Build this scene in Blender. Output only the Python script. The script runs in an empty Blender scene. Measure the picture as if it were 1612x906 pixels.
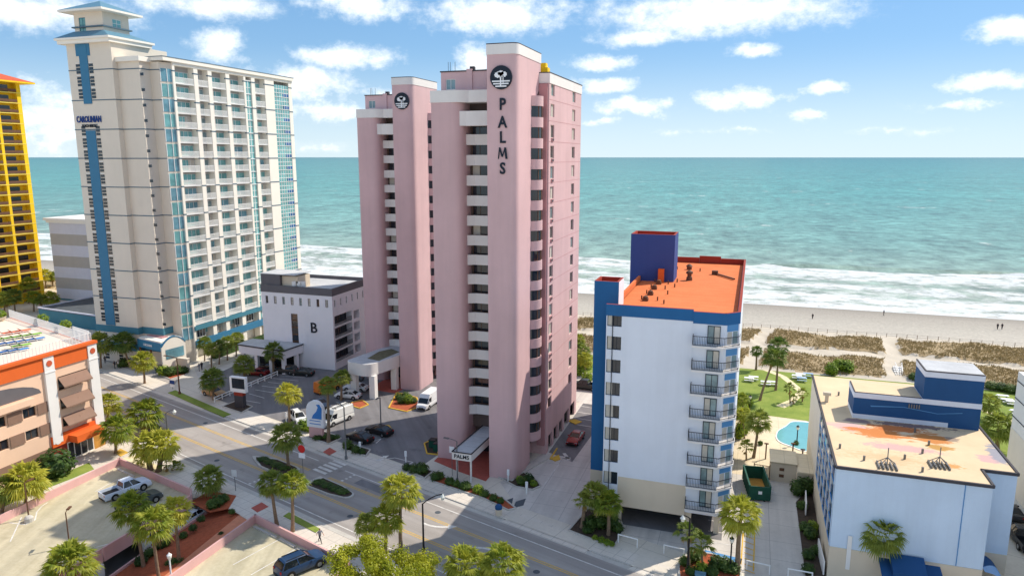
import bpy, bmesh, math, random
from math import sin, cos, tan, atan, atan2, pi, radians, hypot, sqrt
from mathutils import Vector, Matrix
random.seed(7)
scene = bpy.context.scene
C = scene.collection

# ------------------------------------------------------------------ camera, sky, sun, exposure
# world axes: +X along the hotel fronts, +Y towards the sea; the camera is a drone 43 m up
CAM_H = 43.0
F_PX, CXP, CYP, HOR = 1120.0, 806.0, 453.0, 247.0
PITCH = atan((CYP - HOR) / F_PX)
YAW = atan((1190 - 806) / hypot(F_PX, CYP - HOR))
cam_d = bpy.data.cameras.new('camera')
cam = bpy.data.objects.new('camera', cam_d); C.objects.link(cam)
cam.location = (0, 0, CAM_H)
cam.rotation_euler = (pi / 2 - PITCH, 0, YAW)
cam_d.sensor_width = 36.0
cam_d.lens = 36.0 * F_PX / 1612.0
cam_d.clip_start = 0.5
cam_d.clip_end = 120000
scene.camera = cam

def ray(x, y):
    dx = (x - CXP) / F_PX; dz = -(y - CYP) / F_PX
    fw = cos(PITCH) + dz * sin(PITCH); up = -sin(PITCH) + dz * cos(PITCH)
    return Vector((dx * cos(YAW) - fw * sin(YAW), fw * cos(YAW) + dx * sin(YAW), up))
def P(x, y, z=0.1):                       # photo pixel -> point on the level z
    r = ray(x, y); t = (z - CAM_H) / r.z
    return Vector((r.x * t, r.y * t, z))
def hgt(y, X, Y):                         # height above (X, Y) seen at photo row y
    lo, hi = -30.0, 120.0
    for _ in range(40):
        m = (lo + hi) / 2
        fw = -X * sin(YAW) + Y * cos(YAW); up = m - CAM_H
        d = fw * cos(PITCH) - up * sin(PITCH); u = fw * sin(PITCH) + up * cos(PITCH)
        if CYP - F_PX * u / d > y: lo = m
        else: hi = m
    return lo

SUN_AZ = Vector((0.69, 0.724)); SUN_EL = radians(47)
world = bpy.data.worlds.new('World'); scene.world = world; world.use_nodes = True
def build_sky():
    nt = world.node_tree; nt.nodes.clear(); N = nt.nodes.new; L = nt.links.new
    out = N('ShaderNodeOutputWorld'); bg = N('ShaderNodeBackground')
    sky = N('ShaderNodeTexSky'); sky.sky_type = 'NISHITA'; sky.sun_disc = False
    sky.sun_elevation = SUN_EL; sky.sun_rotation = atan2(SUN_AZ.x, SUN_AZ.y)
    sky.altitude = 20; sky.air_density = 1.0; sky.dust_density = 0.1; sky.ozone_density = 3.0
    tc = N('ShaderNodeTexCoord'); sp = N('ShaderNodeSeparateXYZ'); L(tc.outputs['Generated'], sp.inputs[0])
    def M(op, a, b=None, c=None):
        n = N('ShaderNodeMath'); n.operation = op
        for i, v in enumerate((a, b, c)):
            if v is None: continue
            if isinstance(v, (int, float)): n.inputs[i].default_value = v
            else: L(v, n.inputs[i])
        return n.outputs[0]
    hyp = M('SQRT', M('ADD', M('MULTIPLY', sp.outputs[0], sp.outputs[0]), M('MULTIPLY', sp.outputs[1], sp.outputs[1])))
    el = M('DIVIDE', sp.outputs[2], M('MAXIMUM', hyp, 0.05))
    az = M('ADD', M('ARCTAN2', sp.outputs[0], sp.outputs[1]), YAW)
    azw = M('WRAP', az, pi / 4, -pi / 4)                    # the same cloud field goes on all round the sky
    cv = N('ShaderNodeCombineXYZ'); L(azw, cv.inputs[0]); L(el, cv.inputs[1])
    n1 = N('ShaderNodeTexNoise'); n1.inputs['Scale'].default_value = 15; n1.inputs['Detail'].default_value = 8; n1.inputs['Roughness'].default_value = 0.6
    st = N('ShaderNodeVectorMath'); st.operation = 'MULTIPLY'; st.inputs[1].default_value = (1.0, 1.0, 1.5)
    L(tc.outputs['Generated'], st.inputs[0]); L(st.outputs[0], n1.inputs['Vector'])
    wv = N('ShaderNodeVectorMath'); wv.operation = 'MULTIPLY_ADD'
    L(n1.outputs['Color'], wv.inputs[0]); wv.inputs[1].default_value = (0.07, 0.03, 0); wv.inputs[2].default_value = (-0.035, -0.015, 0)
    wa = N('ShaderNodeVectorMath'); wa.operation = 'ADD'; L(cv.outputs[0], wa.inputs[0]); L(wv.outputs[0], wa.inputs[1])
    clouds = [(60, 18, 150, 34, .9), (95, 190, 150, 62, .8), (345, 70, 40, 26, 1), (330, 8, 110, 22, .95), (545, 93, 76, 19, 1), (570, 10, 78, 22, 1),
              (480, 132, 80, 30, 1), (520, 176, 80, 20, .8), (600, 152, 34, 15, .8), (790, 25, 120, 30, .95), (752, 96, 36, 22, .9),
              (1130, 22, 200, 34, 1), (1010, 55, 80, 16, .8), (1185, 78, 44, 9, .95), (950, 98, 54, 14, 1), (955, 133, 58, 16, .9), (1002, 168, 70, 18, .9),
              (1163, 157, 76, 22, 1), (1308, 137, 46, 14, 1), (1278, 181, 42, 12, .9), (958, 191, 56, 9, .7), (1592, 50, 62, 20, 1), (1550, 130, 90, 17, .9),
              (1500, 163, 100, 12, .7), (1120, 205, 130, 7, .55), (1420, 205, 150, 8, .5), (720, 215, 160, 12, .5), (500, 232, 160, 12, .5)]
    cur = None; vcur = None
    for (cx, cy, hw, hh, s) in clouds:
        r = ray(cx, cy); a = atan2(r.x, r.y) + YAW; e = r.z / hypot(r.x, r.y)
        ra = ray(cx + hw, cy); da = max(abs(atan2(ra.x, ra.y) + YAW - a), 0.012)
        re = ray(cx, cy - hh); de = max(abs(re.z / hypot(re.x, re.y) - e), 0.005)
        n = N('ShaderNodeVectorMath'); n.operation = 'MULTIPLY_ADD'; L(wa.outputs[0], n.inputs[0])
        n.inputs[1].default_value = (1 / da, 1 / de, 0); n.inputs[2].default_value = (-a / da, -e / de, 0)
        ln = N('ShaderNodeVectorMath'); ln.operation = 'LENGTH'; L(n.outputs[0], ln.inputs[0])
        v = M('MULTIPLY', M('SUBTRACT', 1.45, ln.outputs['Value']), s)
        cur = v if cur is None else M('MAXIMUM', cur, v)
    n2 = N('ShaderNodeTexNoise'); n2.inputs['Scale'].default_value = 34; n2.inputs['Detail'].default_value = 10; n2.inputs['Roughness'].default_value = 0.66
    L(st.outputs[0], n2.inputs['Vector'])
    dens = M('ADD', cur, M('MULTIPLY', M('SUBTRACT', n2.outputs['Fac'], 0.5), 2.0))
    mr = N('ShaderNodeMapRange'); mr.interpolation_type = 'SMOOTHSTEP'; L(dens, mr.inputs[0])
    mr.inputs[1].default_value = 0.05; mr.inputs[2].default_value = 1.15; mr.inputs[3].default_value = 0; mr.inputs[4].default_value = 0.97
    # thin veil of high haze low over the horizon
    veil = N('ShaderNodeMapRange'); veil.interpolation_type = 'SMOOTHSTEP'; L(el, veil.inputs[0])
    veil.inputs[1].default_value = -0.02; veil.inputs[2].default_value = 0.15; veil.inputs[3].default_value = 0.62; veil.inputs[4].default_value = 0.0
    # overhead, out of view: broken cumulus layer added to lift and neutralise ambient light
    pv = N('ShaderNodeVectorMath'); pv.operation = 'SCALE'; L(tc.outputs['Generated'], pv.inputs[0]); L(M('DIVIDE', 1.0, M('MAXIMUM', sp.outputs[2], 0.12)), pv.inputs['Scale'])
    n3 = N('ShaderNodeTexNoise'); n3.inputs['Scale'].default_value = 0.9; n3.inputs['Detail'].default_value = 8; n3.inputs['Roughness'].default_value = 0.58; L(pv.outputs[0], n3.inputs['Vector'])
    hi = N('ShaderNodeMapRange'); hi.interpolation_type = 'SMOOTHSTEP'; L(n3.outputs['Fac'], hi.inputs[0]); hi.inputs[1].default_value = 0.45; hi.inputs[2].default_value = 0.62; hi.inputs[4].default_value = 0.95
    hm = N('ShaderNodeMapRange'); hm.interpolation_type = 'SMOOTHSTEP'; L(el, hm.inputs[0]); hm.inputs[1].default_value = 0.21; hm.inputs[2].default_value = 0.34
    fac = M('MAXIMUM', M('MAXIMUM', mr.outputs[0], M('MULTIPLY', hi.outputs[0], hm.outputs[0])), veil.outputs[0])
    shade = N('ShaderNodeMapRange'); L(M('MAXIMUM', dens, M('MULTIPLY', hm.outputs[0], 1.2)), shade.inputs[0])
    shade.inputs[1].default_value = 0.3; shade.inputs[2].default_value = 1.5
    ramp = N('ShaderNodeMix'); ramp.data_type = 'RGBA'; L(shade.outputs[0], ramp.inputs[0])
    ramp.inputs[6].default_value = (3.9, 4.5, 4.95, 1); ramp.inputs[7].default_value = (5.6, 5.65, 5.7, 1)
    mix = N('ShaderNodeMix'); mix.data_type = 'RGBA'; L(fac, mix.inputs[0])
    # roll off the glare of the physical sky so that blue survives down to the horizon
    k1 = N('ShaderNodeVectorMath'); k1.operation = 'MULTIPLY_ADD'; L(sky.outputs[0], k1.inputs[0]); k1.inputs[1].default_value = (1 / 3.3, 1 / 4.8, 1 / 7.0); k1.inputs[2].default_value = (1, 1, 1)
    k2 = N('ShaderNodeVectorMath'); k2.operation = 'DIVIDE'; L(sky.outputs[0], k2.inputs[0]); L(k1.outputs[0], k2.inputs[1])
    hs = N('ShaderNodeHueSaturation'); hs.inputs['Saturation'].default_value = 1.25; hs.inputs['Value'].default_value = 1.1; L(k2.outputs[0], hs.inputs['Color']); L(hs.outputs[0], mix.inputs[6]); L(ramp.outputs[2], mix.inputs[7])
    L(mix.outputs[2], bg.inputs[0]); bg.inputs[1].default_value = 0.15
    L(bg.outputs[0], out.inputs[0])
build_sky()
sl = bpy.data.lights.new('sun', 'SUN'); sl.energy = 3.2; sl.angle = radians(0.53); sl.color = (1.0, 0.905, 0.775)
sun = bpy.data.objects.new('sun', sl); C.objects.link(sun); sun.location = (60, 60, 120)
sun.rotation_euler = Vector((-SUN_AZ.x * cos(SUN_EL), -SUN_AZ.y * cos(SUN_EL), -sin(SUN_EL))).to_track_quat('-Z', 'Y').to_euler()
scene.view_settings.view_transform = 'Standard'; scene.view_settings.look = 'None'
scene.view_settings.exposure = 0.64; scene.view_settings.gamma = 1; scene.view_settings.use_curve_mapping = False
scene.cycles.max_bounces = 6; scene.cycles.diffuse_bounces = 4; scene.cycles.glossy_bounces = 2
scene.cycles.transparent_max_bounces = 6; scene.cycles.caustics_reflective = False; scene.cycles.caustics_refractive = False

# ------------------------------------------------------------------ materials
def lin(c): return tuple(((v / 255) / 12.92 if v <= 10 else (((v / 255) + 0.055) / 1.055) ** 2.4) for v in c)
MATS = {}
def mat(name, rgb, rough=0.8, var=0.12, scale=0.6, bump=0.0, bscale=8.0, metal=0.0, spec=0.3, stain=0.0, coord='Object', rnd=0.0, grime=None):
    """procedural paint or stone: sRGB colour, soft cloudy variation, optional vertical weather streaks and relief"""
    m = bpy.data.materials.new(name); m.use_nodes = True; nt = m.node_tree; b = nt.nodes['Principled BSDF']; N = nt.nodes.new; L = nt.links.new
    base = lin(rgb)
    b.inputs['Roughness'].default_value = rough; b.inputs['Metallic'].default_value = metal; b.inputs['Specular IOR Level'].default_value = spec
    tc = N('ShaderNodeNewGeometry')
    no = N('ShaderNodeTexNoise'); no.inputs['Scale'].default_value = scale; no.inputs['Detail'].default_value = 6; no.inputs['Roughness'].default_value = 0.65
    L(tc.outputs['Position'], no.inputs['Vector'])
    mp = N('ShaderNodeMapRange'); mp.inputs[1].default_value = 0.25; mp.inputs[2].default_value = 0.75
    mp.inputs[3].default_value = 1 - var; mp.inputs[4].default_value = 1 + var; L(no.outputs['Fac'], mp.inputs[0])
    mul = N('ShaderNodeMix'); mul.data_type = 'RGBA'; mul.blend_type = 'MULTIPLY'; mul.inputs[0].default_value = 1
    mul.inputs[6].default_value = (*base, 1); L(mp.outputs[0], mul.inputs[7]); col = mul.outputs[2]
    if stain:
        sc = N('ShaderNodeVectorMath'); sc.operation = 'MULTIPLY'; sc.inputs[1].default_value = (.55, .55, 0.035); L(tc.outputs['Position'], sc.inputs[0])
        n2 = N('ShaderNodeTexNoise'); n2.inputs['Scale'].default_value = 1.0; n2.inputs['Detail'].default_value = 8; n2.inputs['Roughness'].default_value = .62; L(sc.outputs[0], n2.inputs['Vector'])
        r2 = N('ShaderNodeMapRange'); r2.inputs[1].default_value = 0.45; r2.inputs[2].default_value = 0.8; r2.inputs[3].default_value = 0; r2.inputs[4].default_value = stain; L(n2.outputs['Fac'], r2.inputs[0])
        mx = N('ShaderNodeMix'); mx.data_type = 'RGBA'; L(r2.outputs[0], mx.inputs[0]); L(col, mx.inputs[6])
        mx.inputs[7].default_value = (*(v * 0.45 for v in base), 1); col = mx.outputs[2]
    if rnd:
        oi = N('ShaderNodeObjectInfo'); r3 = N('ShaderNodeMapRange'); r3.inputs[3].default_value = 1 - rnd; r3.inputs[4].default_value = 1 + rnd; L(oi.outputs['Random'], r3.inputs[0])
        m3 = N('ShaderNodeMix'); m3.data_type = 'RGBA'; m3.blend_type = 'MULTIPLY'; m3.inputs[0].default_value = 1; L(col, m3.inputs[6]); L(r3.outputs[0], m3.inputs[7]); col = m3.outputs[2]
    L(col, b.inputs['Base Color'])
    if bump:
        nb = N('ShaderNodeTexNoise'); nb.inputs['Scale'].default_value = bscale; nb.inputs['Detail'].default_value = 5; L(tc.outputs['Position'], nb.inputs['Vector'])
        bp = N('ShaderNodeBump'); bp.inputs['Strength'].default_value = bump; bp.inputs['Distance'].default_value = 0.05; L(nb.outputs['Fac'], bp.inputs['Height']); L(bp.outputs[0], b.inputs['Normal'])
    MATS[name] = m; return m
def glass(name, rgb, rough=0.06, var=0.5):
    m = mat(name, rgb, rough=rough, var=var, scale=0.35, spec=0.6); return m
def leaf(name, rgb, rgb2, trans=0.3, scale=1.2):
    m = bpy.data.materials.new(name); m.use_nodes = True; nt = m.node_tree; N = nt.nodes.new; L = nt.links.new
    b = nt.nodes['Principled BSDF']; out = nt.nodes['Material Output']; b.inputs['Roughness'].default_value = 0.55; b.inputs['Specular IOR Level'].default_value = 0.35
    ge = N('ShaderNodeNewGeometry'); no = N('ShaderNodeTexNoise'); no.inputs['Scale'].default_value = scale; no.inputs['Detail'].default_value = 4
    L(ge.outputs['Position'], no.inputs['Vector'])
    oi = N('ShaderNodeObjectInfo'); ad = N('ShaderNodeMath'); ad.operation = 'MULTIPLY_ADD'; L(oi.outputs['Random'], ad.inputs[0]); ad.inputs[1].default_value = 0.4; L(no.outputs['Fac'], ad.inputs[2])
    mp = N('ShaderNodeMapRange'); mp.inputs[1].default_value = 0.4; mp.inputs[2].default_value = 1.0; L(ad.outputs[0], mp.inputs[0])
    mx = N('ShaderNodeMix'); mx.data_type = 'RGBA'; L(mp.outputs[0], mx.inputs[0]); mx.inputs[6].default_value = (*lin(rgb), 1); mx.inputs[7].default_value = (*lin(rgb2), 1)
    L(mx.outputs[2], b.inputs['Base Color'])
    tr = N('ShaderNodeBsdfTranslucent'); L(mx.outputs[2], tr.inputs[0]); ms = N('ShaderNodeMixShader'); ms.inputs[0].default_value = trans
    L(b.outputs[0], ms.inputs[1]); L(tr.outputs[0], ms.inputs[2]); L(ms.outputs[0], out.inputs[0])
    MATS[name] = m; return m

mat('pink', (208, 175, 176), 0.85, 0.09, 0.12, 0.35, 30, stain=0.22)
mat('pink_dark', (182, 134, 136), 0.85, 0.06, 0.4)
mat('white_band', (226, 222, 218), 0.8, 0.05, 0.4, stain=0.12)
mat('white', (232, 230, 226), 0.7, 0.04, 0.5)
mat('cream', (222, 211, 195), 0.85, 0.05, 0.2, 0.2, 25, stain=0.07)
mat('caro_white', (236, 230, 218), 0.8, 0.04, 0.3, stain=0.06)
mat('teal_band', (66, 122, 140), 0.7, 0.08)
mat('teal_trim', (84, 108, 122), 0.7, 0.08)
mat('caro_blue', (54, 116, 150), 0.5, 0.06)
mat('teal_roof', (96, 138, 158), 0.5, 0.12, 1.5)
mat('blue_trim', (36, 98, 150), 0.75, 0.08, 0.3, stain=0.15)
mat('navy', (34, 80, 128), 0.75, 0.06, 0.3, stain=0.12)
mat('indigo', (56, 78, 140), 0.75, 0.06, 0.3, stain=0.15)
mat('midblue', (84, 140, 190), 0.7, 0.05)
mat('blue_white', (222, 228, 238), 0.8, 0.05, 0.2, 0.3, 20, stain=0.16)
mat('pale_blue', (202, 220, 238), 0.8, 0.07, 0.15, 0.4, 16, stain=0.2)
mat('beige', (214, 200, 178), 0.85, 0.05, 0.3, 0.2, 20, stain=0.1)
mat('orange', (222, 104, 44), 0.8, 0.05)
mat('red_brown', (150, 58, 44), 0.85, 0.08)
mat('peach', (236, 200, 172), 0.85, 0.05, 0.3, stain=0.08)
mat('brown_panel', (140, 112, 96), 0.8, 0.08)
mat('yellow', (238, 196, 34), 0.8, 0.06)
mat('yellow_pale', (230, 204, 96), 0.8, 0.06)
mat('grey_wall', (176, 172, 168), 0.85, 0.05, stain=0.1)
mat('pale_wall', (206, 208, 222), 0.85, 0.05, stain=0.08)
mat('grey_trim', (104, 101, 104), 0.8, 0.1)
mat('charcoal', (72, 70, 74), 0.8, 0.1)
mat('dark_roof', (82, 88, 94), 0.85, 0.2, 0.4)
mat('b_wall', (236, 232, 234), 0.85, 0.04, 0.3, 0.2, 18, stain=0.08)
mat('terracotta', (196, 92, 60), 0.8, 0.12, 1.0)
mat('black', (26, 27, 30), 0.5, 0.1)
mat('rail_black', (36, 44, 56), 0.5, 0.1)
mat('rail_white', (232, 232, 230), 0.6, 0.03)
mat('dark_in', (50, 48, 48), 0.9, 0.1)
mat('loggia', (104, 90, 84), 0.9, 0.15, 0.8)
mat('curtain', (196, 190, 178), 0.9, 0.12, 2.0)
glass('glass_dark', (38, 46, 54)); glass('glass_teal', (112, 168, 168)); glass('glass_blue', (108, 154, 168)); glass('glass_bluedeep', (50, 96, 150)); glass('glass_pale', (126, 150, 154))
mat('steel', (120, 122, 124), 0.45, 0.1, metal=0.6)
mat('bronze', (104, 74, 54), 0.6, 0.1)
mat('rubber', (24, 24, 25), 0.85, 0.1)
mat('alloy', (168, 170, 172), 0.35, 0.05, metal=0.8)
mat('dumpster', (24, 78, 62), 0.6, 0.2, 1.0)
mat('rust_floor', (190, 138, 66), 0.9, 0.25, 1.2)
mat('lamp_glass', (226, 226, 216), 0.3, 0.03)
mat('sign_red', (206, 44, 40), 0.6, 0.03)
mat('sign_blue', (58, 128, 200), 0.6, 0.05)
mat('letter', (22, 34, 48), 0.5, 0.03); mat('letter_blue', (24, 62, 130), 0.5, 0.03); mat('letter_white', (236, 238, 240), 0.5, 0.02)
mat('trunk', (132, 112, 92), 0.95, 0.3, 4.0, 0.6, 10)
mat('skin', (196, 148, 120), 0.6, 0.04)
mat('mulch', (168, 88, 58), 0.95, 0.25, 2.5, 0.6, 8)
mat('soil', (74, 62, 52), 0.95, 0.3, 2.0, 0.6, 8)
mat('terra_path', (206, 136, 104), 0.9, 0.12, 1.2)
mat('brick_red', (176, 92, 80), 0.9, 0.15, 1.5)
leaf('palm_leaf', (84, 112, 48), (162, 168, 70), 0.45, 0.9)
leaf('palm_bright', (112, 134, 40), (206, 200, 76), 0.45, 0.9)
leaf('palm_dry', (138, 112, 60), (166, 138, 74), 0.3, 1.0)
leaf('tree_leaf', (118, 134, 22), (190, 188, 46), 0.4, 0.5)
leaf('shrub_leaf', (44, 74, 30), (92, 116, 44), 0.25, 1.6)
leaf('lime_leaf', (104, 132, 34), (158, 176, 50), 0.3, 1.2)
leaf('dune_grass', (136, 120, 80), (182, 162, 118), 0.35, 0.25)

def ground_mat(name, c1, c2, s1=0.15, s2=6.0, rough=0.9, joints=None, c3=None, bump=0.3, ang=0.0, extra=None):
    """two-scale mottled ground; joints=(w,h,colour) draws fine sawn joints"""
    m = bpy.data.materials.new(name); m.use_nodes = True; nt = m.node_tree; N = nt.nodes.new; L = nt.links.new; b = nt.nodes['Principled BSDF']
    b.inputs['Roughness'].default_value = rough; b.inputs['Specular IOR Level'].default_value = 0.2
    ge = N('ShaderNodeNewGeometry')
    a = N('ShaderNodeTexNoise'); a.inputs['Scale'].default_value = s1; a.inputs['Detail'].default_value = 8; a.inputs['Roughness'].default_value = 0.7; L(ge.outputs['Position'], a.inputs['Vector'])
    f = N('ShaderNodeTexNoise'); f.inputs['Scale'].default_value = s2; f.inputs['Detail'].default_value = 4; L(ge.outputs['Position'], f.inputs['Vector'])
    ad = N('ShaderNodeMath'); ad.operation = 'MULTIPLY_ADD'; L(f.outputs['Fac'], ad.inputs[0]); ad.inputs[1].default_value = 0.35; L(a.outputs['Fac'], ad.inputs[2])
    mp = N('ShaderNodeMapRange'); mp.inputs[1].default_value = 0.42; mp.inputs[2].default_value = 0.95; L(ad.outputs[0], mp.inputs[0])
    mx = N('ShaderNodeMix'); mx.data_type = 'RGBA'; L(mp.outputs[0], mx.inputs[0]); mx.inputs[6].default_value = (*lin(c1), 1); mx.inputs[7].default_value = (*lin(c2), 1)
    col = mx.outputs[2]
    if joints:
        rt = N('ShaderNodeVectorRotate'); rt.rotation_type = 'Z_AXIS'; rt.inputs['Angle'].default_value = ang; L(ge.outputs['Position'], rt.inputs['Vector'])
        br = N('ShaderNodeTexBrick'); br.offset = 0; br.inputs['Scale'].default_value = 1; br.inputs['Mortar Size'].default_value = joints[3] if len(joints) > 3 else 0.03
        br.inputs['Brick Width'].default_value = joints[0]; br.inputs['Row Height'].default_value = joints[1]; L(rt.outputs[0], br.inputs['Vector'])
        m2 = N('ShaderNodeMix'); m2.data_type = 'RGBA'; L(br.outputs['Fac'], m2.inputs[0]); L(col, m2.inputs[6]); m2.inputs[7].default_value = (*lin(joints[2]), 1); col = m2.outputs[2]
    if extra:
        rt2 = N('ShaderNodeVectorRotate'); rt2.rotation_type = 'Z_AXIS'; rt2.inputs['Angle'].default_value = extra[0]; L(ge.outputs['Position'], rt2.inputs['Vector'])
        sv = N('ShaderNodeVectorMath'); sv.operation = 'MULTIPLY'; sv.inputs[1].default_value = (.035, .8, 1); L(rt2.outputs[0], sv.inputs[0])
        ns = N('ShaderNodeTexNoise'); ns.inputs['Scale'].default_value = 1; ns.inputs['Detail'].default_value = 5; L(sv.outputs[0], ns.inputs['Vector'])
        vo = N('ShaderNodeTexNoise'); vo.inputs['Scale'].default_value = .45; vo.inputs['Detail'].default_value = 3; L(ge.outputs['Position'], vo.inputs['Vector'])
        r1 = N('ShaderNodeMapRange'); r1.inputs[1].default_value = .35; r1.inputs[2].default_value = .7; r1.inputs[3].default_value = 1.08; r1.inputs[4].default_value = 1 - extra[1]; L(ns.outputs['Fac'], r1.inputs[0])
        r2 = N('ShaderNodeMapRange'); r2.inputs[1].default_value = .62; r2.inputs[2].default_value = .72; r2.inputs[3].default_value = 1.0; r2.inputs[4].default_value = 1 - extra[1]; L(vo.outputs['Fac'], r2.inputs[0])
        mm = N('ShaderNodeMath'); mm.operation = 'MULTIPLY'; L(r1.outputs[0], mm.inputs[0]); L(r2.outputs[0], mm.inputs[1])
        mw = N('ShaderNodeMix'); mw.data_type = 'RGBA'; mw.blend_type = 'MULTIPLY'; mw.inputs[0].default_value = 1; L(col, mw.inputs[6]); L(mm.outputs[0], mw.inputs[7]); col = mw.outputs[2]
    L(col, b.inputs['Base Color'])
    bp = N('ShaderNodeBump'); bp.inputs['Strength'].default_value = bump; bp.inputs['Distance'].default_value = 0.04; L(f.outputs['Fac'], bp.inputs['Height']); L(bp.outputs[0], b.inputs['Normal'])
    MATS[name] = m; return m
TH = radians(-17.5)
ground_mat('paint_white', (176, 172, 166), (240, 238, 232), 0.9, 7.0)
ground_mat('paint_yellow', (196, 160, 84), (236, 190, 66), 0.9, 7.0)
ground_mat('orange_roof', (206, 112, 66), (230, 134, 84), 0.25, 4.0, joints=(60, 1.9, (196, 104, 60), .035))
ground_mat('membrane', (172, 174, 176), (204, 206, 208), 0.3, 3.0, joints=(40, 1.8, (158, 160, 162), .03))
ground_mat('concrete', (198, 190, 176), (222, 214, 200), 0.12, 3.0, joints=(4.5, 4.5, (168, 162, 150)), ang=-TH)
ground_mat('sidewalk', (202, 194, 182), (222, 214, 202), 0.25, 4.0, joints=(1.5, 1.5, (178, 172, 162)), ang=-TH)
ground_mat('alley', (190, 184, 176), (212, 206, 198), 0.15, 4.0, joints=(4.0, 4.0, (164, 160, 154)), extra=(1.57, .14))
ground_mat('asphalt', (150, 144, 139), (172, 166, 160), 0.10, 8.0, extra=(-TH, .2))
ground_mat('asphalt_dark', (112, 110, 112), (134, 132, 133), 0.12, 8.0, extra=(.9, .22))
ground_mat('deck_concrete', (178, 168, 138), (206, 198, 172), 0.22, 3.0, extra=(1.2, .16))
ground_mat('pool_deck', (206, 190, 160), (226, 212, 186), 0.3, 3.0, joints=(3, 3, (186, 172, 146)))
ground_mat('lawn', (100, 126, 48), (150, 160, 78), 0.25, 5.0, bump=0.8)
ground_mat('kerb', (176, 172, 164), (206, 202, 194), 0.6, 6.0)
ground_mat('caro_paving', (150, 144, 140), (178, 172, 166), 0.3, 5.0, joints=(0.9, 0.9, (128, 122, 118)), ang=-TH)
ground_mat('walk_sand', (222, 206, 164), (234, 220, 184), 0.4, 5.0)
ground_mat('dune_litter', (150, 130, 98), (182, 163, 130), 0.3, 3.0, bump=0.8)
ground_mat('dune_sand', (188, 178, 160), (210, 200, 184), 0.15, 2.5, bump=0.8)

# ------------------------------------------------------------------ mesh helpers
WLOC = {}
def wl(o): return WLOC.get(o.name, Vector((0, 0, 0)))
def tag(o, label=None, cat=None, group=None, kind=None):
    if label: o['label'] = label
    if cat: o['category'] = cat
    if group: o['group'] = group
    if kind: o['kind'] = kind
    return o
def thing(name, loc, label, cat, group=None, rz=0.0):
    o = bpy.data.objects.new(name, None); C.objects.link(o); o.location = loc; o.rotation_euler = (0, 0, rz)
    o.empty_display_size = 0.5; WLOC[o.name] = Vector(loc); return tag(o, label, cat, group)
def put(name, me, parent=None, loc=None, rz=0.0, scale=None, local=False):
    """link mesh data as one object; loc is a world point unless local"""
    o = bpy.data.objects.new(name, me); C.objects.link(o)
    loc = Vector(loc) if loc is not None else Vector((0, 0, 0))
    if parent is not None:
        o.parent = parent
        o.location = loc if local else loc - wl(parent)
        WLOC[o.name] = wl(parent) + loc if local else loc
    else:
        o.location = loc; WLOC[o.name] = loc
    o.rotation_euler = (0, 0, rz)
    if scale is not None: o.scale = scale if hasattr(scale, '__len__') else (scale,) * 3
    return o
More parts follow.
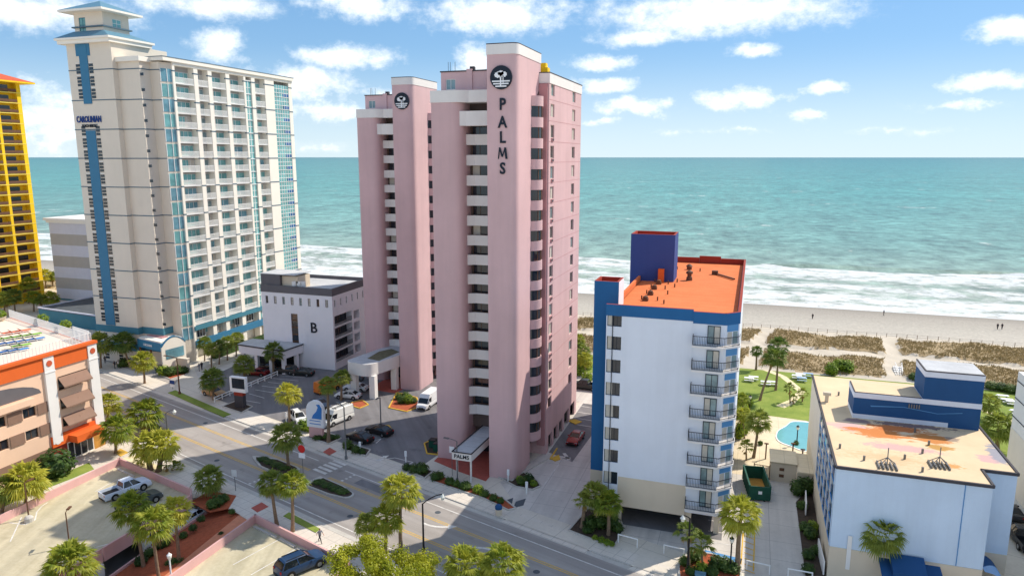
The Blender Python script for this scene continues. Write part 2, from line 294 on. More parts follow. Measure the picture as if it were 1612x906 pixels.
class MB:
    def __init__(s): s.v = []; s.f = []; s.m = []
    def face(s, pts, m=0):
        i = len(s.v); s.v += [tuple(p) for p in pts]; s.f.append(tuple(range(i, i + len(pts)))); s.m.append(m); return s
    def box(s, x0, x1, y0, y1, z0, z1, m=0, skip=''):
        i = len(s.v); s.v += [(x, y, z) for z in (z0, z1) for (x, y) in ((x0, y0), (x1, y0), (x1, y1), (x0, y1))]
        for k, q in (('b', (0, 3, 2, 1)), ('t', (4, 5, 6, 7)), ('f', (0, 1, 5, 4)), ('r', (1, 2, 6, 5)), ('k', (2, 3, 7, 6)), ('l', (3, 0, 4, 7))):
            if k not in skip: s.f.append(tuple(i + a for a in q)); s.m.append(m)
        return s
    def prism(s, poly, z0, z1, m=0, top=None, bottom=True):
        ar = sum(poly[k][0] * poly[(k + 1) % len(poly)][1] - poly[(k + 1) % len(poly)][0] * poly[k][1] for k in range(len(poly)))
        if ar < 0: poly = poly[::-1]
        n = len(poly); i = len(s.v); s.v += [(p[0], p[1], z0) for p in poly] + [(p[0], p[1], z1) for p in poly]
        for k in range(n): s.f.append((i + k, i + (k + 1) % n, i + n + (k + 1) % n, i + n + k)); s.m.append(m)
        s.f.append(tuple(i + n + k for k in range(n))); s.m.append(m if top is None else top)
        if bottom: s.f.append(tuple(i + n - 1 - k for k in range(n))); s.m.append(m)
        return s
    def beam(s, p, q, w, h, m=0):
        """box from p to q, w across, h high (vertical)"""
        p = Vector(p); q = Vector(q); d = q - p; sd = Vector((-d.y, d.x, 0))
        sd = sd.normalized() * (w / 2) if sd.length > 1e-6 else Vector((w / 2, 0, 0)); up = Vector((0, 0, h / 2))
        if abs(d.z) > hypot(d.x, d.y) * 2: up = Vector((0, 0, 0)) + sd.cross(d).normalized() * (h / 2)
        i = len(s.v); s.v += [tuple(a + b + c) for a in (p, q) for (b, c) in ((-sd, -up), (sd, -up), (sd, up), (-sd, up))]
        for q4 in ((0, 1, 2, 3), (7, 6, 5, 4), (0, 4, 5, 1), (1, 5, 6, 2), (2, 6, 7, 3), (3, 7, 4, 0)): s.f.append(tuple(i + a for a in q4)); s.m.append(m)
        return s
    def tube(s, p, q, r0, r1=None, n=8, m=0, cap=True):
        r1 = r0 if r1 is None else r1; p = Vector(p); q = Vector(q); d = (q - p).normalized()
        a = d.orthogonal().normalized(); b = d.cross(a); i = len(s.v)
        for (c, r) in ((p, r0), (q, r1)):
            s.v += [tuple(c + a * (r * cos(2 * pi * k / n)) + b * (r * sin(2 * pi * k / n))) for k in range(n)]
        for k in range(n): s.f.append((i + k, i + (k + 1) % n, i + n + (k + 1) % n, i + n + k)); s.m.append(m)
        if cap:
            s.f.append(tuple(i + n - 1 - k for k in range(n))); s.m.append(m); s.f.append(tuple(i + n + k for k in range(n))); s.m.append(m)
        return s
    def lathe(s, prof, c=(0, 0, 0), n=12, m=0):
        i = len(s.v)
        for (r, z) in prof: s.v += [(c[0] + r * cos(2 * pi * k / n), c[1] + r * sin(2 * pi * k / n), c[2] + z) for k in range(n)]
        for j in range(len(prof) - 1):
            for k in range(n): s.f.append((i + j * n + k, i + j * n + (k + 1) % n, i + (j + 1) * n + (k + 1) % n, i + (j + 1) * n + k)); s.m.append(m)
        return s
    def wall(s, p, u, n, w, z0, z1, holes=(), depth=0.2, m=0, mr=None, zs=()):
        """wall from point p along u (unit), facing n, with real openings (u0,u1,z0,z1) and reveals"""
        p = Vector((p[0], p[1], 0)); u = Vector((u[0], u[1], 0)); n = Vector((n[0], n[1], 0))
        us = sorted({0.0, w, *[h[0] for h in holes], *[h[1] for h in holes]}); zz = sorted({z0, z1, *zs, *[h[2] for h in holes], *[h[3] for h in holes]})
        flip = u.cross(Vector((0, 0, 1))).dot(n) < 0
        def q(a, b, c, d): s.face((a, b, c, d) if not flip else (d, c, b, a), m)
        V = lambda a, z: p + u * a + Vector((0, 0, z))
        for a, b in zip(us, us[1:]):
            run = None
            for c, d in zip(zz, zz[1:]):
                mu, mz = (a + b) / 2, (c + d) / 2
                hole = any(h[0] < mu < h[1] and h[2] < mz < h[3] for h in holes)
                if not hole: run = (run[0], d) if run else (c, d)
                if hole and run: q(V(a, run[0]), V(b, run[0]), V(b, run[1]), V(a, run[1])); run = None
            if run: q(V(a, run[0]), V(b, run[0]), V(b, run[1]), V(a, run[1]))
        mm = m if mr is None else mr; D = -n * depth
        for (a, b, c, d) in holes:
            for (A, B) in (((a, c), (b, c)), ((b, c), (b, d)), ((b, d), (a, d)), ((a, d), (a, c))):
                pa, pb = V(*A), V(*B); fc = (pa, pb, pb + D, pa + D); s.face(fc[::-1] if not flip else fc, mm)
        return s
    def mesh(s, name, mats, off=None, smooth=False, angle=35):
        me = bpy.data.meshes.new(name)
        vs = s.v if off is None else [(a - off[0], b - off[1], c - off[2]) for (a, b, c) in s.v]
        me.from_pydata(vs, [], s.f)
        for k in ([mats] if isinstance(mats, str) else mats): me.materials.append(MATS[k])
        me.polygons.foreach_set('material_index', s.m)
        if smooth:
            me.polygons.foreach_set('use_smooth', [True] * len(me.polygons))
            bm = bmesh.new(); bm.from_mesh(me); bmesh.ops.remove_doubles(bm, verts=bm.verts, dist=1e-4); bm.to_mesh(me); bm.free()
            me.set_sharp_from_angle(angle=radians(angle))
        me.update(); return me
    def build(s, name, mats, parent=None, smooth=False, base=None, angle=35):
        """world-coordinate geometry -> one object"""
        if parent is not None: off = wl(parent)
        elif base is not None: off = Vector(base)
        else:
            xs = [v[0] for v in s.v]; ys = [v[1] for v in s.v]; off = Vector(((min(xs) + max(xs)) / 2, (min(ys) + max(ys)) / 2, min(v[2] for v in s.v)))
        return put(name, s.mesh(name, mats, off, smooth, angle), parent, off)
def rounded(poly, rad, seg=5):
    """polygon with the corners in rad {index: radius} rounded"""
    out = []
    n = len(poly)
    for i, p in enumerate(poly):
        r = rad.get(i, 0)
        if not r: out.append(p); continue
        p = Vector(p); a = (Vector(poly[i - 1]) - p).normalized(); b = (Vector(poly[(i + 1) % n]) - p).normalized()
        p0, p1 = p + a * r, p + b * r
        for k in range(seg + 1):
            t = k / seg; out.append(tuple(p0 * (1 - t) ** 2 + p * 2 * t * (1 - t) + p1 * t * t))
    return out
def text_mesh(txt, size, depth, mats, bold=0.0, vertical='XZ', squeeze=1.0):
    cu = bpy.data.curves.new('lettering', 'FONT'); cu.body = txt; cu.size = size; cu.extrude = depth; cu.align_x = 'CENTER'; cu.align_y = 'CENTER'; cu.offset = bold; cu.resolution_u = 3
    o = bpy.data.objects.new('lettering', cu); C.objects.link(o); dg = bpy.context.evaluated_depsgraph_get(); me = bpy.data.meshes.new_from_object(o.evaluated_get(dg))
    bpy.data.objects.remove(o); bpy.data.curves.remove(cu)
    me.transform(Matrix.Diagonal((squeeze, 1, 1, 1))); me.transform(Matrix.Rotation(pi / 2, 4, 'X'))
    me.materials.clear(); me.materials.append(MATS[mats]); return me

# road frame: s along the street, t across it (t = 0 is the sea-side white line)
DS = Vector((cos(TH), sin(TH))); NS = Vector((-sin(TH), cos(TH))); O_S = Vector((-60, 83.3))
def S(s, t, z=None):
    p = O_S + DS * s + NS * t
    return (p.x, p.y) if z is None else (p.x, p.y, z)

# ------------------------------------------------------------------ the setting: ground, road, lots, lawn, dunes, beach, sea
def struct(o): o['kind'] = 'structure'; return o
def sheet(name, poly, z, m, drop=0.06):
    mb = MB(); mb.prism([(p[0], p[1]) for p in poly], z - drop, z, bottom=False); return struct(mb.build(name, m))
PIT = [(-83.0, 30), (-54.0, 30), (-54.0, 64.3), (-57.2, 65.6), (-59.5, 68.2), (-62.6, 69.0), (-66.0, 67.2), (-83.0, 71.8)]
def build_ground():
    mb = MB()
    a = S(-205, 2.3); b = S(700, 2.3)
    mb.face([(a[0], a[1], .1), (b[0], b[1], .1), (1500, b[1], .1), (1500, 150, .1), (a[0], 150.0, .1)])
    c = S(-700, 2.3); mb.face([(c[0], c[1], .1), (a[0], a[1], .1), (a[0], 150, .1), (c[0], 150.0 + 155, .1)])
    # land side of the road, round the garage pit
    k = S(-700, -11.9); e = S(700, -11.9)
    def line_y(x): # y of the near kerb at x
        s = (x - O_S.x + 11.9 * NS.x) / DS.x; return S(s, -11.9)[1]
    def col(x0, x1, y0, y1a, y1b): mb.face([(x0, y0, .1), (x1, y0, .1), (x1, y1b, .1), (x0, y1a, .1)])
    col(-1500, -83, -400, line_y(-1500), line_y(-83)); col(-54, 700, -400, line_y(-54), line_y(700)); col(-83, -54, -400, 30, 30)
    top = PIT[2:]; xs = [p[0] for p in top]
    for (p, q) in zip(top, top[1:]):
        mb.face([(q[0], q[1], .1), (p[0], p[1], .1), (p[0], line_y(p[0]), .1), (q[0], line_y(q[0]), .1)])
    return struct(mb.build('ground', 'concrete', base=(0, 0, 0)))
build_ground()
# road bed and kerbs
mb = MB(); mb.face([S(-720, -12, 0.0), S(720, -12, 0.0), S(720, 2.4, 0.0), S(-720, 2.4, 0.0)]); struct(mb.build('road', 'asphalt', base=(0, 0, 0)))
def kerb_run(s0, s1, t, w=0.18, name='kerb', top=0.125, m='kerb'):
    mb = MB(); mb.prism([S(s0, t), S(s1, t), S(s1, t + w), S(s0, t + w)], -0.03, top); return struct(mb.build(name, m))
for (s0, s1) in ((-200, -47), (-30, -12), (0, 15.5), (20, 34.6), (46.5, 51.5), (60, 140)): kerb_run(s0, s1, 2.15)
for (s0, s1) in ((-200, 140),): kerb_run(s0, s1, -11.98)
# concrete gutter strips along both kerbs and the driveway aprons
for (t0, t1) in ((1.45, 2.14), (-11.79, -11.2)):
    mb = MB(); mb.face([S(-200, t0, .004), S(140, t0, .004), S(140, t1, .004), S(-200, t1, .004)]); struct(mb.build('gutter', 'kerb'))
def apron(s0, s1):
    mb = MB(); a, b, c, d = S(s0, 1.5, .012), S(s1, 1.5, .012), S(s1 - 1.2, 4.4, .118), S(s0 + 1.2, 4.4, .118)
    mb.face([a, b, c, d]); mb.face([a, d, (d[0], d[1], -.02), (a[0], a[1], -.02)]); mb.face([c, b, (b[0], b[1], -.02), (c[0], c[1], -.02)]); struct(mb.build('driveway_apron', 'sidewalk'))
for a in ((-47, -30), (-12, 0), (15.5, 20), (34.6, 46.5), (51.5, 60)): apron(*a)
# pavements
def strip(name, s0, s1, t0, t1, z, m): return sheet(name, [S(s0, t0), S(s1, t0), S(s1, t1), S(s0, t1)], z, m)
strip('pavement', -200, -47, 2.33, 5.6, .112, 'sidewalk'); strip('pavement', -30, -12, 2.33, 5.6, .112, 'sidewalk'); strip('pavement', 0, 15.5, 2.33, 5.2, .112, 'sidewalk')
strip('pavement', 20, 34.6, 2.33, 5.6, .112, 'sidewalk'); strip('pavement', 46.5, 51.5, 2.33, 4.6, .112, 'sidewalk'); strip('pavement', 60, 140, 2.33, 4.6, .112, 'sidewalk')
strip('pavement', -200, 140, -16.0, -12.0, .112, 'sidewalk')
# hotel lots
LOT = [S(-33, 6.2), S(16.5, 6.2), (-41.2, 93), (-41.2, 134), (-60, 134), (-60, 138), (-103, 138), (-101, 118), (-99.5, 106)]
sheet('parking_lot', LOT, .124, 'asphalt_dark')
sheet('pink_drive', [(-62, 101.5), (-41.3, 99), (-41.3, 108.5), (-62, 112)], .128, 'asphalt_dark')
sheet('alley', [S(34.0, 5.7), S(46.6, 5.7), (-17.2, 82), (-17.2, 140), (-27, 140), (-27, 96), (-28.4, 90), (-30, 84)], .116, 'alley')
sheet('alley_lot', [(-26.5, 95.6), (-22.4, 93.4), (-21.6, 110), (-21.0, 118), (-26.5, 118)], .124, 'asphalt_dark')
sheet('entrance_floor', [(-41.3, 87.4), (-36.8, 85.4), (-31.95, 83.7), (-31.95, 95), (-37, 95), (-37, 89), (-41.3, 88.7)], .130, 'brick_red')
sheet('entrance_floor', [(-66.5, 113), (-60.4, 112.2), (-60.4, 122), (-66.5, 122)], .132, 'brick_red')
sheet('hotel_forecourt', [S(-78, 6.0), S(-47, 6.0), (-112, 117.5), (-131, 111.6), (-150, 116)], .118, 'caro_paving')
sheet('side_drive', [(-110.5, 116), (-99.6, 106), (-97.6, 126), (-96.6, 160), (-110.5, 160)], .120, 'alley')
sheet('court_yard', [(-16.5, 77.5), (9.4, 70), (9.4, 97), (-0.4, 97.5), (-0.4, 122), (-16.5, 122)], .112, 'alley')
sheet('shaded_garage_floor', [(-14.7, 78.2), (-1.2, 78.2), (-1.2, 92), (-14.7, 92)], .118, 'asphalt_dark')  # dark floor colour stands in for the shade inside the garage
sheet('pool_terrace', [(-0.4, 96.8), (10.2, 96.8), (10.2, 121.5), (-3.0, 123), (-3.0, 100)], .122, 'pool_deck')
sheet('rear_lot', [(-26, 118), (-17, 118), (-16, 136), (-40, 136), (-40, 120)], .121, 'alley')
sheet('lawn', [(-42, 136.5), (-16, 136), (-3.4, 122.5), (10.4, 121.6), (33, 106), (70, 106), (70, 149.6), (-42, 149.6)], .126, 'lawn')
sheet('far_grass', [(-175, 165), (-130, 165), (-130, 148), (-175, 148)], .126, 'walk_sand')
def path(name, pts, w, z, m):
    mb = MB()
    for a, b in zip(pts, pts[1:]):
        a = Vector(a[:2]); b = Vector(b[:2]); n = (b - a).normalized(); n = Vector((-n.y, n.x)) * w / 2
        mb.face([(*(a - n), z), (*(b - n), z), (*(b + n), z), (*(a + n), z)])
    o = struct(mb.build(name, m)); return o
path('footpath', [P(1198, 579), P(1232, 592), P(1262, 616), P(1246, 632)], 1.3, .134, 'walk_sand')
path('footpath', [P(1548, 645), P(1614, 672)], 1.3, .134, 'walk_sand')
path('footpath', [P(1246, 632), P(1228, 640)], 1.6, .137, 'walk_sand')
# swimming pool: rounded basin with coping
pool_px = [(1262, 664), (1245, 664), (1238, 671), (1225, 678), (1222, 688), (1228, 696), (1246, 702), (1262, 709), (1290, 712), (1292, 668)]
pp = [P(*q, .13) for q in pool_px]
pts = rounded([(p.x, p.y) for p in pp], {i: 0.9 for i in range(len(pp))}, 4)
cx = sum(p[0] for p in pts) / len(pts); cy = sum(p[1] for p in pts) / len(pts)
big = [(cx + (p[0] - cx) * 1.07, cy + (p[1] - cy) * 1.06) for p in pts]
mb = MB(); mb.prism(big, .1, .22); cop = tag(mb.build('swimming_pool', 'white'), 'kidney-shaped turquoise swimming pool set in the tan terrace', 'pool')
mat('pool_water', (112, 172, 176), 0.08, 0.06, 0.8, 0.15, 3.0, spec=0.5)
mb = MB(); mb.prism(pts, .2, .226); mb.build('water', 'pool_water', cop)

# dunes, beach and sea
def fbm(x, y):
    return (sin(x * .31 + 1.3 * sin(y * .23)) + .5 * sin(x * .73 - y * .41 + 2) + .35 * sin(x * 1.31 + y * .9 + 4)) / 1.85
XPATH = (3.2, 30.5, -46)
def dune_cover(x, y):
    """1 where dune grass grows"""
    w = 1.2 * fbm(x * .4, y)
    if any(abs(x - xp - .12 * (y - 168) + w * .6) < 1.7 for xp in XPATH) and y > 150: return 0
    if 151 < y + w < 163.5 or 169.5 < y + w < 183: return 1
    return 0
def grid_mesh(name, xs, ys, zf, m, smooth=True):
    v = [(x, y, zf(x, y)) for y in ys for x in xs]; n = len(xs)
    f = [(j * n + i, j * n + i + 1, (j + 1) * n + i + 1, (j + 1) * n + i) for j in range(len(ys) - 1) for i in range(n - 1)]
    me = bpy.data.meshes.new(name); me.from_pydata(v, [], f); me.materials.append(MATS[m])
    if smooth: me.polygons.foreach_set('use_smooth', [True] * len(f))
    return put(name, me)
def dune_z(x, y):
    e = max(0, min(1, (y - 149.5) / 4)) * max(0, min(1, (190 - y) / 6))
    return .13 + e * (.35 + .35 * fbm(x, y) + (.45 if dune_cover(x, y) else -.1))
xs = [-330 + 1.0 * i for i in range(480)]; ys = [149.4 + .7 * i for i in range(60)]
dn = struct(grid_mesh('dunes', xs, ys, dune_z, 'dune_sand')); dn.data.materials.append(MATS['dune_litter'])
for pl in dn.data.polygons: pl.material_index = 1 if dune_cover(pl.center.x, pl.center.y) else 0
def beach_material():
    m = bpy.data.materials.new('beach_sand'); m.use_nodes = True; nt = m.node_tree; N = nt.nodes.new; L = nt.links.new; b = nt.nodes['Principled BSDF']
    ge = N('ShaderNodeNewGeometry'); sp = N('ShaderNodeSeparateXYZ'); L(ge.outputs['Position'], sp.inputs[0])
    sc = N('ShaderNodeVectorMath'); sc.operation = 'MULTIPLY'; sc.inputs[1].default_value = (.05, .5, 1); L(ge.outputs['Position'], sc.inputs[0])
    no = N('ShaderNodeTexNoise'); no.inputs['Scale'].default_value = .5; no.inputs['Detail'].default_value = 7; no.inputs['Roughness'].default_value = .7; L(sc.outputs[0], no.inputs['Vector'])
    n2 = N('ShaderNodeTexNoise'); n2.inputs['Scale'].default_value = 1.8; n2.inputs['Detail'].default_value = 6; L(ge.outputs['Position'], n2.inputs['Vector'])
    yy = N('ShaderNodeMath'); yy.operation = 'MULTIPLY_ADD'; L(no.outputs['Fac'], yy.inputs[0]); yy.inputs[1].default_value = 9; L(sp.outputs[1], yy.inputs[2])
    mp = N('ShaderNodeMapRange'); mp.inputs[1].default_value = 190; mp.inputs[2].default_value = 228; L(yy.outputs[0], mp.inputs[0])
    cr = N('ShaderNodeValToRGB'); cr.color_ramp.elements[0].color = (*lin((186, 179, 166)), 1); cr.color_ramp.elements[1].color = (*lin((132, 126, 116)), 1)
    for pos, c in ((.35, (176, 170, 158)), (.72, (160, 153, 142))): e = cr.color_ramp.elements.new(pos); e.color = (*lin(c), 1)
    L(mp.outputs[0], cr.inputs[0])
    mu = N('ShaderNodeMix'); mu.data_type = 'RGBA'; mu.blend_type = 'MULTIPLY'; mu.inputs[0].default_value = .5; L(cr.outputs[0], mu.inputs[6]); L(n2.outputs['Fac'], mu.inputs[7])
    ad = N('ShaderNodeMix'); ad.data_type = 'RGBA'; ad.blend_type = 'MULTIPLY'; ad.inputs[0].default_value = 1; ad.inputs[7].default_value = (1.33, 1.33, 1.33, 1); L(mu.outputs[2], ad.inputs[6])
    L(ad.outputs[2], b.inputs['Base Color']); b.inputs['Roughness'].default_value = .75; b.inputs['Specular IOR Level'].default_value = .25
    bp = N('ShaderNodeBump'); bp.inputs['Strength'].default_value = .6; bp.inputs['Distance'].default_value = .15; L(n2.outputs['Fac'], bp.inputs['Height']); L(bp.outputs[0], b.inputs['Normal'])
    MATS['beach_sand'] = m
beach_material()
struct(grid_mesh('beach', [-900 + 25 * i for i in range(64)], [150 + 4 * i for i in range(26)], lambda x, y: .25 - max(0, (y - 205)) * .018 - (.6 if y < 152 else 0) - (.2 if y < 189 else 0), 'beach_sand'))
def sea_material():
    m = bpy.data.materials.new('sea_water'); m.use_nodes = True; nt = m.node_tree; N = nt.nodes.new; L = nt.links.new; b = nt.nodes['Principled BSDF']; out = nt.nodes['Material Output']
    ge = N('ShaderNodeNewGeometry'); sp = N('ShaderNodeSeparateXYZ'); L(ge.outputs['Position'], sp.inputs[0])
    def noise(scale, vec, det=6, rough=.6):
        v = N('ShaderNodeVectorMath'); v.operation = 'MULTIPLY'; v.inputs[1].default_value = vec; L(ge.outputs['Position'], v.inputs[0])
        n = N('ShaderNodeTexNoise'); n.inputs['Scale'].default_value = scale; n.inputs['Detail'].default_value = det; n.inputs['Roughness'].default_value = rough; L(v.outputs[0], n.inputs['Vector']); return n.outputs['Fac']
    def M(op, a, b_=None, c=None):
        n = N('ShaderNodeMath'); n.operation = op
        for i, v in enumerate((a, b_, c)):
            if v is None: continue
            if isinstance(v, (int, float)): n.inputs[i].default_value = v
            else: L(v, n.inputs[i])
        return n.outputs[0]
    def mrange(v, a, b_, c, d, sm=False):
        n = N('ShaderNodeMapRange'); n.inputs[1].default_value = a; n.inputs[2].default_value = b_; n.inputs[3].default_value = c; n.inputs[4].default_value = d
        if sm: n.interpolation_type = 'SMOOTHSTEP'
        L(v, n.inputs[0]); return n.outputs[0]
    wander = noise(.012, (1, .2, 1), 3); yw = M('MULTIPLY_ADD', wander, -46, M('ADD', sp.outputs[1], 23))
    # water colour: sandy near the surf, turquoise further out, greyer at the horizon
    dist = M('LOGARITHM', M('MAXIMUM', M('SUBTRACT', sp.outputs[1], 210), 1), 10)
    cr = N('ShaderNodeValToRGB'); el = cr.color_ramp.elements; el[0].position = 0; el[0].color = (*lin((158, 160, 142)), 1); el[1].position = 1; el[1].color = (*lin((52, 112, 116)), 1)
    for p, c in ((.40, (138, 156, 142)), (.50, (108, 148, 138)), (.62, (80, 142, 134)), (.80, (62, 128, 126))): e = el.new(p); e.color = (*lin(c), 1)
    L(mrange(dist, 0, 4.6, 0, 1), cr.inputs[0])
    patch = noise(.004, (1, 1.4, 1), 5, .65); mid = noise(.03, (1, .45, 1), 6, .7); chop = noise(.11, (1, .75, 1), 7, .72); fine = noise(.5, (1, 1.2, 1), 5, .65)
    mu = N('ShaderNodeMix'); mu.data_type = 'RGBA'; mu.blend_type = 'MULTIPLY'; mu.inputs[0].default_value = 1; L(cr.outputs[0], mu.inputs[6])
    L(M('MULTIPLY', M('MULTIPLY', mrange(patch, .3, .7, .86, 1.12), mrange(mid, .32, .68, .72, 1.3)), mrange(chop, .32, .68, .5, 1.55)), mu.inputs[7])
    # surf: broken lines of foam by distance from the beach, plus scattered whitecaps
    pr = N('ShaderNodeValToRGB'); pe = pr.color_ramp.elements; pe[0].position = 0; pe[0].color = (.62,) * 3 + (1,); pe[1].position = 1; pe[1].color = (0,) * 3 + (1,)
    for p, c in ((.05, .64), (.12, .52), (.20, .60), (.28, .44), (.38, .55), (.47, .40), (.58, .58), (.66, .52), (.72, .60), (.745, .12), (.8, .0)): e = pe.new(p); e.color = (c, c, c, 1)
    L(mrange(yw, 215, 330, 0, 1), pr.inputs[0])
    surf = noise(.16, (.7, 1.15, 1), 9, .74)
    foam = mrange(M('ADD', pr.outputs[0], surf), .90, 1.08, 0, 1, True)
    cap = mrange(M('MULTIPLY', noise(.05, (1, .9, 1), 9, .72), mrange(noise(.008, (1, 1, 1), 3), .35, .65, .88, 1.1)), .625, .68, 0, .8, True)
    fo = M('MAXIMUM', foam, M('MULTIPLY', cap, mrange(sp.outputs[1], 290, 320, 0, 1)))
    mx = N('ShaderNodeMix'); mx.data_type = 'RGBA'; L(fo, mx.inputs[0]); L(mu.outputs[2], mx.inputs[6]); mx.inputs[7].default_value = (.66, .69, .69, 1)
    L(mx.outputs[2], b.inputs['Base Color']); L(mrange(fo, 0, 1, .32, .9), b.inputs['Roughness']); b.inputs['Specular IOR Level'].default_value = .25; b.inputs['IOR'].default_value = 1.33
    bp = N('ShaderNodeBump'); bp.inputs['Strength'].default_value = .55; bp.inputs['Distance'].default_value = 1.0
    L(M('ADD', M('MULTIPLY', chop, 1.6), M('ADD', M('MULTIPLY', fine, .35), M('MULTIPLY', fo, .3))), bp.inputs['Height']); L(bp.outputs[0], b.inputs['Normal'])
    MATS['sea_water'] = m
sea_material()
def sea_z(x, y):
    z = -.02
    if y < 235: z -= .0
    for (yc, h, wd, ph) in ((301, 1.0, 3.2, 0), (284, .6, 3, 2.1), (266, .5, 3, 4.0), (250, .4, 2.6, 1.0), (237, .25, 2.2, 3.0)):
        yy = yc + 7 * sin(x * .011 + ph) + 3 * sin(x * .037 + ph * 2); a = .5 + .5 * sin(x * .021 + ph * 3) + .35 * sin(x * .08 + ph)
        z += max(0, a) * h * math.exp(-((y - yy) / wd) ** 2)
    return z + .06 * sin(x * .3 + y * .5) * (1 if y < 418 and y > 222 else 0)
xs = [-60000, -20000, -6000, -2000] + [-900 + 5 * i for i in range(281)] + [1500, 5000, 20000, 60000]
ys = [216 + 1.25 * i for i in range(164)] + [440, 500, 600, 800, 1200, 2000, 4000, 8000, 16000, 32000, 60000]
struct(grid_mesh('sea', xs, ys, sea_z, 'sea_water'))
# dune grass: countless thin blades
mb = MB(); rg = random.Random(3)
for _ in range(60000):
    x = rg.uniform(-75, 75) if rg.random() < .9 else rg.uniform(-250, -75); y = rg.uniform(150.5, 183.5)
    if not dune_cover(x, y) or rg.random() < max(0, -.9 * fbm(x * .9, y * .7)): continue
    z = dune_z(x, y) - .03; h = rg.uniform(.2, .55); a = rg.uniform(0, 2 * pi); w = .10; bx, by = cos(a) * w, sin(a) * w; lx, ly = rg.uniform(-.35, .35), rg.uniform(-.35, .35)
    mb.face([(x - bx, y - by, z), (x + bx, y + by, z), (x + lx, y + ly, z + h)])
    mb.face([(x + by, y - bx, z), (x - by, y + bx, z), (x - lx, y + lx * .5, z + h * .8)])
tag(mb.build('dune_grass', 'dune_grass'), 'dry tan dune grass covering the low dunes behind the beach', 'grass', kind='stuff')

# ------------------------------------------------------------------ shared pieces
MESH = {}
def shared(key, fn):
    if key not in MESH: MESH[key] = fn()
    return MESH[key]
def window_mesh(w, h, face, gl='glass_dark', fr='white', t=.07, mull=1, rows=1, curtain=0):
    """framed glass unit centred on its origin; face = 'y' looks to -Y, 'x' looks to +X"""
    def fn():
        mb = MB()
        def bx(u0, u1, d0, d1, z0, z1, m):
            if face == 'y': mb.box(u0, u1, d0, d1, z0, z1, m)
            else: mb.box(-d1, -d0, u0, u1, z0, z1, m)
        bx(-w / 2, w / 2, .0, .05, -h / 2, h / 2, 0)
        for (a, b) in ((-w / 2, -w / 2 + t), (w / 2 - t, w / 2)): bx(a, b, -.05, -.002, -h / 2, h / 2, 1)
        for (a, b) in ((-h / 2, -h / 2 + t), (h / 2 - t, h / 2)): bx(-w / 2 + t, w / 2 - t, -.05, -.002, a, b, 1)
        for k in range(1, mull + 1):
            u = -w / 2 + w * k / (mull + 1); bx(u - t / 2.4, u + t / 2.4, -.04, -.003, -h / 2 + t, h / 2 - t, 1)
        for k in range(1, rows):
            z = -h / 2 + h * k / rows; bx(-w / 2 + t, w / 2 - t, -.036, -.004, z - t / 2.6, z + t / 2.6, 1)
        if curtain:
            c0 = -w / 2 + t if curtain > 0 else w / 2 - t - w * abs(curtain); bx(c0, c0 + w * abs(curtain), -.02, -.004, -h / 2 + t, h / 2 - t, 2)
        return mb.mesh('window', [gl, fr, 'curtain'])
    return shared(('win', w, h, face, gl, fr, t, mull, rows, curtain), fn)
def railing(mb, pts, h, step=.16, r=.02, m=0, top=.05, z=0.0, posts=True):
    """railing along a polyline of (x, y)"""
    for a, b in zip(pts, pts[1:]):
        A = Vector((*a, z)); B = Vector((*b, z)); d = B - A; n = max(1, int(d.length / step))
        mb.beam(A + Vector((0, 0, h)), B + Vector((0, 0, h)), top, top, m); mb.beam(A + Vector((0, 0, .1)), B + Vector((0, 0, .1)), top * .8, top * .8, m)
        for k in range(n + 1):
            p = A + d * (k / n); mb.box(p.x - r, p.x + r, p.y - r, p.y + r, z + .1, z + h, m)

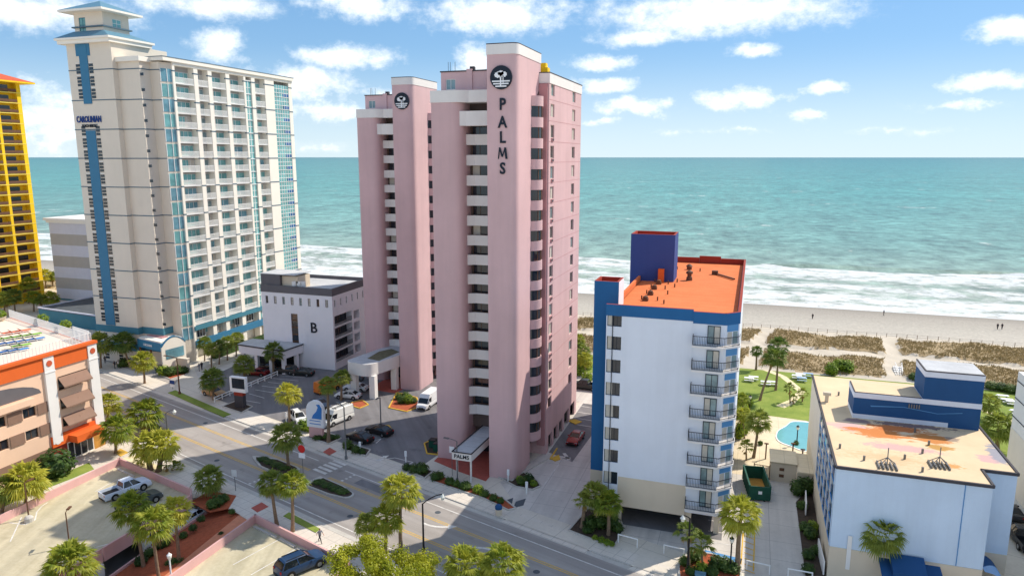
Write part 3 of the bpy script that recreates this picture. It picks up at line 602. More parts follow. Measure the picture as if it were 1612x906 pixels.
# ------------------------------------------------------------------ pink twin towers
FLZ = [7.2 + 2.72 * i for i in range(15)]                   # centre of each white balcony band
def pink_tower(dx, dy, label, lettered):
    b = Vector((-32 + dx, 85.2 + dy, .1)); o = thing('hotel_tower', b, label, 'building', 'pink twin hotel towers')
    X = lambda v: v + dx
    Y = lambda v: v + dy
    rnd = random.Random(5 if lettered else 9)
    # front pylon with rounded outer corner, widening towards its top
    mb = MB(); pol = rounded([(X(-32), Y(85.2)), (X(-28.1), Y(85.2)), (X(-28.1), Y(91.2)), (X(-32), Y(91.2))], {1: 1.1}, 8); mb.prism(pol, 0, 48.997)
    pl = rounded([(X(-32), Y(85.2)), (X(-28.1), Y(85.2)), (X(-28.1), Y(95.4)), (X(-32), Y(95.4))], {1: 1.1}, 8)
    mb.build('pylon', 'pink', o, smooth=True); mb = MB(); n = len(pol); i = 0
    mb.v += [(p[0], p[1], 49.0) for p in pol] + [(p[0], p[1], 52.4) for p in pl]
    for k in range(n): mb.f.append((i + k, i + (k + 1) % n, i + n + (k + 1) % n, i + n + k)); mb.m.append(0)
    mb.prism(pl, 52.4, 55.3); mb.build('pylon_head', 'pink', o)
    g1 = [(p[0] + (.06 if p[0] > X(-30) else -.06), p[1] + (-.06 if p[1] < Y(88) else .06)) for p in pl]
    mb = MB(); mb.prism(g1, 55.3, 56.5, 0); mb.prism(g1, 56.504, 56.62, 1); mb.build('parapet', ['white_band', 'charcoal'], o, smooth=True)
    # left pier, right shoulder rounded into the loggias
    pol = rounded([(X(-41.3), Y(88.8)), (X(-37.1), Y(88.8)), (X(-37.1), Y(94)), (X(-41.3), Y(94))], {1: 1.5}, 8)
    mb = MB(); mb.prism(pol, 0, 50.05); mb.build('pier', 'pink', o, smooth=True)
    pol2 = rounded([(X(-41.38), Y(88.72)), (X(-37.2), Y(88.72)), (X(-36.2), Y(89.5)), (X(-32.01), Y(89.5)), (X(-32.01), Y(95.2)), (X(-41.38), Y(95.2))], {1: .8}, 4)
    mb = MB(); mb.prism(pol2, 50.05, 51.6); mb.build('parapet', 'white_band', o, smooth=True)
    # main block: side wall with real window openings, rear and far walls
    holes = []
    zc = [52.0 - 2.78 * k for k in range(17)]
    cols = ((95.6, 97.5), (107.7, 109.6))
    for z in zc:
        for (a, c) in cols: holes.append((a - 94.8, c - 94.8, z - .85, z + .85))
    garage = [(1.2, 3.2, .1, 2.5), (4.2, 6.4, .1, 2.5), (7.4, 9.4, .1, 2.3), (10.6, 13.4, .1, 2.6), (14.4, 17.4, .1, 2.6)]
    joints = []
    mb = MB()
    mb.wall((X(-26.7), Y(94.8)), (0, 1), (1, 0), 18.7, 0, 52.7, holes + garage, .28, 0)
    mb.face([(X(-41.3), Y(113.5), 0), (X(-41.3), Y(113.5), 52), (X(-26.7), Y(113.5), 52.7), (X(-26.7), Y(113.5), 0)])
    mb.face([(X(-41.3), Y(94), 0), (X(-41.3), Y(94), 50.05), (X(-41.3), Y(113.5), 52), (X(-41.3), Y(113.5), 0)][::-1])
    mb.face([(X(-29.4), Y(94.8), 0), (X(-26.7), Y(94.8), 0), (X(-26.7), Y(94.8), 52.7), (X(-29.4), Y(94.8), 52.7)])
    mb.face([(X(-41.3), Y(95.2), 51.0), (X(-28), Y(95.2), 51.0), (X(-28), Y(113.5), 51.0), (X(-41.3), Y(113.5), 51.0)])
    mb.build('main_block', 'pink', o)
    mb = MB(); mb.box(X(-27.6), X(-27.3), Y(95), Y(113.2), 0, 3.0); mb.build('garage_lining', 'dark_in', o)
    for z in zc[:-1]: MB().box(X(-26.72), X(-26.685), Y(94.82), Y(113.45), z - 1.42, z - 1.37).build('panel_joint', 'pink_dark', o)
    mb = MB(); mb.box(X(-41.36), X(-26.62), Y(94.72), Y(113.58), 52.7, 54.0, 0); mb.box(X(-41.4), X(-26.58), Y(94.68), Y(113.62), 54.004, 54.12, 1); mb.build('roof_parapet', ['white_band', 'charcoal'], o)
    gl = ['glass_dark', 'glass_pale', 'glass_pale']
    for j, z in enumerate(zc):
        for ci, (a, c) in enumerate(cols):
            if j == 16: continue
            g_ = rnd.choice(gl); put('window', window_mesh(1.9, 1.7, 'x', g_, 'curtain', .08, 1, 1, rnd.choice((0, .45, -.45))), o, (X(-26.92), Y((a + c) / 2), z))
        if 2 <= j < 16:
            ac = shared('ac_unit', lambda: MB().box(0, .14, -.5, .5, -.22, .22, 0).box(.141, .16, -.42, .42, -.15, .15, 1).mesh('air_conditioner', ['pink_dark', 'charcoal']))
            put('air_conditioner', ac, o, (X(-26.7), Y(96.5), z - 1.12))
    # front loggias: back wall, glazed doors, white balcony fronts
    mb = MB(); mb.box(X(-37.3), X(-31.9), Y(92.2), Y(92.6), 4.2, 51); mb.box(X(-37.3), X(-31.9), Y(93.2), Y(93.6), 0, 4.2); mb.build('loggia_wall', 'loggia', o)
    front = [(X(-37.12), Y(90.7)), (X(-36.1), Y(91.2)), (X(-32.02), Y(91.2))]
    def bandmesh():
        m_ = MB(); f = front; bk = [(X(-32.02), Y(91.42)), (X(-36.15), Y(91.42)), (X(-37.12), Y(91.0))]
        m_.prism(f + bk, -.7, .7); m_.prism([(X(-37.12), Y(91.0)), (X(-36.15), Y(91.43)), (X(-32.02), Y(91.43)), (X(-32.02), Y(92.2)), (X(-37.12), Y(92.2))], -.69, -.45)
        return m_.mesh('balcony', 'white_band', b)
    bm_ = bandmesh()
    for k, z in enumerate(FLZ):
        put('balcony', bm_, o, b + Vector((0, 0, z)))
        put('window', window_mesh(4.6, 1.5, 'y', 'glass_dark', 'bronze', .07, 3, 1, rnd.choice((0, .22, -.24, .0))), o, (X(-34.5), Y(92.13), z + 1.36))
    mb = MB(); z = 48.0; f = [(X(-37.4), Y(89.2)), (X(-36.6), Y(89.5)), (X(-32.02), Y(89.5)), (X(-32.02), Y(91.4)), (X(-37.4), Y(91.4))]
    mb.prism(f, z - .95, z + .95); mb.build('balcony', 'white_band', o)
    # side balconies with bowed pink fronts, dark bays between
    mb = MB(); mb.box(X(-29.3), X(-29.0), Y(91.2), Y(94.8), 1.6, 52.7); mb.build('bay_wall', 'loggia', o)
    mb = MB(); mb.box(X(-28.05), X(-26.9), Y(94.45), Y(94.79), 1.5, 52.6); mb.build('corner_strip', 'pink_dark', o)
    arc = [(X(-28.9), Y(91.21))] + [(X(-28.0) + 1.0 * sin(pi * k / 8) ** .6, Y(91.25) + 3.15 * k / 8) for k in range(9)] + [(X(-28.9), Y(94.44))]
    m_ = MB(); m_.prism(arc, -.65, .65); me = m_.mesh('balcony', 'pink', b, True)
    arcg = [(x - .16 if x > X(-28.5) else x, y) for x, y in arc]
    m2 = MB(); m2.prism(arcg, -.68, .68, 0)
    for k in (3, 5, 7): m2.box(arcg[k][0] - .02, arcg[k][0] + .05, arcg[k][1] - .05, arcg[k][1] + .05, -.68, .68, 1)
    meg = m2.mesh('bay_window', ['glass_dark', 'bronze'], b, True)
    for k in range(18):
        z = 50.2 - 2.72 * k
        if z < 2.5: break
        put('balcony', me, o, b + Vector((0, 0, z)))
        if k < 17: put('bay_window', meg, o, b + Vector((0, 0, z - 1.36)))
    # penthouse set back on the roof
    mb = MB(); mb.wall((X(-41.0), Y(91.5)), (1, 0), (0, -1), 9, 51.6, 54.2, [(0.7, 2.1, 51.9, 53.3), (6.6, 8.2, 51.9, 53.4)], .2)
    mb.box(X(-41.0), X(-32.0), Y(91.7), Y(112), 51.05, 54.2, 0, skip='f'); mb.box(X(-37.2), X(-36.4), Y(91.3), Y(91.49), 51.6, 54.5); mb.box(X(-41.1), X(-31.9), Y(91.4), Y(112.1), 54.203, 54.36, 1)
    mb.build('penthouse', ['pink', 'charcoal'], o)
    put('window', window_mesh(1.4, 1.4, 'y', 'glass_pale', 'white'), o, (X(-39.6), Y(91.66), 52.6)); put('window', window_mesh(1.6, 1.5, 'y', 'glass_dark', 'white', .09, 1, 1, -.4), o, (X(-33.6), Y(91.66), 52.65))
    mb = MB(); mb.box(X(-37), X(-36.4), Y(92), Y(92.6), 54.36, 54.9)
    for q in (-40.2, -39.9, -39.2): mb.tube((X(q), Y(92.2), 54.3), (X(q), Y(92.2), 55.6), .03)
    mb.build('roof_mast', 'charcoal', o)
    # round palm emblem
    em = MB(); em.tube((X(-30.09), Y(85.2), 52.55), (X(-30.09), Y(84.98), 52.55), 1.42, n=28); eo = em.build('emblem', 'letter', o)
    em = MB()
    for zz, hw in ((51.42, .72), (51.72, 1.0), (52.02, 1.15)): em.box(X(-30.09 - hw), X(-30.09 + hw), Y(84.945), Y(84.975), zz, zz + .16)
    em.build('stripe', 'letter_white', eo)
    em = MB()
    for (cx_, cz_, r_) in ((-30.45, 52.85, .42), (-29.75, 52.9, .4), (-30.1, 53.05, .36)):
        pts_ = [(cx_ + r_ * cos(a_ * pi / 9) * (1 + .25 * (a_ % 2)), cz_ + r_ * .75 * sin(a_ * pi / 9) * (1 + .25 * (a_ % 2))) for a_ in range(18)]
        em.face([(X(p[0]), Y(84.93), p[1]) for p in pts_])
    em.box(X(-30.2), X(-30.02), Y(84.93), Y(84.94), 51.5, 52.8); em.box(X(-29.85), X(-29.74), Y(84.93), Y(84.94), 51.7, 52.8)
    em.build('palm_motif', 'letter_white', eo)
    if lettered:
        for ch, z in zip('PALMS', (49.4, 47.25, 45.4, 43.45, 41.6)):
            if ch == 'M':
                m_ = MB(); zz = z - .7
                for (a_, b_, w_) in (((-.52, 0), (-.36, 1.4), .16), ((-.36, 1.4), (0, .25), .24), ((0, .25), (.36, 1.4), .16), ((.36, 1.4), (.55, 0), .3)):
                    k_ = .06 if w_ > .2 else .05
                    m_.face([(X(-29.95) + a_[0] - w_ / 2, Y(85.1) - k_, zz + a_[1]), (X(-29.95) + a_[0] + w_ / 2, Y(85.1) - k_, zz + a_[1]), (X(-29.95) + b_[0] + w_ / 2, Y(85.1) - k_, zz + b_[1]), (X(-29.95) + b_[0] - w_ / 2, Y(85.1) - k_, zz + b_[1])])
                m_.build('letter', 'letter', o); continue
            put('letter', text_mesh(ch, 1.95, .05, 'letter', .05 if ch != 'M' else .012, squeeze=.85 if ch != 'M' else .72), o, (X(-29.95), Y(85.12), z - .08))
    return o
near_t = pink_tower(0, 0, 'pink hotel tower with tall dark letters down its front pylon', True)
far_t = pink_tower(-28.85, 29.7, 'pink hotel tower without letters, standing between the grey low hotel and its twin', False)
# sun-screen visible above the lettered tower's rear roof
tag(MB().box(-29.5, -27.6, 97, 98.2, 54.1, 55.0).box(-29.2, -27.9, 97.1, 98.1, 55.0, 55.6).box(-29.3, -28.9, 96.6, 96.9, 54.1, 55.9).build('roof_plant_cover', 'yellow'), 'bright yellow cover on the roof behind the lettered pylon', 'cover')
# entrance canopies
t = thing('entrance_canopy', (-34.4, 84, .1), 'long narrow white canopy with hotel name over the red entrance floor', 'canopy')
A, B_ = Vector((-34.9, 83.2, 0)), Vector((-34.1, 92.6, 0))
mb = MB(); mb.prism([(-36.2, 82.2), (-33.4, 82.2), (-33.0, 92.8), (-35.6, 92.8)], 3.3, 4.3, 0); mb.build('fascia', 'white_band', t)
mb = MB(); mb.prism([(-36.0, 82.4), (-33.6, 82.4), (-33.2, 92.7), (-35.4, 92.7)], 4.304, 4.34, 0); mb.build('roof', 'membrane', t)
mb = MB()
for q in (((-36.2, 82.2), (-33.4, 82.2)), ((-33.4, 82.2), (-33.0, 92.8)), ((-35.6, 92.8), (-36.2, 82.2))): mb.beam((*q[0], 4.4), (*q[1], 4.4), .1, .14)
mb.build('roof_edge', 'charcoal', t)
for x in (-35.8, -33.8): MB().tube((x, 83, .1), (x, 83, 3.3), .14, n=10).build('column', 'white', t)
put('lettering', text_mesh('PALMS', .75, .02, 'letter', .01), t, (-34.8, 82.17, 3.8))
mb = MB(); mb.box(-37, -32, 93.0, 93.15, .1, 3.2); mb.build('entrance_glazing', 'glass_dark', t)
t = thing('porte_cochere', (-63, 113, .1), 'white drive-under canopy with rounded front in front of the far pink tower', 'canopy')
pc = rounded([(-68.6, 108.3), (-63.2, 107.2), (-60.9, 115.2), (-61.4, 121), (-66.2, 121)], {0: 1.6, 1: 1.8}, 6)
mb = MB(); mb.prism(pc, 4.4, 6.6, 0); mb.build('fascia', 'white_band', t, True)
cxp = sum(p[0] for p in pc) / len(pc); cyp = sum(p[1] for p in pc) / len(pc)
mb = MB(); mb.prism([(cxp + (p[0] - cxp) * .94, cyp + (p[1] - cyp) * .94) for p in pc], 6.6, 6.64); mb.build('roof', 'membrane', t)
mat('roof_moss', (112, 108, 84), .95, .3, 1.2)
mb = MB(); mb.prism([(-65.5, 111), (-62.7, 110.4), (-62.0, 117), (-64.5, 118.5), (-65.8, 116)], 6.64, 6.655); mb.build('roof_stain', 'roof_moss', t)
for (x, y) in ((-67.3, 109.4), (-63.0, 108.6), (-61.8, 114.5)):
    MB().box(x - .55, x + .55, y - .55, y + .55, .1, 4.4).build('column', 'white', t)
MB().box(-66, -61, 121.2, 121.5, .1, 5.5).build('entrance_glazing', 'glass_dark', t)

# ------------------------------------------------------------------ blue and white hotel with orange roof
o = thing('beach_hotel', (-8, 78, .1), 'white and blue ten-storey hotel with a bright orange flat roof', 'building')
WZ = [24.93 - 2.72 * k for k in range(9)]                   # window centres
rnd = random.Random(2)
mb = MB()
mb.wall((-15.0, 78), (1, 0), (0, -1), 1.8, 2.2, 25.4, [(.1, 1.74, z - .78, z + .78) for z in WZ], .25, 0)
mb.wall((-13.2, 78), (1, 0), (0, -1), 7.8, 6.2, 25.4, [], .25, 0)
mb.build('front_wall', 'blue_white', o)
mb = MB(); mb.wall((-13.2, 78), (1, 0), (0, -1), 7.8, 0, 6.2, [(.5, 7.7, .1, 2.5)], .5, 0); mb.wall((-15.0, 78), (1, 0), (0, -1), 1.8, 0, 2.2, [], .5, 0); mb.box(-5.4, -4.7, 78.3, 79, 0, 3.0)
mb.box(-2.2, -1.6, 79.5, 80.1, 0, 3.0); mb.build('base_wall', 'beige', o)
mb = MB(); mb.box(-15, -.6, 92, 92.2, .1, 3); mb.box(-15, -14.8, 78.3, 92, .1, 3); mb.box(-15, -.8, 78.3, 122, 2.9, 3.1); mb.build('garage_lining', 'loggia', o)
mb = MB(); bay = [(-5.39, 78.0), (-2.0, 78.0), (-.6, 79.4), (-.6, 82), (-5.39, 82)]
mb.prism(bay, 3.0, 25.4); mb.build('bay', 'blue_white', o)
mb = MB(); mb.box(-14.99, -.6, 82.01, 122.4, 3.1, 25.3); mb.build('main_block', 'blue_white', o)
mb = MB(); mb.face([(-14.6, 78.4, 25.5), (-5.2, 78.4, 25.5), (-2, 78.5, 25.5), (-1.0, 79.5, 25.5), (-1.0, 122, 25.5), (-14.6, 122, 25.5)]); mb.build('roof', 'orange_roof', o)
# parapets: navy to the street, red-brown to the roof
def parapet(pts, z0, z1, mo, mi, w=.32):
    for a, b in zip(pts, pts[1:]):
        m_ = MB(); A = Vector(a); B2 = Vector(b); d = (B2 - A).normalized(); n = Vector((-d.y, d.x)) * w
        pl = [a, b, tuple(B2 + n), tuple(A + n)]; m_.prism(pl, z0, z1, 0)
        m_.m[2] = 1; m_.m[4] = 1
        m_.build('parapet', [mo, mi], o)
parapet([(-15.05, 77.95), (-5.45, 77.95)], 25.4, 26.7, 'blue_trim', 'red_brown'); parapet([(-5.44, 77.9), (-2, 77.9), (-.55, 79.35)], 25.2, 26.5, 'blue_trim', 'red_brown')
parapet([(-.55, 79.4), (-.55, 122.4)], 25.3, 26.4, 'blue_white', 'red_brown'); parapet([(-.55, 122.41), (-4.5, 122.41)], 25.3, 26.4, 'blue_white', 'red_brown'); parapet([(-4.51, 122.5), (-8, 122.5)], 25.3, 26.7, 'blue_white', 'red_brown'); parapet([(-8.01, 122.41), (-14.9, 122.41)], 25.3, 26.4, 'blue_white', 'red_brown')
parapet([(-15.05, 101.7), (-15.05, 84.4)], 25.3, 26.2, 'blue_trim', 'orange_roof')
def hollow_box(name, x0, x1, y0, y1, z0, z1, mf, mside, parent, w=.3):
    m_ = MB(); m_.box(x0, x1, y0, y1, z0, z1, 0, skip='tr'); m_.face([(x1, y0, z0), (x1, y1, z0), (x1, y1, z1), (x1, y0, z1)], 1)
    ri = z1 - .8
    for q in (((x0, y0), (x1, y0), (x1 - w, y0 + w), (x0 + w, y0 + w)), ((x1, y0), (x1, y1), (x1 - w, y1 - w), (x1 - w, y0 + w)), ((x1, y1), (x0, y1), (x0 + w, y1 - w), (x1 - w, y1 - w)), ((x0, y1), (x0, y0), (x0 + w, y0 + w), (x0 + w, y1 - w))):
        m_.face([(*p, z1) for p in q], 2)
        a, b = q[3], q[2]; m_.face([(*a, z1), (*b, z1), (*b, ri), (*a, ri)], 2)
    m_.face([(x0 + w, y0 + w, ri), (x1 - w, y0 + w, ri), (x1 - w, y1 - w, ri), (x0 + w, y1 - w, ri)], 3)
    return m_.build(name, [mf, mside, 'red_brown', 'orange_roof'], parent)
hollow_box('stair_tower', -17.1, -14.2, 81, 84.4, 5.2, 28.75, 'blue_trim', 'blue_white', o)
MB().box(-17.1, -14.2, 81, 84.4, 0, 5.2).build('stair_base', 'beige', o)
hollow_box('lift_tower', -16.3, -10.1, 101.8, 106.5, 24.5, 32.2, 'indigo', 'indigo', o)
MB().box(-12.2, -11.4, 100.9, 101.7, 25.5, 27.4).build('roof_hatch', 'orange', o)
for i, z in enumerate(WZ):
    put('window', window_mesh(1.64, 1.56, 'y', 'glass_dark', 'rail_black', .06, 2, 1, rnd.choice((.33, .5, .4, .3))), o, (-14.08, 78.2, z))
MB().box(-14.3, -14.22, 77.9, 77.99, 3, 25.4).build('downpipe', 'rail_black', o)
bal_pts = [(-5.35, 76.9), (-2.0, 76.9), (-.5, 78.4), (-.5, 79.6)]
def bal():
    m_ = MB(); r_ = MB(); m_.prism([(-5.38, 77.98), (-5.38, 76.85), (-2.0, 76.85), (-.42, 78.4), (-.42, 79.6), (-.62, 79.6), (-.62, 79.35), (-2.02, 77.98)], -.12, .06, 1)
    railing(r_, [(-5.34, 77.9), (-5.34, 76.92), (-2.03, 76.92), (-.5, 78.44), (-.5, 79.5)], 1.05, .17, .018, 0, .06, .06); return m_.mesh('balcony', ['rail_black', 'white_band'], (-8, 78, .1)), r_.mesh('railing', ['rail_black'], (-8, 78, .1))
bmesh_ = bal()
for k in range(8):
    z = 22.9 - 2.72 * k
    put('railing', bmesh_[1], put('balcony', bmesh_[0], o, Vector((-8, 78, .1 + z))), local=True)
    put('window', window_mesh(1.35, 2.0, 'y', 'glass_pale', 'rail_black', .07, 1, 1, rnd.choice((0, .4, -.4))), o, (-3.2, 77.94, z + 1.15))
    # angled corner: blue panel over paired panes
    c0 = Vector((-2.0, 78.0)); d_ = (Vector((-.6, 79.4)) - c0); nrm = Vector((.7071, -.7071))
    for (a, b2, z0, z1, mm, nm) in ((.1, .9, 1.55, 2.5, 'midblue', 'blue_panel'), (.14, .46, .15, 1.5, 'curtain', 'pane'), (.54, .86, .15, 1.5, 'glass_pale', 'pane')):
        p, q = c0 + d_ * a + nrm * .03, c0 + d_ * b2 + nrm * .03
        m_ = MB(); m_.prism([tuple(p), tuple(q), tuple(q - nrm * .06), tuple(p - nrm * .06)], z + z0, z + z1); m_.build(nm, mm, o)
# roof vents, pipes and a lying ladder
for (x, y) in ((1037, 447), (1030, 455), (1024, 464), (1016, 473)):
    p = P(x, y, 25.5); m_ = MB(); m_.box(p.x - .35, p.x + .35, p.y - .35, p.y + .35, 25.5, 25.8); m_.lathe([(.22, .3), (.34, .35), (.3, .55), (.05, .65)], (p.x, p.y, 25.5), 8); m_.build('roof_vent', 'bronze', o)
for (x, y) in ((1010, 471), (1018, 462), (1025, 453), (1031, 444), (1047, 455), (1052, 447), (1051, 463), (1045, 478), (1035, 473), (1066, 444), (1062, 452), (1102, 427), (1066, 424)):
    p = P(x, y, 25.5); MB().tube((p.x, p.y, 25.5), (p.x, p.y, 26.0), .09, n=8).build('vent_pipe', 'bronze', o)
p = P(1085, 441, 25.5); MB().lathe([(.45, 0), (.4, .5), (.3, .55), (.3, .9), (.5, 1.0), (.45, 1.3), (.05, 1.5)], (p.x, p.y, 25.5), 12).build('roof_fan', 'bronze', o)
p = P(1085, 424, 25.5); MB().lathe([(.4, 0), (.4, .4), (.55, .5), (.3, .8), (.05, .9)], (p.x, p.y, 25.5), 12).build('roof_fan', 'bronze', o)
a, b = P(1126, 430, 25.7), P(1156, 439, 25.7); mb = MB(); mb.beam(a, b, .25, .2); mb.box(a.x - .5, a.x + .4, a.y - .3, a.y + .4, 25.5, 26.1); mb.build('roof_duct', 'bronze', o)

# ------------------------------------------------------------------ pale blue low-rise on the right
o = thing('low_rise', (9.5, 74.1, .1), 'pale blue five-storey building with weathered cream and rust roof', 'building')
def stained_roof():
    m = bpy.data.materials.new('stained_roof'); m.use_nodes = True; nt = m.node_tree; N = nt.nodes.new; L = nt.links.new; b = nt.nodes['Principled BSDF']; b.inputs['Roughness'].default_value = .9
    ge = N('ShaderNodeNewGeometry')
    def noise(s, v, d=6):
        q = N('ShaderNodeVectorMath'); q.operation = 'MULTIPLY'; q.inputs[1].default_value = v; L(ge.outputs['Position'], q.inputs[0])
        n = N('ShaderNodeTexNoise'); n.inputs['Scale'].default_value = s; n.inputs['Detail'].default_value = d; n.inputs['Roughness'].default_value = .7; L(q.outputs[0], n.inputs['Vector']); return n.outputs['Fac']
    col = None
    def blob(cx, cy, rx, ry, nf, lo, hi):
        v = N('ShaderNodeVectorMath'); v.operation = 'MULTIPLY_ADD'; L(ge.outputs['Position'], v.inputs[0]); v.inputs[1].default_value = (1 / rx, 1 / ry, 0); v.inputs[2].default_value = (-cx / rx, -cy / ry, 0)
        l = N('ShaderNodeVectorMath'); l.operation = 'LENGTH'; L(v.outputs[0], l.inputs[0])
        a = N('ShaderNodeMath'); a.operation = 'MULTIPLY_ADD'; L(nf, a.inputs[0]); a.inputs[1].default_value = 2.6; L(l.outputs['Value'], a.inputs[2])
        r = N('ShaderNodeMapRange'); r.interpolation_type = 'SMOOTHSTEP'; r.inputs[1].default_value = hi; r.inputs[2].default_value = lo; r.inputs[3].default_value = 0; r.inputs[4].default_value = .95; L(a.outputs[0], r.inputs[0]); return r.outputs[0]
    n1 = noise(.45, (1, 2.2, 1)); n2 = noise(.7, (.6, 2.2, 1)); n3 = noise(.3, (1, 1, 1))
    base = N('ShaderNodeMix'); base.data_type = 'RGBA'; L(n3, base.inputs[0]); base.inputs[6].default_value = (*lin((204, 178, 142)), 1); base.inputs[7].default_value = (*lin((232, 208, 172)), 1); col = base.outputs[2]
    n1 = noise(.75, (.55, 1.9, 1), 9); n2 = noise(1.1, (.6, 1.6, 1), 9); n4 = noise(1.9, (.8, 1.2, 1), 9)
    for (f, c) in ((blob(12.0, 86.2, 2.6, 1.6, n2, 2.0, 2.35), (204, 170, 164)), (blob(16.6, 81.4, 4.0, 1.1, n4, 2.0, 2.35), (204, 166, 160)), (blob(15.0, 85.3, 4.0, 1.9, n1, 2.0, 2.2), (200, 118, 48)), (blob(17.0, 87.4, 3.6, 1.2, n4, 2.0, 2.25), (190, 108, 50)), (blob(20.4, 85.2, 2.2, 1.9, n1, 2.0, 2.2), (196, 122, 52)), (blob(20.4, 82.8, 1.8, .9, n2, 1.95, 2.2), (186, 138, 64)),
                   (blob(18.8, 88.9, 5.0, .8, n4, 2.0, 2.3), (118, 98, 98)), (blob(13.2, 88.6, 1.6, 1.0, n2, 1.9, 2.2), (132, 112, 112)), (blob(17.7, 102.5, 3.4, 1.2, n2, 1.9, 2.2), (146, 138, 136)), (blob(20.6, 77.9, 1.2, .7, n4, 1.95, 2.2), (206, 146, 78)), (blob(22.3, 86.0, 1.0, .9, n2, 1.9, 2.2), (150, 132, 116)), (blob(24.6, 81.2, 1.2, 1.3, n1, 2.05, 2.25), (204, 166, 162)), (blob(25.9, 82.5, 1.0, 3.4, n2, 2.0, 2.3), (146, 146, 156)), (blob(15, 78, 9, 3, n4, 1.3, 2.1), (206, 176, 136))):
        mx = N('ShaderNodeMix'); mx.data_type = 'RGBA'; L(f, mx.inputs[0]); L(col, mx.inputs[6]); mx.inputs[7].default_value = (*lin(c), 1); col = mx.outputs[2]
    L(col, b.inputs['Base Color']); MATS['stained_roof'] = m
stained_roof()
mb = MB(); mb.box(9.5, 23.1, 74.1, 106.2, 3.7, 12.35, 0, skip='l'); mb.box(23.1, 26.2, 77.9, 95, 3.7, 12.3, 0, skip='l'); mb.build('upper_wall', 'pale_blue', o)
mb = MB(); mb.box(9.46, 23.1, 74.04, 106.2, 0, 3.7, 0); mb.box(23.1, 26.2, 77.86, 95, 0, 3.7); mb.build('base_wall', 'beige', o)
mb = MB(); mb.face([(9.6, 74.2, 12.4), (23.0, 74.2, 12.4), (23.0, 78.0, 12.4), (26.1, 78.0, 12.4), (26.1, 95, 12.4), (23, 95, 12.4), (23, 106.1, 12.4), (9.6, 106.1, 12.4)]); mb.build('roof', 'stained_roof', o)
mb = MB()
for a, b in (((9.4, 74.05), (23.15, 74.05)), ((23.12, 74.0), (23.12, 77.9)), ((23.0, 77.85), (26.25, 77.85)), ((26.22, 77.8), (26.22, 95)), ((9.45, 74.2), (9.45, 106.2))):
    mb.beam((*a, 12.36), (*b, 12.36), .22, .3)
mb.build('roof_edge', 'charcoal', o)
MB().box(20.8, 20.87, 74.05, 74.099, 3.7, 12.2).build('wall_joint', 'midblue', o)
MB().box(11.1, 11.5, 73.95, 74.039, 1.5, 5.2).build('wall_pilaster', 'white', o)
# glazed west wall: storeys of blue balcony glass between white fins, cream blank end
mb = MB(); mb.box(9.44, 9.5, 92.3, 106.2, 3.7, 12.3); mb.build('end_wall', 'cream', o)
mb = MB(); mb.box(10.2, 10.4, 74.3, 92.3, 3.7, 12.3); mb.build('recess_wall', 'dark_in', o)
for k in range(7):
    y = 74.4 + 2.95 * k
    MB().box(9.42, 10.2, y - .16, y + .16, 3.7, 12.3).build('fin', 'white_band' if k else 'pale_blue', o)
for r in range(4):
    z = 3.8 + 2.15 * r
    MB().box(9.44, 10.2, 74.3, 92.3, z - .1, z + .1).build('floor_slab', 'midblue', o)
    for k in range(6):
        y = 74.4 + 2.95 * k
        me = shared('lowrise_pane', lambda: MB().box(-.03, .03, .2, 2.75, .1, 1.0, 0).box(.5, .56, .25, 2.7, .1, 2.0, 1).mesh('pane', ['glass_bluedeep', 'glass_pale'])); put('pane', me, o, (9.52, y, z))
# stair and plant block on the roof
mb = MB(); mb.box(12.7, 22.7, 89.6, 94.2, 12.41, 12.95, 1); mb.box(12.7, 25.8, 89.6, 94.2, 12.95, 14.95, 0); mb.box(22.71, 25.8, 89.6, 94.2, 9.0, 12.949, 0); mb.box(22.71, 25.8, 89.6, 94.2, .1, 8.999, 2); mb.box(12.66, 25.84, 89.56, 94.24, 14.951, 15.55, 1); mb.build('stair_block', ['navy', 'blue_white', 'pale_blue'], o)
mb = MB(); mb.box(19.9, 25.8, 89.6, 94.6, 15.552, 18.2, 0); mb.box(19.86, 25.84, 89.56, 94.64, 18.201, 18.9, 1); mb.build('lift_block', ['navy', 'blue_white'], o)
for (x0, x1, y0, y1, z, mm) in ((12.75, 19.8, 89.7, 94.1, 15.56, 'stained_roof'), (19.9, 25.8, 89.6, 94.6, 18.91, 'membrane')):
    MB().box(x0, x1, y0, y1, z - .005, z + .02).build('block_roof', mm, o); m_ = MB(); m_.beam((x0, y0, z), (x1, y0, z), .16, .12); m_.beam((x0, y0, z), (x0, y1, z), .16, .12); m_.build('roof_edge', 'charcoal', o)
for (x, y) in ((1396, 734), (1478, 733)):      # tripod aerials
    p = P(x, y, 12.4); m_ = MB(); m_.tube((p.x, p.y, 12.4), (p.x, p.y, 14.4), .05)
    for dx in (-1, -.5, 0, .5, 1): m_.box(p.x + dx * .8 - .06, p.x + dx * .8 + .06, p.y - .9, p.y + .9, 12.42, 12.62)
    for sx in (-1, 1):
        m_.tube((p.x, p.y, 13.4), (p.x + sx * .9, p.y - .7, 12.5), .04); m_.tube((p.x, p.y, 13.4), (p.x + sx * .9, p.y + .7, 12.5), .04)
    m_.build('roof_aerial', 'steel', o)
for (x, y) in ((1452, 742), (1452, 713), (1360, 724), (1322, 705), (1320, 622), (1424, 722), (1462, 700), (1440, 680)):
    p = P(x, y, 12.4); MB().tube((p.x, p.y, 12.4), (p.x, p.y, 12.9), .12, n=8).build('vent_pipe', 'steel', o)
p = P(1301, 632, 12.4); MB().box(p.x - .2, p.x + .2, p.y - .2, p.y + .2, 12.4, 13.6).box(p.x - .45, p.x + .45, p.y - .3, p.y + .3, 13.3, 13.7).build('roof_vent', 'beige', o)
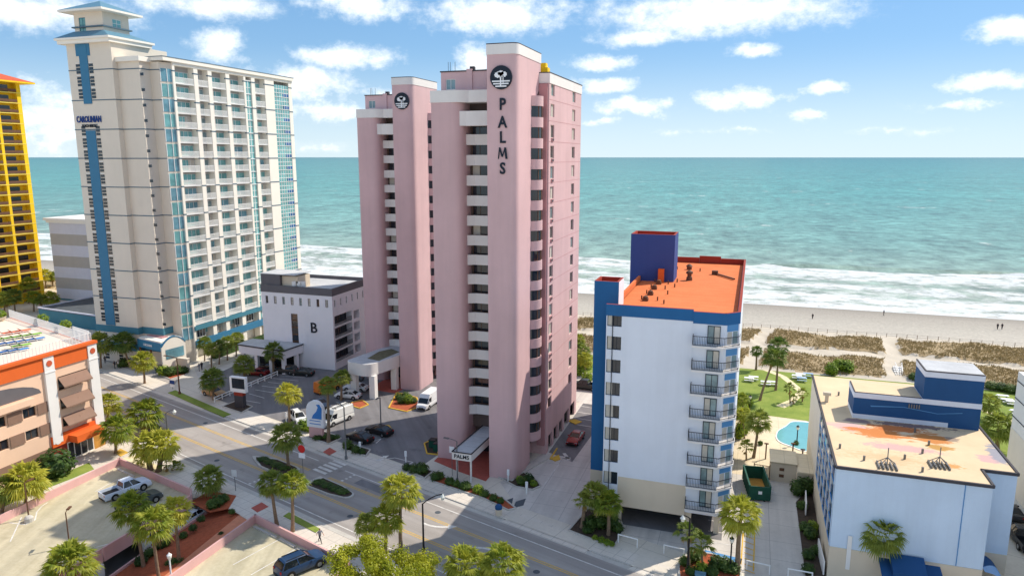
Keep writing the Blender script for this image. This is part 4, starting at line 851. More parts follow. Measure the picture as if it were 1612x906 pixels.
mb = MB(); mb.face([(14.5, 89.56, 14.15), (14.6, 89.55, 14.0), (18, 89.55, 14.3), (21.5, 89.55, 13.9), (24, 89.55, 14.25), (24, 89.55, 14.33), (21.5, 89.55, 13.98), (18, 89.55, 14.38)]); mb.build('wall_cable', 'midblue', o)
mb = MB()
for k in range(5): mb.box(18.5 + .26 * k, 18.62 + .26 * k, 89.5, 89.59, 14.3, 14.8)
mb.build('vent_grille', 'steel', o)
# entrance canopies in dark blue cloth
t = thing('entrance_awning', (16.6, 73, .1), 'dark blue cloth awning on the front of the pale blue low-rise', 'awning')
mb = MB(); mb.face([(14.0, 74, 3.4), (14.0, 70.5, 2.6), (19.5, 70.5, 2.6), (19.5, 74, 3.4)][::-1]); mb.face([(15, 73.9, 4.1), (15, 71.6, 3.3), (18, 71.6, 3.3), (18, 73.9, 4.1)][::-1]); mb.face([(15, 71.6, 3.3), (15, 71.6, 2.8), (18, 71.6, 2.8), (18, 71.6, 3.3)][::-1])
mb.face([(14, 70.5, 2.6), (14, 70.5, 2.2), (19.5, 70.5, 2.2), (19.5, 70.5, 2.6)][::-1]); mb.face([(15, 73.9, 4.1), (15, 73.9, 3.3), (15, 71.6, 2.8), (15, 71.6, 3.3)]); mb.face([(18, 73.9, 4.1), (18, 71.6, 3.3), (18, 71.6, 2.8), (18, 73.9, 3.3)]); mb.build('cloth', 'navy', t)
for x in (14.1, 19.4): MB().tube((x, 70.6, .1), (x, 70.6, 2.4), .06).build('pole', 'rail_black', t)
t = thing('side_awning', (24.6, 76, .1), 'dark blue arched awning beside the step of the pale blue low-rise', 'awning')
mb = MB(); n = 8
for k in range(n):
    a0, a1 = pi * k / n / 2, pi * (k + 1) / n / 2; mb.face([(23.3 + 2.2 * sin(a0), 74.0, 1.6 + 2 * cos(a0)), (23.3 + 2.2 * sin(a1), 74.0, 1.6 + 2 * cos(a1)), (23.3 + 2.2 * sin(a1), 77.8, 1.6 + 2 * cos(a1)), (23.3 + 2.2 * sin(a0), 77.8, 1.6 + 2 * cos(a0))])
mb.build('cloth', 'navy', t); MB().tube((25.4, 74.2, .1), (25.4, 74.2, 1.7), .06).build('pole', 'rail_black', t)

# building on the right edge of the photograph
o = thing('apartment_block', (33, 80, .1), 'grey-white building with dark floor lines at the edge beyond the low-rise', 'building')
MB().box(34, 60, 60, 105.5, 8, 15.6).build('upper_wall', 'white_band', o); MB().box(33.97, 60, 60, 105.53, 0, 8).build('base_wall', 'cream', o)
for z in (9.6, 12.1, 14.4): MB().box(33.93, 33.995, 60, 105.5, z - .05, z + .05).build('floor_line', 'charcoal', o)
for k in range(8): put('window', window_mesh(1.6, 1.5, 'x', 'glass_dark', 'white'), o, (33.95, 66 + 4.6 * k, 11.0), rz=pi)

# ------------------------------------------------------------------ tall cream resort tower with teal bands
o = thing('resort_tower', (-121, 112, .1), 'tall cream resort tower with teal bands, white balconies and a roofed lantern top', 'building')
rnd = random.Random(4)
RZ = [58.2 - 2.93 * k for k in range(19)]                  # railing centres, top floor first
BANDS = [59.9, 54.1, 48.4, 42.7, 37.0, 31.3, 25.6, 19.9, 14.2]
# corner tower
mb = MB(); mb.wall((-131.3, 111.8), (1, 0), (0, -1), 11.4, 0, 64.9, [], .2); mb.box(-131.3, -119.9, 111.8, 126, 0, 64.9, 0, skip='f'); mb.build('corner_tower', 'cream', o)
mb = MB(); mb.box(-119.9, -114.5, 113.0, 121, 0, 61.3); mb.build('tower_shoulder', 'cream', o)
for z in BANDS:
    MB().box(-131.36, -119.84, 111.74, 126.1, z - .09, z + .09).build('band', 'teal_trim', o); MB().box(-119.83, -114.44, 112.94, 118, z - .09, z + .09).build('band', 'teal_trim', o)
    MB().prism([(-116.4, 115.54), (-112.26, 115.54), (-112.2, 115.7), (-116.4, 115.7)], z - .09, z + .09).build('band', 'teal_trim', o)
for (z0, z1, mm) in ((6.6, 8.0, 'teal_band'), (2.9, 4.5, 'caro_blue')):
    mb = MB(); mb.box(-131.4, -119.8, 111.68, 126.1, z0, z1); mb.box(-119.79, -114.4, 112.9, 118, z0, z1); mb.build('base_band', mm, o)
# cornices and lantern
mb = MB(); mb.box(-132.6, -119.3, 110.9, 121.5, 64.9, 65.6, 0); mb.box(-133.0, -119.0, 110.6, 122, 65.601, 66.0, 0)
mb.box(-114.4 - 5.6, -114.0, 112.5, 121.2, 61.3, 62.2, 0); mb.build('cornice', 'caro_white', o)
mb = MB(); A0, A1 = (-133.0, 110.6, 66.0), (-119.0, 122.0, 66.0); q = [(-133, 110.6), (-119, 110.6), (-119, 122), (-133, 122)]; r_ = [(-129.9, 112.6), (-122.2, 112.6), (-122.2, 119), (-129.9, 119)]
for k in range(4): a, b = q[k], q[(k + 1) % 4]; c, d = r_[(k + 1) % 4], r_[k]; mb.face([(*a, 66.003), (*b, 66.003), (*c, 67.4), (*d, 67.4)])
mb.build('skirt_roof', 'teal_roof', o)
mb = MB(); mb.wall((-129.7, 112.8), (1, 0), (0, -1), 7.4, 66.5, 71.0, [(1.2, 2.9, 67.2, 70.0)], .2); mb.wall((-122.3, 112.8), (0, 1), (1, 0), 6.2, 66.5, 71.0, [(2.2, 4.4, 68.2, 69.9)], .2)
mb.box(-129.7, -122.3, 112.8, 119, 66.5, 71, 0, skip='fr'); mb.box(-130.1, -121.9, 112.4, 119.4, 68.05, 68.3, 1, skip=''); mb.build('lantern', ['cream', 'teal_trim'], o)
put('window', window_mesh(1.7, 2.8, 'y', 'glass_teal', 'teal_band', .12, 1, 2), o, (-127.65, 112.95, 68.6)); put('window', window_mesh(2.2, 1.7, 'x', 'glass_teal', 'white', .12, 1, 2), o, (-122.45, 116.1, 69.05))
mb = MB(); e = [(-131.6, 110.9), (-120.4, 110.9), (-120.4, 120.9), (-131.6, 120.9)]; mb.prism(e, 70.9, 71.3, 1); ap = (-126, 115.9, 73.6)
for k in range(4): mb.face([(*e[k], 71.303), (*e[(k + 1) % 4], 71.303), ap])
mb.build('hip_roof', ['teal_roof', 'caro_white'], o)
# glazed blue stripe with louvred windows either side
mb = MB(); mb.box(-128.1, -126.0, 111.66, 111.79, 53.4, 66.4); mb.box(-128.9, -125.3, 111.70, 111.795, 62.6, 66.4); mb.box(-128.4, -125.9, 111.66, 111.79, 8.1, 48.2); mb.build('blue_stripe', 'caro_blue', o)
lou = shared('louvre', lambda: [m_ for m_ in [MB()] if [m_.box(-.5, .5, -.06, 0, -.95 + .66 * k, -.45 + .66 * k, 0) for k in range(3)] and (m_.box(-.52, .52, -.08, 0, 1.02, 1.14, 1) or True)][0].mesh('window', ['glass_dark', 'white']))
for k in range(22):
    z = 60.2 - 2.4 * k
    if 48.6 < z < 54.5 or z < 8.9: continue
    for x in ((-128.75, -125.35) if z > 50 else (-129.05, -125.25)): put('window', lou, o, (x, 111.79, z))
for z in (1.6, 5.4):
    for x in (-129.0, -125.2): put('window', lou, o, (x, 111.79, z))
put('lettering', text_mesh('CAROLINIAN', 1.75, .06, 'letter_blue', .03, squeeze=.62), o, (-127.25, 111.68, 50.35)); put('lettering', text_mesh('BEACH RESORT', .8, .05, 'letter', .015, squeeze=.72), o, (-127.2, 111.7, 49.1))
# recessed front between tower and glazed corner, with small dark vents
mb = MB(); mb.prism([(-116.5, 115.6), (-112.3, 115.6), (-111.3, 118.4), (-113, 120), (-116.5, 120)], 0, 61.4); mb.build('front_wall', 'cream', o)
for k in range(19): put('vent', shared('vent', lambda: MB().box(-.4, .4, -.05, 0, -.28, .28).mesh('vent', 'glass_dark')), o, (-114.0, 112.99, RZ[k] + .6))
# glazed chamfer
c0, c1 = Vector((-112.3, 115.6)), Vector((-111.3, 118.4)); d_ = c1 - c0; nr = Vector((d_.y, -d_.x)).normalized()
for k in range(19):
    z = RZ[k]
    m_ = MB(); p, q2 = c0 + d_ * .06 + nr * .05, c0 + d_ * .94 + nr * .05; m_.prism([tuple(p), tuple(q2), tuple(q2 - nr * .06), tuple(p - nr * .06)], z - .5, z + 2.0, 0)
    for f in (.0, .5, 1.0):
        w = p + (q2 - p) * f + nr * .03; m_.box(w.x - .05, w.x + .05, w.y - .05, w.y + .05, z - .5, z + 2.0, 1)
    m_.build('corner_glazing', ['glass_teal' if k % 2 else 'glass_blue', 'rail_white'], o)
# long balcony side: bays between white columns
FX = -111.3
mb = MB(); mb.box(-131.2, FX - 1.7, 120, 157, 0, 61.3); mb.build('main_block', 'caro_white', o)
mb = MB(); mb.box(FX - 1.7, FX - 1.4, 118.4, 157, 8, 61.3); mb.build('recess_wall', 'grey_wall', o)
cols_ = [(117.9, 118.5), (123.65, 124.8), (127.75, 128.9), (133.2, 134.4), (139.05, 139.7), (141.7, 142.9), (146.5, 149.9), (155.7, 157.0)]
for (a, b) in cols_: MB().box(FX - 1.45, FX + .12, a, b, 0, 61.0).build('column', 'caro_white', o)
for z in BANDS:
    for (a, b) in cols_: MB().box(FX - .3, FX + .16, a - .03, b + .03, z - .12, z + .12).build('column_band', 'teal_trim', o)
def balc(y0, y1):
    def fn():
        m_ = MB(); m_.box(-1.4, .05, y0, y1, -.72, -.55, 0); r_ = MB()
        railing(r_, [(0, y0 + .05), (0, y1 - .05)], 1.1, .22, .035, 0, .08, -.55); return m_.mesh('balcony', ['rail_white']), r_.mesh('railing', ['rail_white'])
    return shared(('cb', y0, y1), fn)
bays = ((118.52, 123.63), (124.82, 127.73), (128.92, 133.18), (134.42, 139.03), (142.92, 146.48))
for k, z in enumerate(RZ):
    for bi, (a, b) in enumerate(bays):
        if z > 6: put('railing', balc(a, b)[1], put('balcony', balc(a, b)[0], o, (FX, 0, z)), local=True)
        gw = round((b - a) * (.94 if bi == 0 else .8), 2); cx_ = (a + b) / 2 if bi == 0 else b - gw / 2 - .1
        put('window', window_mesh(gw, 2.2, 'x', ('glass_teal', 'glass_pale', 'glass_teal', 'glass_teal', 'glass_teal')[bi] if rnd.random() < .85 else 'glass_blue', 'rail_white', .08, 3 if bi == 0 else 1, 1, rnd.choice((0, 0, .3, -.35))), o, (FX - 1.33, cx_, z + .7))
    put('stair_glazing', shared('cs', lambda: MB().box(-.3, -.2, 139.72, 141.68, -.9, 1.85, 0).box(-.2, -.14, 140.6, 140.75, -.9, 1.85, 1).box(-.2, -.14, 139.72, 141.68, .4, .5, 1).box(-.2, .0, 139.72, 141.68, 1.86, 2.03, 1).mesh('stair_glazing', ['glass_teal', 'rail_white'])), o, (FX, 0, z))
    def curtain():
        m_ = MB(); m_.box(-.12, -.02, 149.92, 155.68, -.85, 2.0, 0)
        for j in range(7): y = 149.95 + .95 * j; m_.box(-.02, .06, y - .05, y + .05, -.85, 2.0, 1)
        for zz in (-.85, .1, 1.05): m_.box(-.018, .05, 149.92, 155.68, zz, zz + .12, 1)
        m_.box(-.01, .03, 153.3 + .06, 155.6, -.6, .05, 2)
        return m_.mesh('curtain_wall', ['glass_teal', 'rail_white', 'glass_bluedeep'])
    put('curtain_wall', shared('cw', curtain), o, (FX, 0, z))
mb = MB(); mb.box(FX - 1.5, FX + .2, 118.0, 157.1, 61.0, 61.6, 0); mb.box(FX - 2, FX + .55, 115.2, 157.4, 61.601, 62.3, 0); mb.box(-120.5, FX - 2.01, 115.2, 157.4, 61.601, 62.3, 0); mb.build('roof_cornice', 'caro_white', o)
mb = MB(); mb.box(-120.6, FX + .62, 115.1, 157.5, 62.303, 62.42); mb.build('roof_edge', 'teal_trim', o)
for (z0, z1, mm) in ((6.6, 7.5, 'teal_band'), (2.9, 4.4, 'caro_blue')):
    mb = MB(); mb.box(FX - .2, FX + .35, 118.1, 157.1, z0, z1); mb.build('base_band', mm, o)
for k in range(9): put('window', window_mesh(2.6, 2.2, 'x', 'glass_dark', 'rail_white', .1, 2, 1), o, (FX - .9, 121 + 4.0 * k, 5.6))
# drive-under canopy with curved gable sign
t = thing('hotel_canopy', (-115, 110, .1), 'blue drive-under canopy with curved white gable in front of the cream tower', 'canopy')
cp = [(-119.6, 112.2), (-119.2, 110.6), (-111.4, 108.9), (-110.6, 114.3), (-114.8, 115.5)]
mb = MB(); mb.prism(cp, 4.4, 6.0); mb.build('fascia', 'caro_blue', t); mb = MB(); mb.prism([(-119.3, 112.1), (-119.0, 110.8), (-111.6, 109.2), (-110.9, 114.1), (-114.8, 115.4)], 6.003, 6.3); mb.build('roof', 'caro_white', t)
mb = MB(); mb.prism([(-118.6, 112.6), (-113.6, 111.6), (-113.4, 113), (-117.4, 114)], 6.303, 6.45); mb.build('roof_hatch', 'pink_dark', t)
g0, g1 = Vector((-111.35, 108.85)), Vector((-110.5, 114.3)); m_ = MB(); n = 10; top = [(i / n, 3.6 + 3.3 * sin(pi * (.12 + .76 * i / n)) ** .7) for i in range(n + 1)]
nn = Vector((.988, -.154)) * .25
pa = [(*(g0 + (g1 - g0) * f), z) for f, z in top]; lo_ = [(*g0, .1), (*g1, .1)]
fr = [lo_[0], lo_[1]] + pa[::-1]; bk = [(p[0] + nn.x, p[1] + nn.y, p[2]) for p in fr]
m_.face(fr[::-1]); m_.face(bk)
for i in range(len(fr)): j = (i + 1) % len(fr); m_.face([fr[i], fr[j], bk[j], bk[i]])
m_.build('gable_sign', 'caro_white', t)
m_ = MB()
for i in range(n): a, b = pa[i], pa[i + 1]; m_.beam((a[0] + .12, a[1], a[2] + .12), (b[0] + .12, b[1], b[2] + .12), .4, .22)
m_.build('gable_trim', 'caro_blue', t)
m_ = MB(); m_.prism([(-110.98 + .03, 109.6), (-110.28 + .03, 113.7), (-110.25 + .03, 113.7), (-110.95 + .03, 109.6)], 2.6, 4.6); m_.build('sign_panel', 'glass_blue', t)
put('lettering', text_mesh('CAROLINIAN', .7, .02, 'letter_white', .0, squeeze=.7), t, (-115.6, 109.72, 5.2), rz=atan2(-1.7, 7.8))
for (x, y) in ((-119, 111), (-115.5, 110.3)): MB().tube((x, y, .1), (x, y, 4.4), .2, n=10).build('column', 'bronze', t)
MB().box(-110.2, -107.6, 111.6, 112.2, .1, 2.4).box(-110.3, -107.5, 111.5, 112.3, 2.4, 2.55).build('planter_wall', 'cream', t)

# ------------------------------------------------------------------ grey low hotel with a B emblem
o = thing('boutique_hotel', (-87.5, 121.2, .1), 'pale grey six-storey hotel with a dark B emblem on its blank front', 'building')
holes = [(1.0 + 2.05 * k, 1.65 + 2.05 * k, 13.1, 14.7) for k in range(8)] + [(7.0, 8.6, 2.4, 11.3)]
mb = MB(); mb.wall((-96, 121.2), (1, 0), (0, -1), 17, 0, 15.5, holes, .3); mb.face([(-96, 121.2, 0), (-96, 121.2, 15.5), (-96, 138, 15.5), (-96, 138, 0)][::-1]); mb.build('front_wall', 'b_wall', o)
mb = MB(); h2 = [(.5, 7.2, 1.6 + 2.5 * k, 3.75 + 2.5 * k) for k in range(4)] + [(7.9, 10.2, 1.6 + 2.5 * k, 3.4 + 2.5 * k) for k in range(4)] + [(.7 + 2.2 * k, 1.2 + 2.2 * k, 13.1, 14.6) for k in range(6)]
mb.wall((-79, 121.2), (0, 1), (1, 0), 14.5, 0, 15.5, h2, 1.4); mb.build('side_wall', 'b_wall', o)
mb = MB(); mb.box(-95.9, -80.5, 121.9, 135.6, .1, 15.4); mb.build('core', 'loggia', o)
mb = MB(); mb.face([(-95.6, 121.6, 16.3), (-79.4, 121.6, 16.3), (-79.4, 135.4, 16.3), (-95.6, 135.4, 16.3)]); mb.build('roof', 'membrane', o)
for a, b in (((-96.05, 121.15), (-78.95, 121.15)), ((-78.95, 121.5), (-78.95, 135.7)), ((-78.6, 135.7), (-96.05, 135.7))):
    A = Vector(a); B2 = Vector(b); d = (B2 - A).normalized(); n_ = Vector((-d.y, d.x)) * .35; m_ = MB(); m_.prism([a, b, tuple(B2 + n_), tuple(A + n_)], 15.5, 17.0); m_.build('parapet', 'grey_trim', o)
mb = MB(); mb.box(-96.08, -91.4, 121.52, 127, 17.0, 19.2, 0); mb.box(-91.39, -87.6, 122.2, 126.5, 16.31, 18.9, 1); mb.box(-96.2, -87.5, 121.4, 127.1, 19.203, 19.35, 2); mb.build('roof_room', ['grey_trim', 'beige', 'membrane'], o)
for k in range(3):
    x = -88.4 + 1.15 * k * .8; m_ = MB(); m_.box(x - .45, x + .45, 121.9 + .3 * k, 122.15 + .3 * k, 16.6, 17.9); m_.tube((x, 121.88 + .3 * k, 17.25), (x, 121.8 + .3 * k, 17.25), .36, n=14); m_.build('condenser', 'white', o)
for k in range(8): put('window', window_mesh(.65, 1.6, 'y', rnd.choice(('glass_dark', 'glass_pale')), 'bronze', .05, 0, 2, .5 if k % 2 else 0), o, (-96 + 1.325 + 2.05 * k, 121.45, 13.9))
for k in range(6): put('window', window_mesh(1.6, 1.4, 'y', 'glass_dark' if k else 'glass_pale', 'bronze', .08, 0, 1), o, (-88.2, 121.42, 3.15 + 1.5 * k)); MB().box(-89, -87.4, 121.35, 121.5, 3.86 + 1.5 * k, 3.94 + 1.5 * k).build('transom', 'bronze', o)
for k in range(4):
    z = 1.6 + 2.5 * k
    m_ = MB(); m_.box(-79.5, -78.9, 121.7, 128.4, z - .12, z + .05, 1); railing(m_, [(-79.05, 121.8), (-79.05, 128.3)], 1.0, .25, .02, 0, .05, z); m_.build('balcony', ['rail_black', 'white'], o)
    put('window', window_mesh(2.6, 1.9, 'x', 'glass_dark', 'rail_black', .08, 2), o, (-80.44, 123.6, z + 1.1)); put('window', window_mesh(2.6, 1.9, 'x', 'glass_dark', 'rail_black', .08, 2), o, (-80.44, 126.9, z + 1.1)); put('window', window_mesh(2.2, 1.7, 'x', 'glass_pale', 'bronze', .1, 1), o, (-80.4, 130.25, z + .9))
for k in range(6): put('window', window_mesh(.5, 1.5, 'x', 'glass_dark', 'bronze', .05, 0), o, (-79.3, 122.15 + 2.2 * k, 13.85))
put('emblem', text_mesh('B', 3.0, .06, 'letter', .03), o, (-83.6, 121.1, 8.6))
t = thing('entrance_porch', (-92.6, 117, .1), 'white flat-roofed porch with dark trim at the grey B hotel', 'porch')
pr = [(-98.8, 116.6), (-87.0, 115.2), (-86.4, 121.1), (-98.8, 121.1)]
mb = MB(); mb.prism(pr, 3.3, 4.9); mb.build('fascia', 'b_wall', t); mb = MB(); mb.prism([(p[0] * 1.0 + (-.15 if p[0] < -92 else .15), p[1] + (-.15 if p[1] < 119 else 0)) for p in pr], 4.903, 5.2, 0, 1); mb.build('roof', ['charcoal', 'membrane'], t)
for (x, y) in ((-98.2, 117.2), (-94.4, 116.6), (-90.6, 116.2), (-87.3, 115.8), (-87, 119.5)): MB().box(x - .35, x + .35, y - .35, y + .35, .1, 3.3).build('column', 'b_wall', t)
MB().box(-98, -87.6, 120.6, 120.9, .1, 3.2).build('entrance_glazing', 'glass_dark', t)

# ------------------------------------------------------------------ far-left buildings
o = thing('striped_hotel', (-178, 150, .1), 'grey and lilac banded hotel block behind the cream resort tower', 'building')
for k in range(7):
    z = 2.6 + 3.15 * k; MB().box(-190, -160, 150, 176, z, z + 3.149).build('wall_band', 'grey_wall' if k % 2 else 'pale_wall', o)
MB().box(-190, -160, 150.02, 176, 0, 2.6).build('base_wall', 'pale_wall', o); MB().box(-190.06, -160, 149.94, 176, 2.3, 2.75).build('base_band', 'teal_band', o)
MB().box(-190.5, -159.6, 149.5, 176.4, 24.65, 25.3, 0).box(-191, -159.2, 149.1, 176.8, 25.301, 26.0, 0).build('cornice', 'white', o)
for k in range(8): put('window', window_mesh(.7, 1.6, 'y', 'glass_dark', 'grey_wall', .06, 0), o, (-171.6, 149.95, 3.4 + 2.7 * k))
o = thing('annex', (-150, 136, .1), 'low dark-roofed annex with a teal edge between the striped block and the cream tower', 'building')
ax = [(-177, 134), (-176, 149.4), (-131.6, 149.4), (-131.6, 127), (-150, 131)]
mb = MB(); mb.prism(ax, 0, 3.6); mb.build('wall', 'teal_band', o); mb = MB(); mb.prism(ax, 3.601, 3.9); mb.build('roof', 'dark_roof', o); mb = MB()
for a, b in zip(ax, ax[1:] + ax[:1]): mb.beam((*a, 4.0), (*b, 4.0), .4, .3)
mb.build('roof_edge', 'pale_wall', o)
for (x, y) in ((-146, 139), (-143, 140), (-149, 142)): MB().box(x - 1, x + 1, y - .8, y + .8, 3.9, 5.0).box(x - .7, x + .7, y - .6, y + .6, 5.0, 5.2).build('roof_unit', 'steel', o)
for k in range(4): put('window', window_mesh(2.2, 1.8, 'y', 'glass_dark', 'white', .1, 2), o, (-148 + 4.2 * k, 130.5 - .95 * k, 1.9), rz=-.21)
o = thing('yellow_tower', (-204, 140, .1), 'bright yellow balcony tower with a red tiled roof', 'building')
yx = -204
mb = MB(); mb.box(-240, yx - 1.6, 112, 157, 0, 64); mb.build('main_block', 'yellow', o)
for (a, b) in ((112, 113), (118.5, 119.3), (124.6, 125.4), (131, 131.8), (137, 137.8), (143.3, 144.1), (149.4, 150.2), (155.8, 157)): MB().box(yx - 1.59, yx + .1, a, b, 0, 64).build('column', 'yellow', o)
yb = ((125.4, 131), (131.8, 137), (137.8, 143.3), (144.1, 149.4), (150.2, 155.8))
for k in range(21):
    z = 3.2 + 2.9 * k
    MB().box(yx - 1.58, yx + .16, 112, 157.05, z - .12, z + .12).build('floor_slab', 'yellow_pale', o)
    for (a, b) in yb[1:]:
        def fn(a=a, b=b):
            m_ = MB(); m_.box(-.02, .04, a + .02, b - .02, .3, 1.05, 0); m_.box(-1.5, -1.44, a + .6, b - 1.4, .15, 2.2, 1); return m_.mesh('balcony', ['bronze', 'glass_dark'])
        if rnd.random() < .97: put('balcony', shared(('yb', a), fn), o, (yx, 0, z))
mb = MB(); e = [(-243, 109), (-201.5, 109), (-201.5, 160), (-243, 160)]; r_ = [(-232, 122), (-213, 122), (-213, 147), (-232, 147)]
for k in range(4): a, b = e[k], e[(k + 1) % 4]; c, d = r_[(k + 1) % 4], r_[k]; mb.face([(*a, 64.3), (*b, 64.3), (*c, 69), (*d, 69)])
mb.prism(e, 63.9, 64.29, 1); mb.build('roof', ['terracotta', 'yellow'], o); MB().box(-230, -211, 126, 152, 66, 69.5, 0).box(-231, -210, 125, 153, 69.5, 70.3, 1).build('roof_tower', ['yellow', 'terracotta'], o)

# ------------------------------------------------------------------ peach hotel with orange cornice and roof terrace
o = thing('peach_hotel', (-95, 70, .1), 'peach hotel with orange cornice, sloped awnings and a roof terrace', 'building')
EX = -91.2
s0 = Vector((EX, 76.4)); s1 = Vector((-119.8, 76.4 + 28.6 * .315))
foot = [(EX, 30), (EX, 76.4), tuple(s1), (-122, 30)]
wins = []
for (z0, z1) in ((5.2, 6.6), (8.3, 9.7)):
    for k in range(9): wins.append((1.5 + 4.2 * k, 3.4 + 4.2 * k, z0, z1))
mb = MB(); mb.wall((EX, 30), (0, 1), (1, 0), 46.4, 1.0, 14.4, [w for w in wins if w[1] < 38.5] + [(40.6, 45.4, 10.6, 12.6), (40.6, 45.4, 7.8, 9.4), (40.6, 45.4, 5.2, 6.6)], .35)
mb.face([(s0.x, s0.y, 0), (s1.x, s1.y, 0), (s1.x, s1.y, 14.4), (s0.x, s0.y, 14.4)]); mb.build('wall', 'peach', o)
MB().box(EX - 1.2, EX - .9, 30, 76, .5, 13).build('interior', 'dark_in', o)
for w in wins:
    if w[1] < 38.5: put('window', window_mesh(1.9, 1.4, 'x', 'glass_dark', 'bronze', .08, 1), o, (EX - .3, 30 + (w[0] + w[1]) / 2, (w[2] + w[3]) / 2))
for z in (11.6, 8.6, 5.9): put('window', window_mesh(4.8, 1.5, 'x', 'glass_dark', 'bronze', .08, 2), o, (EX - .3, 73.0, z))
# brown shade panels between the windows, one by one
shade = shared('shade_panel', lambda: MB().box(0, .12, -1.0, 1.0, -.75, .75).mesh('shade_panel', 'brown_panel'))
for (z0, z1) in ((5.2, 6.6), (8.3, 9.7)):
    for k in range(9):
        y = 30 + 4.5 + 4.2 * k
        if y < 68.3: put('shade_panel', shade, o, (EX + .02, y, (z0 + z1) / 2))
for z in (12.5, 9.5, 6.8):
    m_ = MB(); m_.face([(EX + .05, 70.6, z), (EX + 1.1, 70.6, z - 1.2), (EX + 1.1, 75.2, z - 1.2), (EX + .05, 75.2, z)]); m_.face([(EX + .05, 70.6, z - .08), (EX + .05, 75.2, z - .08), (EX + 1.1, 75.2, z - 1.28), (EX + 1.1, 70.6, z - 1.28)])
    m_.face([(EX + 1.1, 70.6, z - 1.2), (EX + 1.1, 70.6, z - 1.4), (EX + 1.1, 75.2, z - 1.4), (EX + 1.1, 75.2, z - 1.2)]); m_.beam((EX + .6, 72.9, z - .58), (EX + .62, 72.9, z - .6), .1, .1); m_.build('awning', 'brown_panel', o)
for y in (68.6, 75.5): MB().box(EX - .2, EX + .35, y, y + 1.5, 3.4, 16.0).build('corner_pier', 'white', o)
for y in (69.35, 76.25): m_ = MB(); m_.tube((EX + .36, y, 15.0), (EX + .42, y, 15.0), .42, n=16); m_.build('roundel', 'terracotta', o); MB().box(EX - .25, EX + .42, y - .82, y + .82, 13.7, 13.85).build('pier_cap', 'white', o)
MB().box(EX - .1, EX + .22, 30, 68.58, 14.0, 15.9).build('cornice', 'orange', o); MB().box(EX - .1, EX + .22, 70.12, 75.48, 14.0, 15.9).build('cornice', 'orange', o)
MB().box(EX - .4, EX + .5, 30, 77.1, 16.0, 16.4).build('coping', 'orange', o)
d = (s1 - s0).normalized(); m_ = MB(); m_.beam((*(s0 - d * .0), 15), (*s1, 15), .3, 1.8); m_.build('cornice', 'orange', o)
m_ = MB(); n = 12
for k in range(n):                          # shallow arch over the upper windows
    a0, a1 = pi * k / n, pi * (k + 1) / n; y0, y1 = 59.5 - 8.5 * cos(a0), 59.5 - 8.5 * cos(a1); m_.face([(EX + .03, y0, 11.2), (EX + .03, y1, 11.2), (EX + .03, y1, 11.2 + 2.2 * sin(a1)), (EX + .03, y0, 11.2 + 2.2 * sin(a0))])
m_.build('arch_window', 'grey_trim', o)
MB().box(EX + .02, EX + .7, 47, 66.5, 10.2, 11.0).build('balcony_ledge', 'peach', o); MB().box(EX + .0, EX + .06, 30, 68.5, 1.0, 3.0).build('base_panel', 'brown_panel', o); MB().box(EX - .1, EX + .12, 30, 68.5, 0, .999).build('plinth', 'peach', o)
MB().box(EX - .15, EX + .3, 68.5, 77.0, 2.9, 4.5).build('entrance_band', 'orange', o)
for y in (69.35, 76.2): m_ = MB(); m_.tube((EX + .3, y, 3.7), (EX + .36, y, 3.7), .5, n=16); m_.build('roundel', 'white', o)
MB().box(EX + .02, EX + 1.9, 71.0, 75.6, 2.9, 3.9).build('entrance_canopy', 'orange', o)
MB().box(EX - .05, EX + .05, 68.5, 70.8, .1, 2.9).build('wall_panel', 'red_brown', o); MB().box(EX - .05, EX + .08, 75.0, 77, .1, 2.9).build('wall_panel', 'rust_floor', o)
put('window', window_mesh(4.2, 2.7, 'x', 'glass_dark', 'white', .14, 3, 1), o, (EX + .06, 72.9, 1.45))
mat('terrace', (232, 214, 196), .85, .06, .6)
mb = MB(); mb.face([(p[0], p[1], 15.9) for p in foot]); mb.build('roof_terrace', 'terrace', o)
t = thing('terrace_railing', (EX, 70, 16.4), 'white railing round the roof terrace of the peach hotel', 'railing')
m_ = MB(); railing(m_, [(EX - .1, 45), (EX - .1, 76.6)], 1.2, .5, .03, 0, .06, 16.4); m_.build('side_rail', 'rail_white', t)
m_ = MB(); railing(m_, [tuple(s0 + d * .3), tuple(s1)], 1.4, .3, .03, 0, .07, 15.9); m_.build('street_rail', 'rail_white', t)
m_ = MB(); railing(m_, [tuple(s0 + d * .3), tuple(s0 + d * 5.5)], 1.9, .35, .05, 0, .1, 15.9); m_.build('corner_trellis', 'rail_white', t)
mat('lounge_green', (120, 178, 52), .7, .05); mat('lounge_blue', (52, 132, 200), .7, .05); mat('lounge_orange', (232, 110, 66), .7, .05)
def lounger(c):
    m_ = MB(); m_.box(-.33, .33, -.95, .35, .28, .36, 0); m_.face([(-.33, .35, .36), (.33, .35, .36), (.33, .95, .8), (-.33, .95, .8)], 0); m_.face([(-.33, .95, .74), (.33, .95, .74), (.33, .35, .28), (-.33, .35, .28)], 0)
    for x in (-.28, .28):
        for y in (-.85, .3): m_.box(x - .03, x + .03, y - .03, y + .03, 0, .28, 1)
    return m_.mesh('cushion', [c, 'rail_white'])
lm = {c: lounger(c) for c in ('lounge_green', 'lounge_blue', 'lounge_orange')}
